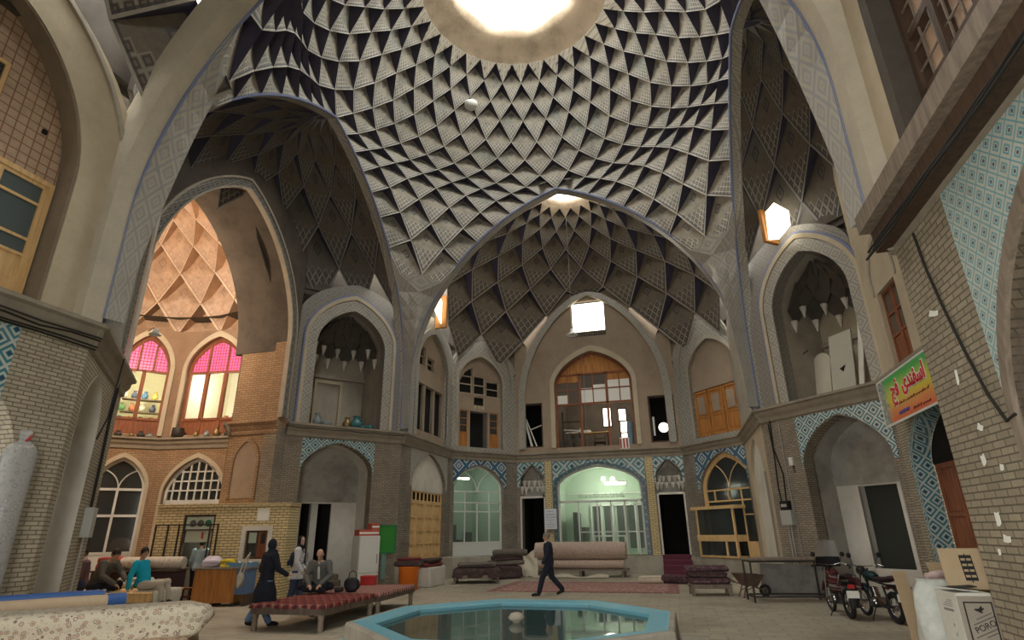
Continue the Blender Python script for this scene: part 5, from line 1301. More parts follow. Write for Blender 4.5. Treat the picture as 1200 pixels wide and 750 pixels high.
# ---- the two kilim covered benches
M['kilim'] = stripes('kilim_red', [(.22, .035, .033), (.16, .025, .026), (.07, .025, .035), (.25, .05, .04), (.30, .20, .15), (.26, .045, .04), (.24, .05, .04)], 1, 3.2)
M['kilim2'] = stripes('kilim_rose', [(.36, .12, .10), (.42, .30, .25), (.30, .08, .07), (.36, .16, .13), (.45, .36, .30), (.12, .05, .07)], 1, 3.4)
M['bench_rail'] = wood('bench_rail', (.14, .105, .08), (.07, .05, .04))
def bench(loc, rz, label, L, W):
    e = empty('wooden_bench', loc, rz, label, 'bench', 'benches under red kilims')
    fm = MB(); h = .46
    for s_ in (-1, 1): fm.box(s_ * W / 2 - .035, s_ * W / 2 + .035, -L / 2, L / 2, h - .14, h)
    for s_ in (-1, 1): fm.box(-W / 2, W / 2, s_ * L / 2 - .035, s_ * L / 2 + .035, h - .14, h)
    fm.box(-.04, .04, -L / 2, L / 2, h - .1, h); fm.build('frame', M['bench_rail'], e, bevel=.008)
    sl = MB()
    for i in range(7): sl.box(-W / 2 + .04 + i * (W - .08) / 7, -W / 2 + .02 + (i + 1) * (W - .08) / 7, -L / 2, L / 2, h, h + .025)
    sl.build('slats', M['wood_old'], e)
    for sx_ in (-1, 1):
        for sy_ in (-1, 1):
            x, y = sx_ * (W / 2 - .05), sy_ * (L / 2 - .06)
            mb = MB(); mb.lathe([(.055, 0), (.06, .05), (.055, .2), (.075, .3), (.06, .36), (.07, h)], (x, y, 0), 8, smooth=False); mb.build('leg', M['wood_old'], e)
    return e
BA = dirz(.02, 1) - pi / 2
bench((-4.47, -1.42, 0), .03, 'low wooden bench nearest the viewer, under a deep red kilim', 2.25, 1.62)
bench((-4.5, .95, 0), .06, 'low wooden bench set end to end behind the near one, under a rose kilim', 2.25, 1.62)
for (x, y, rz, lab, m_) in ((-4.47, -1.42, .03, 'deep red kilim with dark zigzags draped over the near bench', 'kilim'), (-4.5, .95, .06, 'rose striped kilim draped over the farther bench', 'kilim2')):
    mb = draped(MB(), -.83, .83, -1.14, 1.14, .51, .06); o = mb.build('kilim', M[m_]); o.location = (x, y, 0); o.rotation_euler = (0, 0, rz)
    tag(o, lab, 'rug', 'kilims on the benches')
# black bag on the bench
e = empty('black_bag', (-4.42, -.05, .525), .3, 'small black bag standing on the near bench beside the bald man', 'bag')
mb = soft_box(MB(), -.19, .19, -.12, .12, 0, .30, 0, 8, .02, .012, 3); mb.build('body', M['black'], e)
mb = MB(); mb.tube([(-.1, 0, .27), (-.08, 0, .42), (0, 0, .47), (.08, 0, .42), (.1, 0, .27)], .012, 6); mb.build('handle', M['black'], e)
mb = MB(); soft_box(mb, -.42, -.20, -.10, .10, 0, .09, 0, 8, .02, .012, 5); mb.build('strap_heap', M['black'], e)
e = empty('red_box', (-5.0, 1.85, .515), .2, 'small red box at the far end of the rose kilim bench', 'box'); M['red'] = plain('red_paint', (.45, .03, .03), .5)
MB().box(-.2, .2, -.14, .14, 0, .2).build('body', M['red'], e, bevel=.01); MB().box(-.21, .21, -.15, .15, .2, .235).build('lid', M['red'], e, bevel=.008)
# bags carried by the two women
e = empty('shoulder_bag', (-5.86, -2.30, .92), .3, 'beige shoulder bag hanging at the side of the woman in black', 'bag'); M['beige_bag'] = cloth('bag_beige', (.50, .44, .33))
mb = soft_box(MB(), -.07, .07, -.16, .16, -.16, .20, 0, 8, .02, .01, 4); mb.build('body', M['beige_bag'], e)
mb = MB(); mb.tube([(0, -.10, .16), (.05, -.02, .42), (.12, .04, .56), (.08, .08, .44), (0, .12, .16)], .016, 6); mb.build('strap', M['beige_bag'], e)
e = empty('backpack', (-6.62, .62, 1.05), dirz(.9, .42), 'dark blue backpack on the back of the woman in the pale coat', 'bag'); M['navy'] = cloth('backpack_navy', (.04, .05, .09))
mb = soft_box(MB(), -.11, .09, -.15, .15, -.05, .40, 0, 8, .02, .012, 6); mb.build('body', M['navy'], e)
mb = soft_box(MB(), -.16, -.08, -.11, .11, .0, .18, 0, 8, .02, .008, 7); mb.build('pocket', M['navy'], e)
for q in (-1, 1):
    mb = MB(); mb.tube([(.06, q * .09, .36), (.20, q * .12, .42), (.34, q * .13, .30), (.33, q * .13, .12), (.10, q * .12, 0)], .018, 6, flat=.5); mb.build('strap', M['navy'], e)

# ---- platform on the left with its goods
TA = RAD(14)
e = empty('wooden_platform', (-10.95, -1.2, 0), TA, 'low wooden platform on the left where three people sit', 'platform')
for q in range(8): MB().box(-1.8, 1.75, -.78 + q * .195, -.60 + q * .195, .53, .575).build('plank', M['wood_pine'], e, bevel=.006)
fm = MB(); fm.box(-1.78, 1.73, -.76, -.68, .36, .53); fm.box(-1.78, 1.73, .66, .74, .36, .53); fm.box(-1.78, -1.7, -.7, .7, .36, .53); fm.box(1.65, 1.73, -.7, .7, .36, .53); fm.build('frame', M['wood_pine'], e)
for sx_ in (-1, 1):
    for sy_ in (-1, 1): MB().box(sx_ * 1.66 - .06, sx_ * 1.66 + .06, sy_ * .66 - .06, sy_ * .66 + .06, 0, .36).build('leg', M['wood_old'], e)
M['linen'] = cloth('linen_pale', (.55, .52, .44))
mb = MB(); mb.grid([[V((x, y + .02 * sin(9 * x), z)) for (y, z) in ((-.55, .592), (.1, .594), (.62, .592))] for x in (1.2, 1.4, 1.6, 1.75)] + [[V((1.785 + .03 * sin(7 * y + z * 5), y, z)) for y in (-.55, .1, .62)] for z in (.5, .3, .1)])
o = mb.build('pale_cloth', M['linen']); o.location = (-10.95, -1.2, 0); o.rotation_euler = (0, 0, TA); tag(o, 'pale cloth hanging over the right end of the left platform', 'cloth')
M['roll_pale'] = carpet('carpet_pale', (.55, .50, .42), (.40, .33, .26), (.62, .58, .50), (.34, .28, .22), 9)
e = empty('chest', (-11.5, .42, 0), TA, 'dark upholstered chest behind the seated men', 'chest'); M['plum'] = cloth('upholstery_plum', (.06, .035, .035))
MB().box(-1.2, 1.2, -.3, .3, .06, .92).build('body', M['plum'], e, bevel=.03); MB().box(-1.22, 1.22, -.32, .32, .92, .97).build('lid', M['wood_dark'], e, bevel=.01)
for sx_ in (-1, 1):
    for sy_ in (-1, 1): MB().box(sx_ * 1.1 - .05, sx_ * 1.1 + .05, sy_ * .22 - .05, sy_ * .22 + .05, 0, .07).build('foot', M['wood_dark'], e)
o = spiral_roll(MB(), (-.55, 0, 0), (1.25, 0, 0), .17).build('carpet_roll', [M['roll_pale'], M['linen']]); o.location = (-11.5, .42, 1.14); o.rotation_euler = (0, 0, TA); tag(o, 'pale rolled carpet lying on the dark chest behind the men', 'carpet')
o = soft_box(MB(), -.38, .38, -.22, .22, 0, .34, 0, 10, .02, .03, 9).build('red_bundle', cloth('bundle_red', (.42, .07, .06))); o.location = (-12.33, .22, .97); o.rotation_euler = (0, 0, TA); tag(o, 'red cloth bundle on the left end of the dark chest', 'bundle')
o = soft_box(MB(), -.45, .45, -.2, .2, 0, .22, 0, 10, .02, .04, 12).build('white_bundle', M['linen']); o.location = (-10.95, -.05, .97 + .0); o.rotation_euler = (0, 0, TA + .1); tag(o, 'crumpled pale cloth at the front of the dark chest', 'cloth')
bpy.data.objects['white_bundle'].location = (-10.75, -.35, .59)
e = empty('tea_tray', (-10.35, -1.72, .575), .2, 'small tray with white cups on the platform in front of the men', 'tray')
MB().lathe([(.24, 0), (.26, .03), (.25, .03), (.23, .012), (0, .012)], (0, 0, 0), 20).build('tray', plain('tray_metal', (.45, .46, .48), .3, .8), e)
for q in range(3): 
    c = MB().lathe([(.02, .012), (.035, .05), (.04, .08), (.034, .08), (.02, .02)], (-.1 + .1 * q, .05 * (-1) ** q, 0), 12).build('cup', M['white_metal']); c.location = (-10.35, -1.72, .577); tag(c, 'small white cup on the tray in front of the men', 'cup', 'cups on the tray')

# ---- foreground carpets
FA = dirz(1.45, 1.55)
M['persian'] = carpet('carpet_persian_cream', (.50, .45, .35), (.20, .14, .12), (.36, .16, .11), (.34, .32, .27), 17)
M['persian2'] = carpet('carpet_persian_tan', (.42, .32, .22), (.18, .12, .10), (.30, .14, .10), (.30, .25, .2), 18)
e = empty('carpet_stack', (-3.55, -8.0, 0), FA, 'knee high stack of folded carpets in the left foreground', 'carpets')
for q in range(4): soft_box(MB(), -2.3, 1.36 - .01 * q, -1.0, .55, .20 * q, .20 * q + .21, 0, 10, .02, .01, 20 + q).build('folded_carpet', M['persian2'], e)
o = soft_box(MB(), -2.3, 1.22, -.62, .10, .0, .36, 0, 16, .02, .018, 31).build('folded_carpet', M['persian']); o.location = (-3.16, -8.06, .76); o.rotation_euler = (0, 0, FA); tag(o, 'cream floral carpet folded thick in the left foreground', 'carpet')
cdir = V((cos(FA), sin(FA), 0)); cperp = V((-sin(FA), cos(FA), 0))
M['blue_wrap'] = plain('blue_wrapping', (.035, .10, .30), .4); M['kraft'] = plaster('brown_paper', (.52, .40, .27), (.40, .30, .2), .4, 3, .6, .1)
soft_box(MB(), -2.3, .75, .08, .62, .80, .945, 0, 10, .02, .01, 33).build('folded_carpet', M['persian2'], e)
base = V((-3.62, -7.22, 1.06))
e = empty('wrapped_carpet_roll', base, dirz(.62, 1.02), 'paper wrapped carpet roll with a blue taped end, left foreground', 'carpet')
spiral_roll(MB(), (-2.6, 0, 0), (-.16, 0, 0), .105).build('roll', [M['kraft'], M['kraft']], e); MB().tube([(-.20, 0, 0), (0, 0, 0)], .112, 20, 0).build('blue_tape', M['blue_wrap'], e); MB().tube([(0, 0, 0), (.012, 0, 0)], .085, 20, 0).build('core', M['kraft'], e)
e = empty('wrapped_carpet_roll', base + V((-.15, .20, .03)), dirz(.62, 1.02), 'blue wrapped carpet roll lying behind the paper wrapped one', 'carpet')
spiral_roll(MB(), (-2.6, 0, 0), (-.3, 0, 0), .12).build('roll', [M['blue_wrap'], M['kraft']], e)
M['plastic'] = glass('plastic_wrap', (.55, .56, .56), .25, .35)
M['roll_grey'] = carpet('carpet_grey', (.36, .34, .31), (.24, .22, .21), (.44, .41, .37), (.2, .19, .18), 10)
e = empty('standing_carpet_roll', (-6.16, -7.25, 0), 0, 'tall plastic wrapped carpet roll standing against the near left pier', 'carpet')
spiral_roll(MB(), (0, 0, 0), (0, 0.001, 3.15), .20).build('roll', [M['roll_grey'], M['linen']], e)
MB().lathe([(.215, .02), (.22, 1), (.215, 2.2), (.225, 3.1), (.12, 3.24), (.05, 3.26), (.09, 3.42), (.03, 3.44)], (0, 0, 0), 18).build('plastic_wrap', M['plastic'], e)
MB().tube([(.05, 0, 3.26), (.09, .04, 3.34)], .02, 6).build('red_tie', M['red'], e)

# ---- kiosk
w = wall('KI', 'wall_kiosk', [rect(0, 4.35, -.05, 2.85), rect(.9, 1.95, 0, 2.6), rect(3.02, 3.74, 1.22, 2.08)], M['brick_yellow'], 0, .22, label='yellow brick kiosk front with a doorway and a small window')
MB().box(4.13, 4.35, .22, .9, -.05, 2.85).build('side_wall', M['brick_yellow'], w); MB().box(0, .22, .22, 1.6, -.05, 2.85).build('side_wall', M['brick_yellow'], w)
MB().box(-.04, 4.4, -.05, .9, 2.85, 2.93).build('coping', M['brick_yellow'], w)
MB().band(rect(3.02, 3.74, 1.22, 2.08) + [(3.02, 1.22)], rect(2.88, 3.88, 1.1, 2.22) + [(2.88, 1.1)], -.03, .02).build('window_surround', M['plaster_white'], w)
wd = window('KI', 'small dark wooden window in the yellow brick kiosk', y=.08); fm = MB(); rect_frame(fm, 3.02, 3.74, 1.22, 2.08, .06); fm.box(3.35, 3.41, 0, .07, 1.22, 2.08); fm.build('window_frame', M['wood_dark'], wd)
panel_leaf(wd, 3.41, 3.72, 1.24, 2.06, 'wood_red', (1, 1), .05, (1,), 'casement'); MB().box(3.06, 3.37, .04, .05, 1.25, 2.05).build('pane', M['glass'], wd); MB().box(3.06, 3.36, .035, .045, 1.7, 2.04).build('poster', M['shop_mint'], wd)
dr = door('KI', 'dark framed doorway of the kiosk with a green sign panel', .05); fm = MB(); rect_frame(fm, .9, 1.95, -.05, 2.6, .07, 0, .12); fm.box(.95, 1.9, 0, .1, 2.1, 2.15); fm.build('door_frame', M['wood_dark'], dr)
MB().box(.97, 1.88, .03, .06, 2.15, 2.53).build('sign_panel', M['shop_mint'], dr); MB().box(.97, 1.88, .10, .12, 1.75, 2.1).build('sign_panel', plain('sign_cream', (.62, .66, .50)), dr)
for i, (x, c) in enumerate(((1.2, M['shop_dark']), (1.45, M['shop_dark']), (1.7, plain('sign_green', (.02, .15, .06))))): MB().lathe([(0, -.01), (.1, -.01), (.11, 0), (.1, .01), (0, .01)], (x, .02, 2.33), 16, M=Matrix.Rotation(RAD(90), 3, 'X')).build('sign_disc', c, dr)
MB().box(1.5, 1.56, .09, .1, 1.85, 2.06).build('red_mark', M['red'], dr)
room('KI', .25, 4.1, .22, 1.0, -.02, 2.8, 'dim', 'kiosk_room', w)
e = empty('counter_shelf', mw=FM('KI') @ Matrix.Translation((1.15, .75, 0))); tag(e, 'white shelf unit inside the kiosk doorway', 'shelf')
MB().box(-.25, .25, -.2, .2, .0, .95).build('body', M['plaster_white'], e); MB().box(-.28, .28, -.22, .22, .95, .99).build('top', M['wood_pine'], e)
light('kiosk_light', 'POINT', FM('KI') @ V((1.5, .6, 2.4)), 14, (.9, 1, .8), .1)
no = MB().box(3.32, 3.70, -.012, 0, 2.38, 2.76).build('paper_notice', M['paper'], None, FM('KI')); tag(no, 'blank white notice high on the kiosk wall', 'notice')
e = empty('iron_gate', mw=FM('KI') @ Matrix.Translation((-.1, -.35, 0))); tag(e, 'rusty iron gate frame standing before the kiosk doorway', 'gate')
fm = MB()
for x in (.35, .75, 1.1, 2.1, 2.35): fm.box(x - .02, x + .02, -.02, .02, 0, 2.3)
fm.box(.33, 2.37, -.02, .02, 2.26, 2.3); fm.build('frame', M['iron'], e); MB().box(.35, 1.1, -.01, .01, 0, .62).build('lower_panel', M['wood_red'], e)
# counter with goods
e = empty('wooden_counter', (-9.20, 1.22, 0), RAD(14), 'orange brown wooden counter in front of the kiosk', 'counter')
MB().box(-.78, .42, -.3, .3, .09, .95).build('body', M['wood_orange'], e, bevel=.01); MB().box(-.82, .78, -.34, .34, .95, 1.0).build('top', M['wood_old'], e, bevel=.01)
MB().box(.42, .74, -.28, .28, .3, .95).build('side_box', plain('crate_blue', (.10, .17, .30)), e, bevel=.01)
for x in (-.45, .1): MB().box(x - .02, x + .02, -.315, -.30, .12, .93).build('stile', M['wood_orange'], e)
for x in (-.72, -.2, .38, .7): MB().box(x - .04, x + .04, -.25, .25, 0, .09 if x < .6 else .3).build('foot', M['wood_dark'], e)
rzc = Matrix.Rotation(RAD(14), 4, 'Z')
def on_counter(x, y, z=1.0): return V((-9.20, 1.22, 0)) + rzc @ V((x, y, z))
o = soft_box(MB(), -.22, .22, -.14, .14, 0, .20, 0, 8, .02, .03, 41).build('yellow_bag', cloth('bag_yellow', (.62, .50, .05))); o.location = on_counter(.0, .0); tag(o, 'yellow bag lying on the wooden counter', 'bag')
o = soft_box(MB(), -.30, .28, -.16, .16, 0, .26, 0, 8, .02, .04, 42).build('plastic_bag', plain('bag_white_violet', (.56, .52, .62), .4)); o.location = on_counter(-.50, .08); tag(o, 'white and violet plastic bag at the left of the wooden counter', 'bag')
e = empty('blue_crate', on_counter(.40, .02), RAD(14), 'shallow blue crate at the right of the wooden counter', 'crate')
mb = MB(); mb.box(-.38, .38, -.2, .2, 0, .02); mb.box(-.38, -.36, -.2, .2, .02, .12); mb.box(.36, .38, -.2, .2, .02, .12); mb.box(-.36, .36, -.2, -.18, .02, .12); mb.box(-.36, .36, .18, .2, .02, .12); mb.build('tray', plain('crate_blue_light', (.13, .26, .42)), e)
for q in range(4): blob_ = MB(); blob_.lathe([(.0, 0), (.06, .03), (.07, .07), (.03, .12), (0, .12)], (-.24 + .16 * q, .02, .02), 10); blob_.build('goods', M['plaster_white'], e)
e = empty('wooden_stool', (-10.42, 1.12, 0), .3, 'small wooden stool left of the counter', 'stool')
MB().box(-.17, .17, -.17, .17, .42, .46).build('seat', M['wood_red'], e, bevel=.008)
for sx_ in (-1, 1):
    for sy_ in (-1, 1): MB().bar((sx_ * .14, sy_ * .14, .42), (sx_ * .17, sy_ * .17, 0), .035).build('leg', M['wood_red'], e)
mb = MB(); 
for q in (-1, 1): mb.box(-.15, .15, q * .15 - .012, q * .15 + .012, .2, .225)
mb.build('stretcher', M['wood_red'], e)

# ---- things against the left pier
mL = FM('LFD')
e = empty('white_fridge', mw=mL @ Matrix.Translation((2.98, -.42, 0))); tag(e, 'white fridge standing against the left pier', 'fridge')
MB().box(-.36, .36, -.32, .34, .05, 1.78).build('body', M['white_metal'], e, bevel=.02); M['handle_grey'] = plain('handle_grey', (.4, .4, .4), .4)
for z0_, z1_, h0, h1 in ((.62, 1.77, .9, 1.2), (.07, .60, .3, .5)):
    d_ = MB().box(-.355, .355, -.38, -.33, z0_, z1_).build('door', M['white_metal'], e, bevel=.015); MB().box(.26, .29, -.42, -.38, h0, h1).build('handle', M['handle_grey'], d_)

for x in (-.3, .3): MB().box(x - .03, x + .03, -.28, .3, 0, .05).build('foot', M['black'], e)
M['red_carton'] = plaster('carton_red', (.52, .09, .06), (.55, .25, .2), .5, 6, .6, .05)
for i, (x0, x1, z0_, z1_, lab) in enumerate(((-.36, .36, 1.78, 1.98, 'wide flat red carton lying on top of the white fridge'), (.08, .36, 1.98, 2.18, 'smaller red carton stacked on the wide one on the fridge'))):
    e = empty('red_carton', mw=mL @ Matrix.Translation((2.98, -.42, 0))); tag(e, lab, 'box', 'red cartons on the fridge')
    MB().box(x0, x1, -.25, .2, z0_ + .002, z1_).build('box', M['red_carton'], e, bevel=.006); MB().box(x0 + .01, x1 - .01, -.252, -.25, z0_ + .06, z0_ + .12).build('label', M['paper'], e)
e = empty('green_noticeboard', mw=mL @ Matrix.Translation((3.85, -.01, 0))); tag(e, 'green framed board hanging on the left brick pier', 'board'); M['green'] = plain('green_paint', (.05, .28, .04), .5); M['green_d'] = plain('green_frame', (.03, .20, .08), .5)
MB().box(-.33, .36, -.05, -.02, 1.22, 2.1).build('panel', M['green'], e); fm = MB(); rect_frame(fm, -.37, .40, 1.18, 2.14, .05, -.07, .07); fm.build('frame', M['green_d'], e)
sl = MB()
for q in range(9): sl.box(-.3, .33, -.056, -.05, 1.3 + .09 * q, 1.315 + .09 * q)
sl.build('ruled_lines', M['green_d'], e); MB().box(-.1, .05, -.03, 0, .35, 1.18).build('post', plain('teal_paint', (.16, .30, .26)), e)
e = empty('orange_bin', (-5.75, 6.05, 0), .2, 'bright orange bin at the foot of the left pier', 'bin'); M['orange'] = plain('orange_plastic', (.78, .19, .02), .45)
MB().lathe([(.30, 0), (.32, .02), (.35, .70), (.37, .72), (.37, .76), (.34, .76), (.31, .05), (0, .05)], (0, 0, 0), 4 * 5).build('body', M['orange'], e); MB().lathe([(.37, .72), (.385, .74), (.37, .76)], (0, 0, 0), 20).build('rim', M['orange'], e)
M['rug_dark'] = carpet('rug_dark', (.075, .055, .055), (.16, .10, .09), (.15, .03, .035), (.04, .035, .04), 10)
M['rug_red'] = carpet('rug_dark_red', (.20, .05, .05), (.10, .05, .06), (.34, .14, .10), (.08, .03, .04), 9)
M['rug_plum'] = carpet('rug_plum', (.085, .05, .06), (.20, .14, .13), (.14, .04, .05), (.05, .035, .05), 9)
M['rug_grey'] = carpet('rug_grey', (.15, .13, .115), (.24, .2, .17), (.1, .08, .07), (.2, .17, .15), 9)
def rugs(specs, group):
    for (x, y, z, rz, L, W, Hh, m_, lab, sd) in specs:
        o = soft_box(MB(), -L / 2, L / 2, -W / 2, W / 2, 0, Hh, 0, 12, .02, .02, sd).build('folded_rug', M[m_]); o.location = (x, y, z); o.rotation_euler = (0, 0, rz); tag(o, lab, 'rug', group)
rugs([(-5.75, 6.05, .765, .25, 1.0, .62, .17, 'rug_dark', 'dark folded rug lying across the orange bin', 51), (-5.75, 6.05, .935, .2, .8, .5, .11, 'rug_red', 'thin red rug topping the pile on the orange bin', 52)], 'folded rugs beside the left pier')
e = empty('concrete_block', (-5.75, 7.75, 0), 0, 'worn concrete block beside the garage door', 'block'); MB().box(-.42, .42, -.75, .75, 0, .66).build('block', M['plaster_white'], e, bevel=.04)
rugs([(-5.7, 7.6, .66, 1.45, 1.25, .62, .15, 'rug_red', 'dark red folded rug on the concrete block by the garage door', 53), (-5.65, 7.65, .81, 1.55, 1.15, .55, .14, 'rug_dark', 'dark rug on top of the red one on the concrete block', 54)], 'folded rugs beside the left pier')
# low stand with draped rugs, rear left
def low_stand(loc, rz, L, W, H_, label, mat='wood_old'):
    e = empty('low_stand', loc, rz, label, 'stand'); fm = MB(); fm.box(-L / 2, L / 2, -W / 2, W / 2, H_ - .05, H_); fm.box(-L / 2, L / 2, -W / 2, -W / 2 + .05, H_ - .12, H_ - .05); fm.box(-L / 2, L / 2, W / 2 - .05, W / 2, H_ - .12, H_ - .05); fm.build('top', M[mat], e, bevel=.006)
    for sx_ in (-1, 1):
        for sy_ in (-1, 1): MB().box(sx_ * (L / 2 - .05) - .045, sx_ * (L / 2 - .05) + .045, sy_ * (W / 2 - .05) - .045, sy_ * (W / 2 - .05) + .045, 0, H_ - .12).build('leg', M[mat], e)
    return e
low_stand((-4.35, 9.35, 0), .28, 1.75, 1.35, .30, 'low wooden stand under dark rugs, rear left')
mb = MB(); soft_box(mb, -.85, .85, -.66, .66, .30, .50, 0, 12, .02, .02, 61); draped(mb, -.87, .87, -.68, .68, .53, .30, 24, 16, 0, .03)
o = mb.build('folded_rug', M['rug_dark']); o.location = (-4.35, 9.35, 0); o.rotation_euler = (0, 0, .28); tag(o, 'large dark rug draped over the low stand, rear left', 'rug', 'rugs on the rear left stand')
rugs([(-4.45, 9.6, .545, .32, 1.5, 1.0, .16, 'rug_grey', 'grey rug folded on top of the large dark rug, rear left', 62)], 'rugs on the rear left stand')
rugs([(-3.75, 11.3, .0, .75, 1.5, .7, .52, 'rug_dark', 'bottom bundle of the rug heap under the rear left shop window', 63), (-3.75, 11.35, .52, .7, 1.6, .65, .2, 'rug_grey', 'grey middle rug of the heap under the rear left shop window', 64), (-3.7, 11.4, .72, .85, 1.45, .55, .17, 'rug_dark', 'dark upper rug of the heap under the rear left shop window', 65)], 'rug heap under the rear left window')
o = spiral_roll(MB(), (-.75, 0, 0), (.75, 0, 0), .13).build('rolled_rug', [M['rug_grey'], M['linen']]); o.location = (-3.55, 11.35, 1.01); o.rotation_euler = (0, 0, .6); tag(o, 'rolled grey rug lying on the heap under the rear left shop window', 'rug')

# ---- carpet rolls before the lit shop
e = empty('low_stand', (-.75, 12.85, 0), .0, 'long low stand under the big carpet rolls before the lit shop', 'stand'); MB().box(-2.0, 2.0, -.5, .5, .24, .30).build('top', M['wood_old'], e)
for x in (-1.8, 0, 1.8): MB().box(x - .06, x + .06, -.42, .42, 0, .24).build('leg', M['wood_old'], e)
M['roll_rose'] = carpet('carpet_rose', (.50, .39, .32), (.56, .46, .38), (.26, .13, .12), (.36, .22, .19), 7); M['roll_tan'] = carpet('carpet_tan', (.38, .29, .22), (.5, .42, .34), (.22, .13, .11), (.3, .22, .17), 8)
def croll(a, b, r, m_, lab, sq=1.0):
    a, b = V(a), V(b); o = spiral_roll(MB(), (0, 0, 0), b - a, r, squash=sq).build('carpet_roll', [M[m_], M['linen']]); o.location = a; tag(o, lab, 'carpet', 'carpet rolls before the lit shop')
croll((-2.6, 12.62, .48), (1.1, 12.62, .48), .18, 'roll_rose', 'front lower carpet roll on the long stand')
croll((-2.55, 13.05, .48), (1.05, 13.05, .48), .18, 'roll_tan', 'rear lower carpet roll on the long stand')
croll((-2.75, 12.80, 1.02), (1.2, 12.80, 1.02), .37, 'roll_rose', 'thick rose carpet roll topping the long stand')
M['sheet'] = cloth('sheet_cream', (.66, .60, .47))
mb = MB(); rows = []
for i in range(26):
    x = -2.6 + 3.1 * i / 25; rows.append([V((x, 11.75 + .06 * sin(3 * x) + y, .015 + .16 * math.exp(-((y - .25) / .16) ** 2) * (.55 + .45 * sin(4.1 * x + 1) ) + .01 * sin(20 * y))) for y in (0, .08, .16, .24, .32, .4, .5)])
mb.grid(rows); o = mb.build('dust_sheet', M['sheet']); tag(o, 'cream dust sheet crumpled on the floor along the carpet rolls', 'cloth')
mb = MB(); rows = []
for i in range(16):
    t_ = i / 15; rows.append([V((-3.35 + .75 * u_ + .05 * sin(9 * t_ + u_ * 7), 12.2 + .45 * sin(pi * t_ * .5) + .05 * sin(11 * u_ + 6 * t_), .02 + (1.22 - .55 * (1 - u_)) * (t_ ** .8) + .03 * sin(13 * u_))) for u_ in [k / 9 for k in range(10)]])
mb.grid(rows); o = mb.build('dust_sheet', M['sheet']); tag(o, 'patterned cream cloth hanging over the left end of the carpet rolls', 'cloth')
# floor rug
M['rug_floor'] = carpet('rug_floor_rose', (.36, .20, .18), (.46, .34, .29), (.24, .08, .09), (.28, .17, .17), 2.6); M['rug_border'] = carpet('rug_border', (.26, .12, .12), (.42, .33, .28), (.34, .16, .14), (.2, .1, .1), 5)
e = empty('floor_rug', (.2, 7.9, 0), .01, 'large faded rose rug spread on the floor behind the walking man', 'rug')
mb = MB(); mb.box(-2.75, 2.75, -1.6, 1.6, .0, .014); mb.build('field', M['rug_floor'], e)
mb = MB(); mb.band([(-2.75, -1.6), (-2.75, 1.6), (2.75, 1.6), (2.75, -1.6), (-2.75, -1.6)], [(-3.08, -1.9), (-3.08, 1.9), (3.08, 1.9), (3.08, -1.9), (-3.08, -1.9)], -.0, .015, M=Matrix(((1, 0, 0, 0), (0, 0, 1, 0), (0, 1, 0, 0), (0, 0, 0, 1)))); mb.build('border', M['rug_border'], e)
rugs([(2.35, 9.6, .015, .1, 1.0, .5, .24, 'sheet', 'crumpled cream bundle at the back edge of the rose rug', 71), (3.15, 9.55, .015, -.1, 1.0, .5, .28, 'rug_plum', 'crumpled plum rug at the right back corner of the rose rug', 72)], 'crumpled pieces on the rose rug')
# stepped carpet at the right door
M['purple'] = plaster('carpet_purple', (.15, .04, .065), (.08, .03, .04), .4, 5, .95, .3)
e = empty('carpeted_steps', mw=FM('BK') @ Matrix.Translation((7.35, 0, 0))); tag(e, 'three steps covered in purple carpet at the rear right doorway', 'steps')
for q in range(4): MB().box(-.62, .62, -.28 * (q + 1), -.28 * q + .0, 0, .80 - .2 * q).build('step', M['purple'], e, bevel=.035)
# rugs on the right stand
low_stand((4.2, 5.75, 0), .1, 1.15, .8, .32, 'low wooden stand under a pile of plum rugs, right')
rugs([(4.2, 5.75, .32, .1, 1.2, .8, .17, 'rug_plum', 'bottom rug of the plum pile on the right stand', 81), (4.15, 5.75, .49, .05, 1.15, .75, .15, 'rug_dark', 'dark middle rug of the pile on the right stand', 82), (4.15, 5.78, .64, .16, 1.25, .7, .17, 'rug_plum', 'top rug of the plum pile on the right stand', 83)], 'rug pile on the right stand')
# wheelbarrow
e = empty('wheelbarrow', (5.28, 5.30, 0), .25, 'small rusty wheelbarrow beside the iron table', 'wheelbarrow'); M['rust'] = plaster('rust', (.16, .10, .075), (.07, .05, .045), .6, 4, .8)
mb = MB(); b0 = [V(p) for p in ((-.20, -.16, .32), (.16, -.16, .30), (.16, .16, .30), (-.20, .16, .32))]; t0 = [V(p) for p in ((-.38, -.28, .62), (.34, -.26, .58), (.34, .26, .58), (-.38, .28, .62))]
mb.add(b0 + t0, [(0, 1, 2, 3)] + [(i, (i + 1) % 4, 4 + (i + 1) % 4, 4 + i) for i in range(4)]); mb.add([p + V((0, 0, -.015)) for p in b0 + t0], [(3, 2, 1, 0)] + [(4 + i, 4 + (i + 1) % 4, (i + 1) % 4, i) for i in range(4)])
mb.tube(t0 + [t0[0]], .015, 6); mb.build('tray', M['rust'], e)
for q in (-1, 1):
    mb = MB(); mb.tube([(.42, q * .03, .16), (.1, q * .14, .28), (-.45, q * .24, .40), (-.62, q * .25, .50)], .017, 6); mb.build('handle', M['rust'], e)
    mb = MB(); mb.tube([(-.16, q * .15, .32), (-.28, q * .2, .0)], .018, 6); mb.tube([(.08, q * .14, .30), (-.22, q * .18, .16)], .012, 6); mb.build('leg', M['rust'], e)
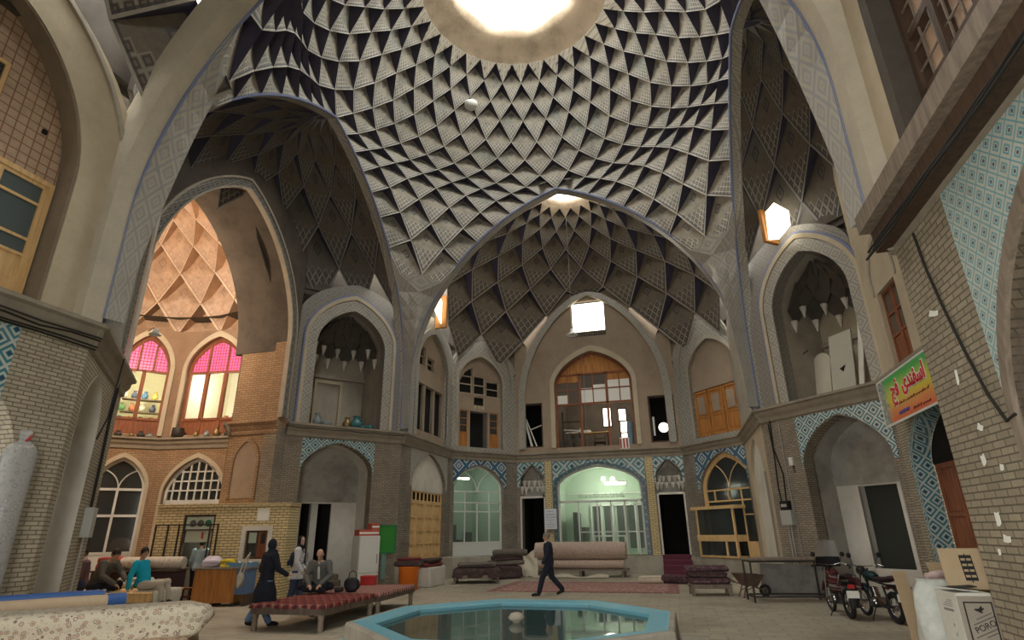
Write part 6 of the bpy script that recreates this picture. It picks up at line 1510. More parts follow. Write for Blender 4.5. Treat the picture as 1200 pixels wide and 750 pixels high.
def wheel(par, c, R_, w_, axis, name='wheel', mt='black', rim='iron', spokes=12):
    """tyre with rim, hub and spokes; axis = axle direction"""
    ax = V(axis).normalized(); x = V((0, 0, 1)); y = ax.cross(x).normalized(); c = V(c)
    mb = MB(); mb.tube([c + (x * cos(2 * pi * k / 28) + y * sin(2 * pi * k / 28)) * (R_ - w_) for k in range(29)], w_, 8, cap=False); o = mb.build(name, M[mt], par)
    mb = MB(); mb.tube([c + (x * cos(2 * pi * k / 28) + y * sin(2 * pi * k / 28)) * (R_ - w_ * 2.1) for k in range(29)], w_ * .35, 6, cap=False)
    for k in range(spokes): 
        a = 2 * pi * k / spokes; mb.tube([c + ax * (.03 * (-1) ** k), c + (x * cos(a) + y * sin(a)) * (R_ - w_ * 2)], .004 if R_ > .22 else .008, 4)
    mb.build('rim', M[rim], o); mb = MB(); mb.tube([c - ax * .05, c + ax * .05], .035 * (R_ / .3), 10); mb.build('hub', M[rim], o)
    return o
wheel(e, (.42, 0, .17), .17, .035, (0, 1, 0), spokes=5)
# iron table
e = empty('iron_table', (6.12, 4.42, 0), RAD(8), 'tall iron framed table with a pale top against the right pier', 'table')
MB().box(-1.0, 1.0, -.42, .42, 1.03, 1.08).build('top', M['wood_old'], e, bevel=.006)
fm = MB(); rect_frame(fm, -.97, .97, .98, 1.03, .02, -.4, .8); 
for z in (.14,):
    fm.bar((-.95, -.38, z), (.95, -.38, z), .04); fm.bar((-.95, .38, z), (.95, .38, z), .04); fm.bar((-.95, -.38, z), (-.95, .38, z), .04); fm.bar((.95, -.38, z), (.95, .38, z), .04)
fm.bar((-.95, -.38, 1.0), (.95, -.38, 1.0), .045); fm.build('frame', M['iron'], e)
for sx_ in (-1, 1):
    for sy_ in (-1, 1): MB().bar((sx_ * .95, sy_ * .38, 0), (sx_ * .95, sy_ * .38, 1.0), .045).build('leg', M['iron'], e)
e = empty('plinth_stain_sheet', (6.55, 5.5, 0), RAD(-28), 'dark stained sheet added for the stained plinth behind the iron table', 'sheet'); t = plaster('sheet_stained', (.16, .155, .145), (.03, .03, .03), .9, 1.6, .5, .1)  # added sheet standing in for the wall's stained plinth
MB().box(-1.0, .95, -.01, .01, 0, .86, M=Matrix.Rotation(RAD(-8), 4, 'X')).build('sheet', t, e)

# ---- motorcycles
M['moto_red'] = plain('tank_dark_red', (.07, .008, .012), .3); M['moto_green'] = plain('tank_dark_green', (.008, .03, .03), .3); M['chrome'] = plain('chrome', (.55, .55, .55), .2, 1.0); M['seat'] = plain('saddle', (.03, .015, .018), .5); M['clear'] = glass('windscreen', (.50, .50, .47), .1, .45)
def motorcycle(loc, f, label, body, screen, bars):
    """x forward, wheels at +-0.62"""
    e = empty('motorcycle', loc, math.atan2(f[1], f[0]), label, 'motorcycle', 'parked motorcycles')
    wheel(e, (.62, 0, .30), .30, .04, (0, 1, 0), 'front_wheel', spokes=20, rim='chrome'); wheel(e, (-.62, 0, .30), .30, .055, (0, 1, 0), 'rear_wheel', spokes=20, rim='chrome')
    fm = MB(); fm.tube([(.42, 0, .80), (.30, 0, .62), (.12, 0, .30), (-.2, 0, .26), (-.62, .0, .30)], .022, 8); fm.tube([(.40, 0, .82), (0, 0, .74), (-.45, 0, .70), (-.85, 0, .72)], .022, 8)
    for q in (-1, 1): fm.tube([(-.62, q * .10, .30), (-.5, q * .11, .70)], .022, 8); fm.tube([(-.2, q * .06, .27), (-.62, q * .09, .30)], .015, 6)
    fm.build('frame', M['black'], e)
    fk = MB()
    for q in (-1, 1): fk.tube([(.62, q * .08, .30), (.42, q * .08, .85), (.38, q * .08, .98)], .022, 8)
    fk.build('fork', M['chrome'], e)
    hb = MB(); hb.tube([(.20, -.36, 1.02), (.30, -.28, 1.06), (.37, -.12, 1.02), (.37, .12, 1.02), (.30, .28, 1.06), (.20, .36, 1.02)], .013, 8); hb.build('handlebar', M['chrome'], e)
    for q in (-1, 1): MB().tube([(.20, q * .36, 1.02), (.12, q * .42, 1.0)], .02, 8).build('grip', M['black'], e)
    for q in (-1, 1):
        m_ = MB(); m_.tube([(.30, q * .24, 1.05), (.27, q * .30, 1.22)], .007, 6); m_.lathe([(0, -.012), (.05, -.01), (.055, 0), (.05, .01), (0, .012)], (.26, q * .32, 1.25), 12, M=Matrix.Rotation(RAD(90), 3, 'Y')); m_.build('mirror', M['black'], e)
    hl = MB(); hl.lathe([(.02, -.10), (.07, -.08), (.10, 0), (.10, .04), (0, .05)], (.50, 0, .93), 14, M=Matrix.Rotation(RAD(90), 3, 'Y')); hl.build('headlamp', M['black'], e)
    tk = MB(); loft(tk, [((.34, 0, .80), .06, .06), ((.26, 0, .84), .12, .10), ((.08, 0, .84), .135, .11), ((-.08, 0, .80), .09, .08)], (0, 1, 0)); tk.build('fuel_tank', M[body], e)
    st_ = MB(); loft(st_, [((-.06, 0, .80), .09, .05), ((-.2, 0, .79), .12, .06), ((-.5, 0, .81), .13, .06), ((-.8, 0, .86), .12, .05), ((-.88, 0, .86), .08, .03)], (0, 1, 0)); st_.build('saddle', M['seat'], e)
    en = MB(); en.box(-.10, .16, -.11, .11, .24, .44); en.tube([(.08, 0, .42), (.14, 0, .62)], .07, 10)
    for q in range(5): en.tube([(.085 + .012 * q, 0, .45 + .035 * q), (.088 + .012 * q, 0, .458 + .035 * q)], .10, 10)
    for q in (-1, 1): en.tube([(.0, q * .10, .32), (.0, q * .16, .32)], .085, 12)
    en.build('engine', M['chrome'], e)
    ex = MB(); ex.tube([(.16, -.08, .42), (.20, -.14, .28), (-.1, -.16, .20), (-.35, -.17, .24), (-.85, -.18, .34)], [.02, .02, .024, .045, .04], 10); ex.build('exhaust', M['chrome'], e)
    fd = MB(); pts = [(.62 + .36 * cos(a_), 0, .30 + .36 * sin(a_)) for a_ in [RAD(20 + 120 * k / 10) for k in range(11)]]; fd.tube(pts, .07, 8, flat=.25); fd.build('front_mudguard', M[body], e)
    fd = MB(); pts = [(-.62 + .37 * cos(a_), 0, .32 + .37 * sin(a_)) for a_ in [RAD(60 + 130 * k / 10) for k in range(11)]]; fd.tube(pts, .08, 8, flat=.25); fd.build('rear_mudguard', M['black'], e)
    tl = MB(); tl.box(-.99, -.94, -.06, .06, .62, .70); tl.build('tail_lamp', M['red'], e); pl = MB(); pl.box(-1.0, -.99, -.12, .12, .44, .58); pl.build('number_plate', M['paper'], e)
    for q in (-1, 1):
        ib = MB(); ib.tube([(-.86, q * .08, .68), (-.88, q * .2, .68)], .01, 6); ib.lathe([(0, -.03), (.03, -.02), (.03, .02), (0, .03)], (-.88, q * .22, .68), 8); ib.build('indicator', M['moto_red'], e)
    sd = MB(); sd.tube([(-.05, .1, .28), (-.12, .26, .02), (-.18, .28, .01)], .013, 6); sd.build('kickstand', M['iron'], e)
    ft = MB(); ft.tube([(-.1, -.26, .27), (-.1, .26, .27)], .014, 6); ft.build('footrest', M['black'], e)
    if bars:
        cr = MB()
        for q in (-1, 1): cr.tube([(-.30, q * .20, .84), (-.34, q * .24, .60), (-.62, q * .24, .56), (-.80, q * .22, .66), (-.84, q * .16, .88)], .014, 6)
        cr.build('luggage_rail', M['chrome'], e)
        pn = MB()
        for q in (-1, 1): loft(pn, [((-.32, q * .20, .68), .05, .16), ((-.55, q * .22, .66), .07, .18), ((-.82, q * .20, .70), .05, .14)], (0, 1, 0))
        pn.build('saddlebag', stripes('saddlebag_stripe', [(.09, .015, .02), (.20, .19, .18), (.07, .012, .016), (.02, .02, .025)], 2, 5), e)
    if screen:
        ws = MB(); rows = []
        for i in range(9):
            t_ = i / 8; hw = .27 * (1 - .35 * t_ ** 2); rows.append([V((.46 - .20 * t_ - .10 * (k / 4 - 1) ** 2, hw * (k / 4 - 1), .98 + .58 * t_)) for k in range(9)])
        ws.grid(rows); ws.build('windscreen', M['clear'], e); fr_ = MB(); rw = rows[0:4]; fr_.grid([[p + V((-.012, 0, 0)) for p in r] for r in rw]); fr_.build('screen_apron', M['black'], e)
    return e
motorcycle((6.80, 1.80, 0), (-.07, 1.0), 'dark red motorcycle with a tall windscreen and striped saddlebags', 'moto_red', True, True)
motorcycle((7.43, 1.18, 0), (-.20, 1.0), 'dark green motorcycle without a windscreen, nearer the boxes', 'moto_green', False, False)

# ---- sacks and cartons at the right
M['card'] = plaster('cardboard', (.46, .35, .22), (.36, .27, .17), .4, 2, .85, .08); M['carton_white'] = plaster('carton_white', (.66, .66, .60), (.5, .5, .46), .3, 2.5, .6, .05); M['carton_grey'] = plaster('carton_taupe', (.34, .30, .25), (.28, .24, .2), .3, 2, .7, .05)
M['ink'] = plain('ink_black', (.02, .02, .02), .7)
e = empty('white_carton', (6.45, -5.73, 0), dirz(.30, -.62) + pi / 2, 'tall white carton with a boxed bird print and bold lettering, at the near right pier', 'box')
# local axes: x to the right of the printed face, -y towards the viewer
e.rotation_euler = (0, 0, RAD(3))
W2, D2, H2 = .17, .24, 1.16
MB().box(-W2, W2, -D2, D2, .0, H2).build('box', M['carton_white'], e, bevel=.006)
pf = MB(); pf.box(-W2 + .004, W2 - .0, -D2 - .004, -D2, .0, H2 - .03); pf.build('printed_face', M['carton_grey'], e)
pr = MB(); rect_frame(pr, -W2 + .05, W2 - .015, .02, H2 - .085, .014, -D2 - .006, .003); pr.build('black_border', M['ink'], e)
bd = MB(); yb = -D2 - .006; q_ = lambda l: [(.02 + .55 * x, 1.0 + .55 * (z - .83)) for x, z in l]
bd.prism([q_([(-.10, .83), (-.05, .80), (.02, .79), (.06, .82), (.09, .86), (.06, .85), (.04, .90), (.0, .85), (-.04, .84), (-.07, .86), (-.06, .84)])], yb, yb + .003); bd.prism([q_([(-.03, .79), (.03, .765), (.06, .785), (.0, .80)])], yb, yb + .003); bd.build('bird_print', M['ink'], e)
def text(par, s_, loc, size, mat, rot=(RAD(90), 0, 0), ext=.002, name='lettering', shear=0.0):
    c = bpy.data.curves.new(name, 'FONT'); c.body = s_; c.size = size; c.extrude = ext; c.shear = shear; c.align_x = 'CENTER'; c.align_y = 'CENTER'
    c.materials.append(mat); tmp = bpy.data.objects.new(name, c); me = bpy.data.meshes.new_from_object(tmp); bpy.data.objects.remove(tmp)
    o = bpy.data.objects.new(name, me); COL.objects.link(o); o.parent = par; o.location = loc; o.rotation_euler = rot
    return o
text(e, 'PORO', (.04, yb, .835), .082, M['ink'], (RAD(90), RAD(-22), 0))
ln = MB()
for z in (.90, .78): ln.bar((-.07, yb, z - .05), (.15, yb, z + .04), .007, .004)
ln.build('rule', M['ink'], e)
ht = MB()
for k in range(9): ht.bar((-.03 + .018 * k, yb, .905 + .0073 * k), (-.018 + .018 * k, yb, .91 + .0073 * k), .014, .003)
for k in range(6): ht.bar((.03 + .018 * k, yb, .735 + .0075 * k), (.044 + .018 * k, yb, .741 + .0075 * k), .018, .003)
ht.build('small_print', M['ink'], e)
sp = MB(); xs_ = -W2 - .002
sp.box(xs_ - .001, xs_, -.12, .10, .96, .985); 
for k in range(4): sp.box(xs_ - .001, xs_, -.12, .10 - .04 * k, 1.01 + .02 * k, 1.017 + .02 * k)
for k in range(5): sp.box(xs_ - .001, xs_, -.10 + .01 * k, -.08 + .01 * k, .45 + .09 * k, .48 + .09 * k)
sp.build('side_print', plain('ink_grey', (.22, .23, .22)), e)
e = empty('cardboard_sheet', (6.55, -5.62, 1.165), RAD(-6), 'brown cardboard panel with dark print standing on the white carton', 'cardboard')
MB().box(-.17, .24, -.012, .012, 0, .44, M=Matrix.Rotation(RAD(-14), 4, 'X')).build('panel', M['card'], e)
pr = MB(); mr = Matrix.Rotation(RAD(-14), 4, 'X')
for k in range(5): pr.box(.02, .14, -.016, -.013, .09 + .06 * k, .125 + .06 * k, M=mr)
pr.box(.075, .085, -.017, -.013, .07, .38, M=mr); pr.box(.02, .03, -.017, -.013, .09, .36, M=mr); pr.box(.13, .14, -.017, -.013, .09, .36, M=mr); pr.build('print', M['ink'], e)
mb = MB(); mb.add([V(p) for p in ((-.30, -.30, 0), (.10, -.24, 0), (.14, .05, .01), (-.20, .06, .05))], [(0, 1, 2, 3)]); mb.add([V(p) for p in ((-.26, -.22, .03), (.24, -.16, .012), (.20, .10, .0), (-.16, .14, .06))], [(0, 1, 2, 3)])
o = MB().box(-.20, .10, -.16, .12, 0, .008, M=Matrix.Rotation(RAD(6), 4, 'Y')).build('loose_sheet', M['carton_white']); o.location = (6.44, -5.76, 1.175); tag(o, 'loose white card lying on top of the white carton', 'card')
o = MB().box(-.12, .16, -.14, .08, 0, .008, M=Matrix.Rotation(RAD(-4), 4, 'Y')).build('loose_sheet', M['ink']); o.location = (6.42, -5.68, 1.195); tag(o, 'loose dark sheet lying on top of the white carton', 'card')
e = empty('cardboard_box', (7.40, -3.35, 0), .1, 'yellowish cardboard box standing behind the white sack', 'box')
MB().box(-.30, .32, -.26, .26, 0, 1.16).build('box', M['card'], e, bevel=.008)
fl_ = MB(); fl_.add([V(p) for p in ((-.30, -.26, 1.16), (.32, -.26, 1.16), (.33, -.38, 1.28), (-.31, -.38, 1.28))], [(0, 1, 2, 3)]); fl_.build('flap', M['card'], e); fl_ = MB(); fl_.add([V(p) for p in ((-.30, .26, 1.16), (.32, .26, 1.16), (.32, .36, 1.32), (-.30, .36, 1.32))], [(0, 1, 2, 3)]); fl_.build('flap', M['card'], e)
e = empty('white_sack', (6.80, -4.05, 0), .2, 'bulging white plastic sack beside the white carton', 'sack'); M['sack'] = cloth('sack_white', (.66, .70, .66), 8)
mb = MB(); rows = []
for (r_, z) in ((.20, 0), (.30, .05), (.34, .25), (.35, .5), (.33, .75), (.30, .95), (.25, 1.06), (.20, 1.12), (.22, 1.17)):
    rows.append([V((r_ * (1 + .10 * sin(5 * a_ + z * 6) + .06 * sin(11 * a_ + z * 9)) * cos(a_), r_ * (1 + .10 * sin(4 * a_ + z * 7 + 1) + .05 * sin(9 * a_ - z * 8)) * sin(a_), z)) for a_ in [2 * pi * k / 30 for k in range(30)]])
mb.grid(rows, 0, True, True); mb.add(rows[0], [list(range(30))]); mb.build('sack', M['sack'], e, sub=1)
mb = MB(); soft_box(mb, -.12, .14, -.1, .1, 1.08, 1.26, 0, 8, .02, .03, 90); mb.build('pink_cloth', M['scarf_pink'], e)
e = empty('cardboard_sheet', (6.74, -3.1, 0), .3, 'flat brown cardboard sheet standing upright left of the white sack', 'cardboard')
MB().box(-.10, .10, -.015, .015, 0, 1.2, M=Matrix.Rotation(RAD(-7), 4, 'X')).build('sheet', M['card'], e)
o = MB().box(-.75, .6, -.3, .3, 0, .07).build('stone_slab', M['plaster_grey'], None, None, bevel=.02); o.location = (6.55, -4.7, 0); o.rotation_euler = (0, 0, .3); tag(o, 'low grey slab on the floor in front of the sack', 'slab')
# ---- signs
e = empty('notice_sign', mw=FM('BK') @ Matrix.Translation((1.68, -.12, 2.35))); tag(e, 'white paper notice with blue writing on the post left of the lit shop', 'notice')
MB().box(-.30, .30, 0, .02, -.42, .5).build('board', plain('notice_white', (.66, .69, .74)), e)
M['ink_blue'] = plain('ink_blue', (.06, .07, .22)); rnd = random.Random(3); wr = MB()
for z, w_, n_ in ((.38, .16, 5), (.24, .22, 8), (.12, .22, 9), (.0, .2, 7), (-.10, .05, 2), (-.20, .22, 8), (-.31, .20, 8)):
    x = -w_
    while x < w_:
        l_ = rnd.uniform(.02, .06); wr.tube([(x, -.004, z), (x + l_ * .4, -.004, z - .018), (x + l_, -.004, z + rnd.uniform(-.005, .02))], .009 if .05 < z < .3 else .006, 4)
        if rnd.random() < .4: wr.box(x + l_ * .3, x + l_ * .3 + .01, -.007, -.002, z + .02, z + .03)
        x += l_ + .012
wr.build('writing', M['ink_blue'], e)
MB().box(-.20, .20, .02, .06, -.60, .5).build('post_board', M['wood_old'], e)
# banner along the right wall: local x from its left edge, z up, faces -y
bm = Matrix(((0, 1, 0, 8.72), (-1, 0, 0, 2.27), (0, 0, 1, 0), (0, 0, 0, 1)))
e = empty('banner', mw=bm); tag(e, 'green yellow and orange banner with red script hung above the right arch', 'banner')
t = NT('banner_print', .5); x_, y_, z_ = t.sep(t.obj()); r = t.n('ValToRGB'); el = r.color_ramp.elements
while len(el) < 5: el.new(.5)
for q, (p_, c) in enumerate(((0, (.70, .16, .06)), (.22, (.74, .30, .10)), (.45, (.66, .56, .06)), (.66, (.50, .58, .10)), (.92, (.08, .42, .10)))): el[q].position = p_; el[q].color = (*c, 1)
t.set(r.inputs[0], t.m('ADD', t.rng(z_, 4.2, 5.2), t.m('MULTIPLY', t.m('SUBTRACT', t.noise(t.obj(), 3, 3), .5), .15)))
gm = t.rng(t.m('ADD', x_, t.m('MULTIPLY', t.noise(t.obj(), 6, 4), .5)), .55, .85, 0, 1)
M['banner'] = t.out(t.mix(gm, t.mix(t.rng(t.noise(t.obj(), 9, 3), .35, .65), (.55, .60, .52), (.10, .12, .11)), r.outputs[0]))
MB().box(0, 3.1, 0, .012, 4.14, 5.24).build('cloth', M['banner'], e)
fm = MB(); rect_frame(fm, -.02, 3.12, 4.12, 5.26, .05, -.004, .02); fm.build('white_border', M['white_metal'], e)
M['script_red'] = plain('script_red', (.62, .02, .05)); M['script_white'] = plain('script_white', (.78, .74, .70))
for body, x0, z0, sz in (('\uFBFC\uFEAA\uFEE8\uFED4\uFEB3\uFE8D', 2.22, 4.88, .42), ('\uFE9E\uFED3', 1.10, 4.86, .44)):
    for nm_, mt_, y_, of_ in (('script_outline', M['script_white'], -.004, .034), ('script', M['script_red'], -.012, .012)):
        c = bpy.data.curves.new(nm_, 'FONT'); c.body = body; c.size = sz; c.extrude = .004; c.offset = of_; c.align_x = 'CENTER'; c.align_y = 'CENTER'; c.materials.append(mt_)
        tmp = bpy.data.objects.new(nm_, c); me = bpy.data.meshes.new_from_object(tmp); bpy.data.objects.remove(tmp)
        o = bpy.data.objects.new(nm_, me); COL.objects.link(o); o.parent = e; o.location = (x0, y_, z0); o.rotation_euler = (RAD(90), 0, 0); o.scale = (1, 1.15, 1)
rnd = random.Random(5); sm = MB()
for z, x0, x1 in ((4.52, .85, 2.85), (4.27, 1.9, 2.8)):
    x = x0
    while x < x1: l_ = rnd.uniform(.05, .14); sm.tube([(x, -.006, z), (x + l_ * .5, -.006, z - .03), (x + l_, -.006, z + rnd.uniform(-.01, .03))], .014, 4, flat=.4); x += l_ + .03
sm.build('small_script', plain('script_plum', (.22, .05, .06)), e)
sm = MB(); x = 1.05
while x < 1.65: l_ = rnd.uniform(.06, .12); sm.tube([(x, -.006, 4.32), (x + l_ * .5, -.006, 4.27), (x + l_, -.006, 4.35)], .018, 4, flat=.4); x += l_ + .02
sm.build('blue_script', plain('script_blue', (.10, .10, .40)), e)
cr = MB(); cr.tube([(.05, 0, 5.24), (.0, .35, 5.42)], .012, 4); cr.tube([(3.08, 0, 5.24), (3.1, .35, 5.42)], .012, 4); cr.build('cord', M['cable'], e)

# ---- hanging lamp under the small roof eye, and its cable
e = empty('pendant_lamp', (-.05, 9.1, 9.75), 0, 'white bell lamp hanging on a long cable under the small roof eye', 'lamp')
MB().lathe([(.02, .26), (.05, .25), (.06, .12), (.14, .05), (.24, -.02), (.25, -.06), (.22, -.05), (.10, .02)], (0, 0, 0), 18).build('shade', M['white_metal'], e)
MB().lathe([(0, -.10), (.05, -.06), (.05, .0), (.02, .06)], (0, 0, 0), 10).build('bulb', M['white_metal'], e); MB().tube([(0, 0, .26), (.02, 0, 3.5), (0, 0, 7.2)], .012, 6).build('cable', M['grey_cable'], e)
o = MB().tube([(.25, 9.0, 9.7), (.35, 9.1, 8.0), (.30, 9.2, 6.0), (.30, 9.3, 4.9)], .007, 5).build('thin_cord', M['grey_cable']); tag(o, 'thin cord dangling below the pendant lamp before the rear window', 'cord')
o = MB().tube([(-.05, 9.1, 9.5), (.1, 9.02, 9.62), (.25, 9.0, 9.72)], .006, 5).build('thin_cord', M['grey_cable']); o.hide_render = False; tag(o, 'short loop of cord joining the pendant lamp to the dangling cord', 'cord')
e = empty('bracket_lamp', mw=FM('LO') @ Matrix.Translation((.15, -.25, 6.75))); tag(e, 'small white lamp on the edge of the left passage arch', 'lamp')
MB().lathe([(.03, .12), (.05, .1), (.07, .02), (.15, -.05), (.13, -.05), (.03, .0)], (0, 0, 0), 12).build('shade', M['white_metal'], e); MB().tube([(0, 0, .1), (.02, .12, .16), (.05, .3, .1)], .012, 6).build('bracket', M['iron'], e)

# ---- pots on the balcony ledge and the passage sills
def pot(m4, pos, prof, mat, label, group, handle=None, name='pot'):
    e = empty(name, mw=m4 @ Matrix.Translation(pos)); tag(e, label, 'pot', group)
    MB().lathe(prof, (0, 0, 0), 18).build('body', mat, e)
    mb = MB(); r_, z_ = prof[-2]; mb.tube([(r_ * cos(2 * pi * k / 16), r_ * sin(2 * pi * k / 16), z_) for k in range(17)], r_ * .12, 6, cap=False); mb.build('rim', mat, e)
    if handle: mb = MB(); mb.tube(handle, .018, 6); mb.build('handle', mat, e)
    return e
M['teal'] = plain('glaze_teal', (.05, .17, .19), .25, 0, .5); M['greyblue'] = plain('glaze_grey_blue', (.25, .30, .31), .35); M['terra'] = plaster('terracotta', (.52, .33, .24), (.45, .38, .3), .4, 6); M['brass'] = plain('brass_dull', (.30, .21, .09), .4, .6); M['pot_dark'] = plain('pot_dark', (.05, .045, .04), .5)
jar = [(.09, 0), (.16, .08), (.17, .2), (.10, .32), (.07, .38), (.10, .42), (.08, .42)]
G = 'pots on the left balcony ledge'
pot(mL, (1.0, .05, 5.5), [(.08, 0), (.13, .07), (.14, .18), (.07, .28), (.06, .38), (.09, .42), (.07, .42)], M['greyblue'], 'grey blue jar at the left end of the balcony ledge', G, [(.06, 0, .36), (.17, 0, .30), (.13, 0, .14)])
e = empty('round_drum', mw=mL @ Matrix.Translation((1.92, .02, 5.5)) @ Matrix.Rotation(RAD(-78), 4, 'X')); tag(e, 'round terracotta drum leaning upright on the balcony ledge', 'drum', G)
MB().lathe([(.0, -.07), (.24, -.06), (.30, -.02), (.29, .05), (.25, .07), (0, .075)], (0, .30, 0), 24).build('skin', M['terra'], e); mb = MB(); mb.tube([(.295 * cos(2 * pi * k / 24), .30 + .295 * sin(2 * pi * k / 24), 0) for k in range(25)], .02, 6, cap=False); mb.build('hoop', M['linen'], e)
pot(mL, (2.45, .05, 5.5), [(.12, 0), (.21, .09), (.22, .2), (.14, .30), (.08, .36), (.12, .44), (.10, .44)], M['teal'], 'round teal jug in the middle of the balcony ledge', G, [(.1, 0, .40), (.26, 0, .34), (.22, 0, .18)])
pot(mL, (2.20, .32, 5.5), jar, M['brass'], 'brassy jar behind the teal jug on the balcony ledge', G)
pot(mL, (2.75, .12, 5.5), [(.1, 0), (.2, .03), (.26, .07), (.24, .09), (.18, .09)], M['teal'], 'flat teal dish right of the round teal jug', G)
pot(mL, (3.0, .08, 5.5), [(.06, 0), (.12, .06), (.10, .16), (.05, .2), (.05, .2)], M['teal'], 'small teal pot at the right end of the balcony ledge', G)
pot(mL, (1.35, .1, 5.5), [(.1, 0), (.17, .05), (.19, .12), (.17, .14), (.16, .14)], M['greyblue'], 'shallow pale bowl between the jar and the round drum', G)
ws = ['widest dark', 'second', 'third', 'fourth', 'last']
mB, mA = FM('PB'), FM('PA'); GS = 'pots on the passage window sills'
for i, (x, k, m_) in enumerate(((.72, 1.0, 'pot_dark'), (1.5, .55, 'brass'), (1.95, .6, 'greyblue'), (2.35, .8, 'brass'), (2.78, .55, 'pot_dark'))):
    pot(mB, (x, -.1, 5.5), [(r_ * k, z_ * k) for r_, z_ in ([(.12, 0), (.22, .06), (.22, .3), (.2, .36), (.18, .36)] if i == 0 else jar)], M[m_], ['wide black pot', 'small brass jar beside the wide black pot', 'small grey jar, middle of the row', 'larger brass jar, fourth of the row', 'small dark jar at the right end'][i] + ' on the sill of the right pink window', GS)
for i, (x, k, m_) in enumerate(((1.35, .5, 'pot_dark'), (1.65, .6, 'pot_dark'), (2.1, .45, 'brass'), (2.4, .65, 'pot_dark'), (2.7, .5, 'greyblue'))):
    pot(mA, (x, -.1, 5.5), [(r_ * k * 1.3, z_ * k * .8) for r_, z_ in jar], M[m_], ['dark squat jar at the left end', 'dark squat jar, second', 'small brass jar in the middle', 'largest dark jar, fourth', 'small grey jar at the right end'][i] + ' on the sill of the left pink window', GS)
# goods seen through the pink fronted shops
gc = [(.10, .22, .40), (.65, .55, .15), (.12, .30, .14), (.55, .20, .12), (.6, .6, .55), (.08, .10, .18)]
gm_ = [plain('shop_ware_%s' % n_, c, .4) for n_, c in zip(('blue', 'yellow', 'green', 'red', 'white', 'navy'), gc)]
nm = ['blue', 'yellow', 'green', 'red', 'white', 'navy']
for i in range(7):
    x = .75 + .33 * i; o = pot(mB, (x, 2.35, 6.35), [(r_ * (.6 + .15 * ((i * 5) % 3)), z_ * (.9 + .2 * ((i * 7) % 3))) for r_, z_ in jar], gm_[(i * 2 + 1) % 6], '%s vase, %s from left on the shelf behind the right pink window' % (nm[(i * 2 + 1) % 6], ['first', 'second', 'third', 'fourth', 'fifth', 'sixth', 'seventh'][i]), 'vases behind the right pink window', name='vase')
for r_i in range(3):
    for i in range(4):
        x = 1.35 + .38 * i; k = (i + 2 * r_i) % 6
        pot(mA, (x, 2.35, 6.35 + .55 * r_i), [(a_ * .75, b_ * .8) for a_, b_ in jar], gm_[k], '%s vase, %s on the %s shelf behind the left pink window' % (nm[k], ['first', 'second', 'third', 'fourth'][i], ['lowest', 'middle', 'top'][r_i]), 'vases behind the left pink window', name='vase')

M['board_grey'] = plaster('board_grey', (.52, .50, .42), (.4, .37, .3), .4, 2); M['board_pale'] = plaster('board_pale', (.66, .60, .48), (.5, .45, .35), .4, 2)
# ---- boards leaning in the right upper niche
mR = FM('RFD')
for i, (x, y, w_, h_, lean, rot_, m_, lab) in enumerate(((1.48, 1.25, .62, 1.75, 10, 2, 'board_pale', 'pale round topped board leaning on the left in the right upper niche'), (2.42, 1.0, .78, 2.25, 14, -3, 'board_grey', 'tall grey board leaning in the middle of the right upper niche'), (3.1, .8, .16, 2.2, 8, 6, 'plaster_white', 'narrow white plank leaning on the right of the right upper niche'))):
    e = empty('leaning_board', mw=mR @ Matrix.Translation((x, y, 5.5)) @ Matrix.Rotation(RAD(-lean), 4, 'X') @ Matrix.Rotation(RAD(rot_), 4, 'Y')); tag(e, lab, 'board', 'boards in the right upper niche')
    if i == 0: MB().prism([[(-w_ / 2, 0)] + [(-w_ / 2 * cos(a_), h_ - .3 + .3 * sin(a_)) for a_ in [pi * k / 10 for k in range(11)]] + [(w_ / 2, 0)]], -.03, .03).build('board', M[m_], e)
    else: MB().box(-w_ / 2, w_ / 2, -.025, .025, 0, h_).build('board', M[m_], e, bevel=.006)
    if i == 1: MB().prism([[(-.09, 1.0), (.12, 1.08), (.03, .86)]], -.032, -.025).build('broken_hole', M['dark'], e)
o = MB().tube([mR @ V(p) for p in ((1.12, .9, 5.52), (1.10, .9, 6.6), (1.22, 1.0, 7.2), (1.45, 1.05, 7.3))], .015, 6).build('hanging_wire', M['cable']); tag(o, 'dark wire looping beside the pale board in the right upper niche', 'wire')
# ---- workshop contents behind the rear red window
mK = FM('BK')
e = empty('work_table', mw=mK @ Matrix.Translation((3.55, 1.3, 5.75))); tag(e, 'long work table inside the rear upper workshop', 'table')
MB().box(-.9, 1.1, -.3, .3, .78, .83).build('top', M['wood_pine'], e)
for x in (-.8, 1.0):
    for y in (-.25, .25): MB().box(x - .03, x + .03, y - .03, y + .03, 0, .78).build('leg', M['wood_dark'], e)
e = empty('loom_frame', mw=mK @ Matrix.Translation((2.75, .9, 5.75))); tag(e, 'dark loom frame with white cross bars at the left of the workshop', 'loom')
fm = MB()
for x in (-.45, .5): fm.box(x - .04, x + .04, -.04, .04, 0, 1.9)
fm.box(-.5, .55, -.04, .04, 1.35, 1.42); fm.build('frame', M['wood_dark'], e); fm = MB(); fm.bar((-.4, -.06, .98), (.5, -.06, .9), .05); fm.bar((-.3, -.08, .8), (.55, -.08, .86), .04); fm.bar((.45, -.1, 1.0), (.6, -.1, .3), .06); fm.build('white_bars', M['plaster_white'], e)
fm = MB()
for k in range(6): soft_box(fm, -.42 + .15 * k, -.30 + .15 * k, -.1, .1, .2 + .17 * (k % 3), .5 + .2 * (k % 3), 0, 6, .02, .01, k)
fm.build('yarn_heap', M['shop_dark'], e)
e = empty('ladder_back_chair', mw=mK @ Matrix.Translation((4.0, 2.2, 5.75))); tag(e, 'dark chair with slatted back at the rear of the workshop', 'chair')
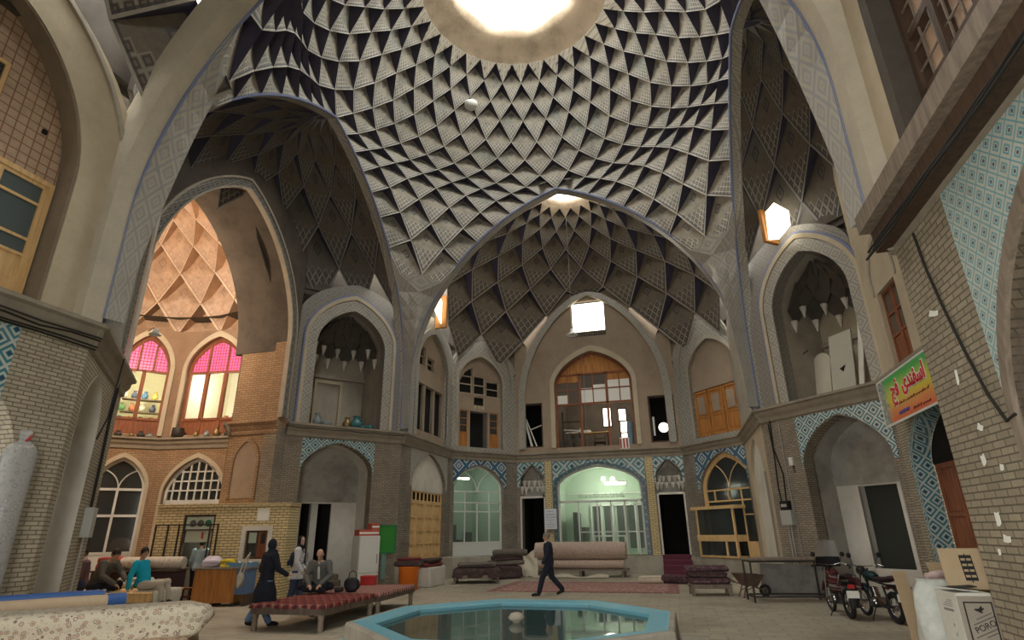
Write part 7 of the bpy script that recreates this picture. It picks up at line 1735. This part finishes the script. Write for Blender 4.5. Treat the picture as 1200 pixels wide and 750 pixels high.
MB().box(-.3, .3, -.25, .25, .42, .47).build('seat', M['wood_dark'], e); fm = MB(); fm.box(-.3, -.25, .2, .25, .47, 1.1); fm.box(.25, .3, .2, .25, .47, 1.1); fm.box(-.3, .3, .2, .24, .95, 1.1); fm.box(-.3, .3, .2, .24, .65, .72); fm.build('backrest', M['wood_dark'], e)
for x in (-.26, .26):
    for y in (-.2, .2): MB().box(x - .025, x + .025, y - .025, y + .025, 0, .42).build('leg', M['wood_dark'], e)
e = empty('striped_carton', mw=mK @ Matrix.Translation((5.45, -.02, 5.5))); tag(e, 'red and white striped carton on the ledge under the rear red window', 'box')
MB().box(-.22, .22, -.1, .1, 0, .55).build('box', M['paper'], e)
fm = MB()
for x in (-.17, -.02, .13): fm.box(x - .035, x + .035, -.104, -.1, .04, .5)
fm.build('red_stripe', M['red'], e)
e = empty('blue_bundle', mw=mK @ Matrix.Translation((5.72, .55, 5.75))); tag(e, 'tall grey blue roll standing at the right of the rear workshop', 'roll'); spiral_roll(MB(), (0, 0, 0), (.02, 0, 1.15), .16).build('roll', [plain('roll_grey_blue', (.16, .22, .27)), M['linen']], e)
o = MB(); o = soft_box(o, -.3, .3, -.12, .12, 0, .14, 0, 8, .02, .02, 99).build('white_cloth', M['paper']); o.matrix_world = mK @ Matrix.Translation((3.4, 1.25, 6.58)); tag(o, 'white cloth lying on the long work table in the workshop', 'cloth')
light('workshop_light', 'POINT', mK @ V((4.2, 1.4, 8.4)), 16, (1, .95, .85), .2)

# ---- meters, conduits and cables
e = empty('meter_box', mw=mR @ Matrix.Translation((.50, -.09, 2.2))); tag(e, 'grey electric meter box with a black meter on the right pier', 'meter box'); M['box_grey'] = plain('box_grey', (.40, .40, .37), .5)
MB().box(-.2, .2, -.08, .09, -.28, .14).build('box', M['box_grey'], e, bevel=.01); MB().box(-.17, .13, -.07, .09, .16, .42).build('meter', M['black'], e, bevel=.02); MB().box(-.12, .08, -.075, -.07, .24, .32).build('dial', M['box_grey'], e)
for x in (-.08, .02): MB().tube([(x, .05, -.28), (x, .05, -1.6)], .022, 6).build('conduit', M['box_grey'], e)
MB().tube([(.0, .05, .42), (.05, .06, 1.2), (-.15, .06, 2.0), (-.1, .05, 3.0)], .02, 6).build('feed_cable', M['cable'], e)
e = empty('junction_box', mw=mR @ Matrix.Translation((.95, -.05, 3.75))); tag(e, 'small white junction box high on the right pier', 'box'); MB().box(-.07, .07, -.04, .05, -.12, .12).build('box', M['white_metal'], e, bevel=.008); MB().tube([(0, .03, -.12), (.03, .035, -.35)], .012, 6).build('cable', M['cable'], e)
e = empty('meter_box', mw=FM('LND') @ Matrix.Translation((3.35, -.09, 2.15))); tag(e, 'grey electric box with dark cables on the pier by the passage', 'meter box'); MB().box(-.22, .22, -.08, .09, -.3, .3).build('box', M['box_grey'], e, bevel=.01)
MB().tube([(0, .03, .3), (.06, .05, 1.2), (-.06, .05, 2.2), (.05, .05, 3.1)], .03, 6).build('cable', M['cable'], e); MB().tube([(-.05, .03, -.3), (-.05, .05, -2.1)], .02, 6).build('conduit', M['box_grey'], e)
def cable(k, pts, r_, label, mat='cable'):
    o = MB().tube([V(p) for p in pts], r_, 6).build('cable', M[mat], None, FM(k)); return tag(o, label, 'cable', 'cables on the walls')
rnd = random.Random(11)
Lx = FL('LN')
for i in range(4):
    cable('LN', [(1.0 + (Lx - 1.0) * q / 8, -.26 + .03 * i, 5.20 - .06 * i + rnd.uniform(-.03, .03)) for q in range(9)], .016, ['topmost', 'second', 'third', 'lowest'][i] + ' dark cable slung under the near left ledge')
cable('LN', [(5.95, -.03, 5.05), (5.92, -.03, 4.4), (5.9, -.03, 3.9), (5.78, -.03, 3.5)], .014, 'short dark wire hanging down the near left brick pier')
for i in range(3): cable('RN', [(.0 + 4.0 * q / 8, -.30 - .02 * i, 5.08 - .05 * i + rnd.uniform(-.025, .025)) for q in range(9)], .014, ['upper', 'middle', 'lower'][i] + ' dark cable slung under the near right ledge board')
cable('RN', [(.62, -.03, 5.0), (.68, -.03, 4.5), (.80, -.03, 4.0), (.95, -.03, 3.5), (1.15, -.04, 3.0), (1.34, -.05, 2.72), (1.5, -.05, 2.75)], .016, 'black cable snaking down the near right brick pier')
cable('LFD', [(-.1 + 4.4 * q / 10, -.27, 5.36 - .05 * abs(sin(q * 1.3))) for q in range(11)], .014, 'cable sagging along the ledge of the left pier')
cable('RFD', [(.3, -.03, 5.0), (.33, -.03, 4.0), (.28, -.03, 3.0), (.34, -.03, 2.3)], .02, 'dark cable running down the right pier beside the meter')
cable('RFD', [(.72, -.03, 5.0), (.7, -.03, 3.0), (.76, -.03, 1.0)], .018, 'grey conduit down the right pier beyond the meter', 'grey_cable')
cable('BR', [(4.6, -.04, 3.6), (4.62, -.04, 1.0)], .03, 'pale pipe on the side wall of the rear bay, right', 'grey_cable')
# torn paper scraps on the near right brick pier
mN = FM('RN')
for i, (x, z, w_, h_, a_) in enumerate(((.52, 4.05, .22, .07, 20), (.62, 3.3, .05, .16, 5), (.78, 2.75, .10, .07, 30), (.66, 2.45, .09, .10, -15), (.95, 2.35, .06, .06, 10), (.60, 1.9, .09, .13, 0), (.66, 1.72, .13, .07, 8), (.45, 1.6, .05, .06, 0))):
    rr_ = Matrix.Rotation(RAD(a_), 4, 'Y'); pts = [(-w_ / 2, -h_ / 2), (-w_ * .35, h_ / 2), (w_ * .1, h_ * .38), (w_ / 2, h_ / 2), (w_ * .42, -h_ * .3), (0, -h_ / 2)]
    o = MB().prism([pts], -.006, 0).build('paper_scrap', M['paper'], None, mN @ Matrix.Translation((x, -.012, z)) @ rr_); tag(o, ['long torn white scrap, highest on the near right pier', 'thin upright scrap below the long one on the near right pier', 'small slanted scrap at mid height on the near right pier', 'ragged scrap under the slanted one on the near right pier', 'small square scrap nearest the glazed arch on the near right pier', 'upright scrap in the low pair on the near right pier', 'flat wide scrap in the low pair on the near right pier', 'tiny lowest scrap at the edge of the near right pier'][i], 'paper scrap', 'paper scraps on the near right pier')
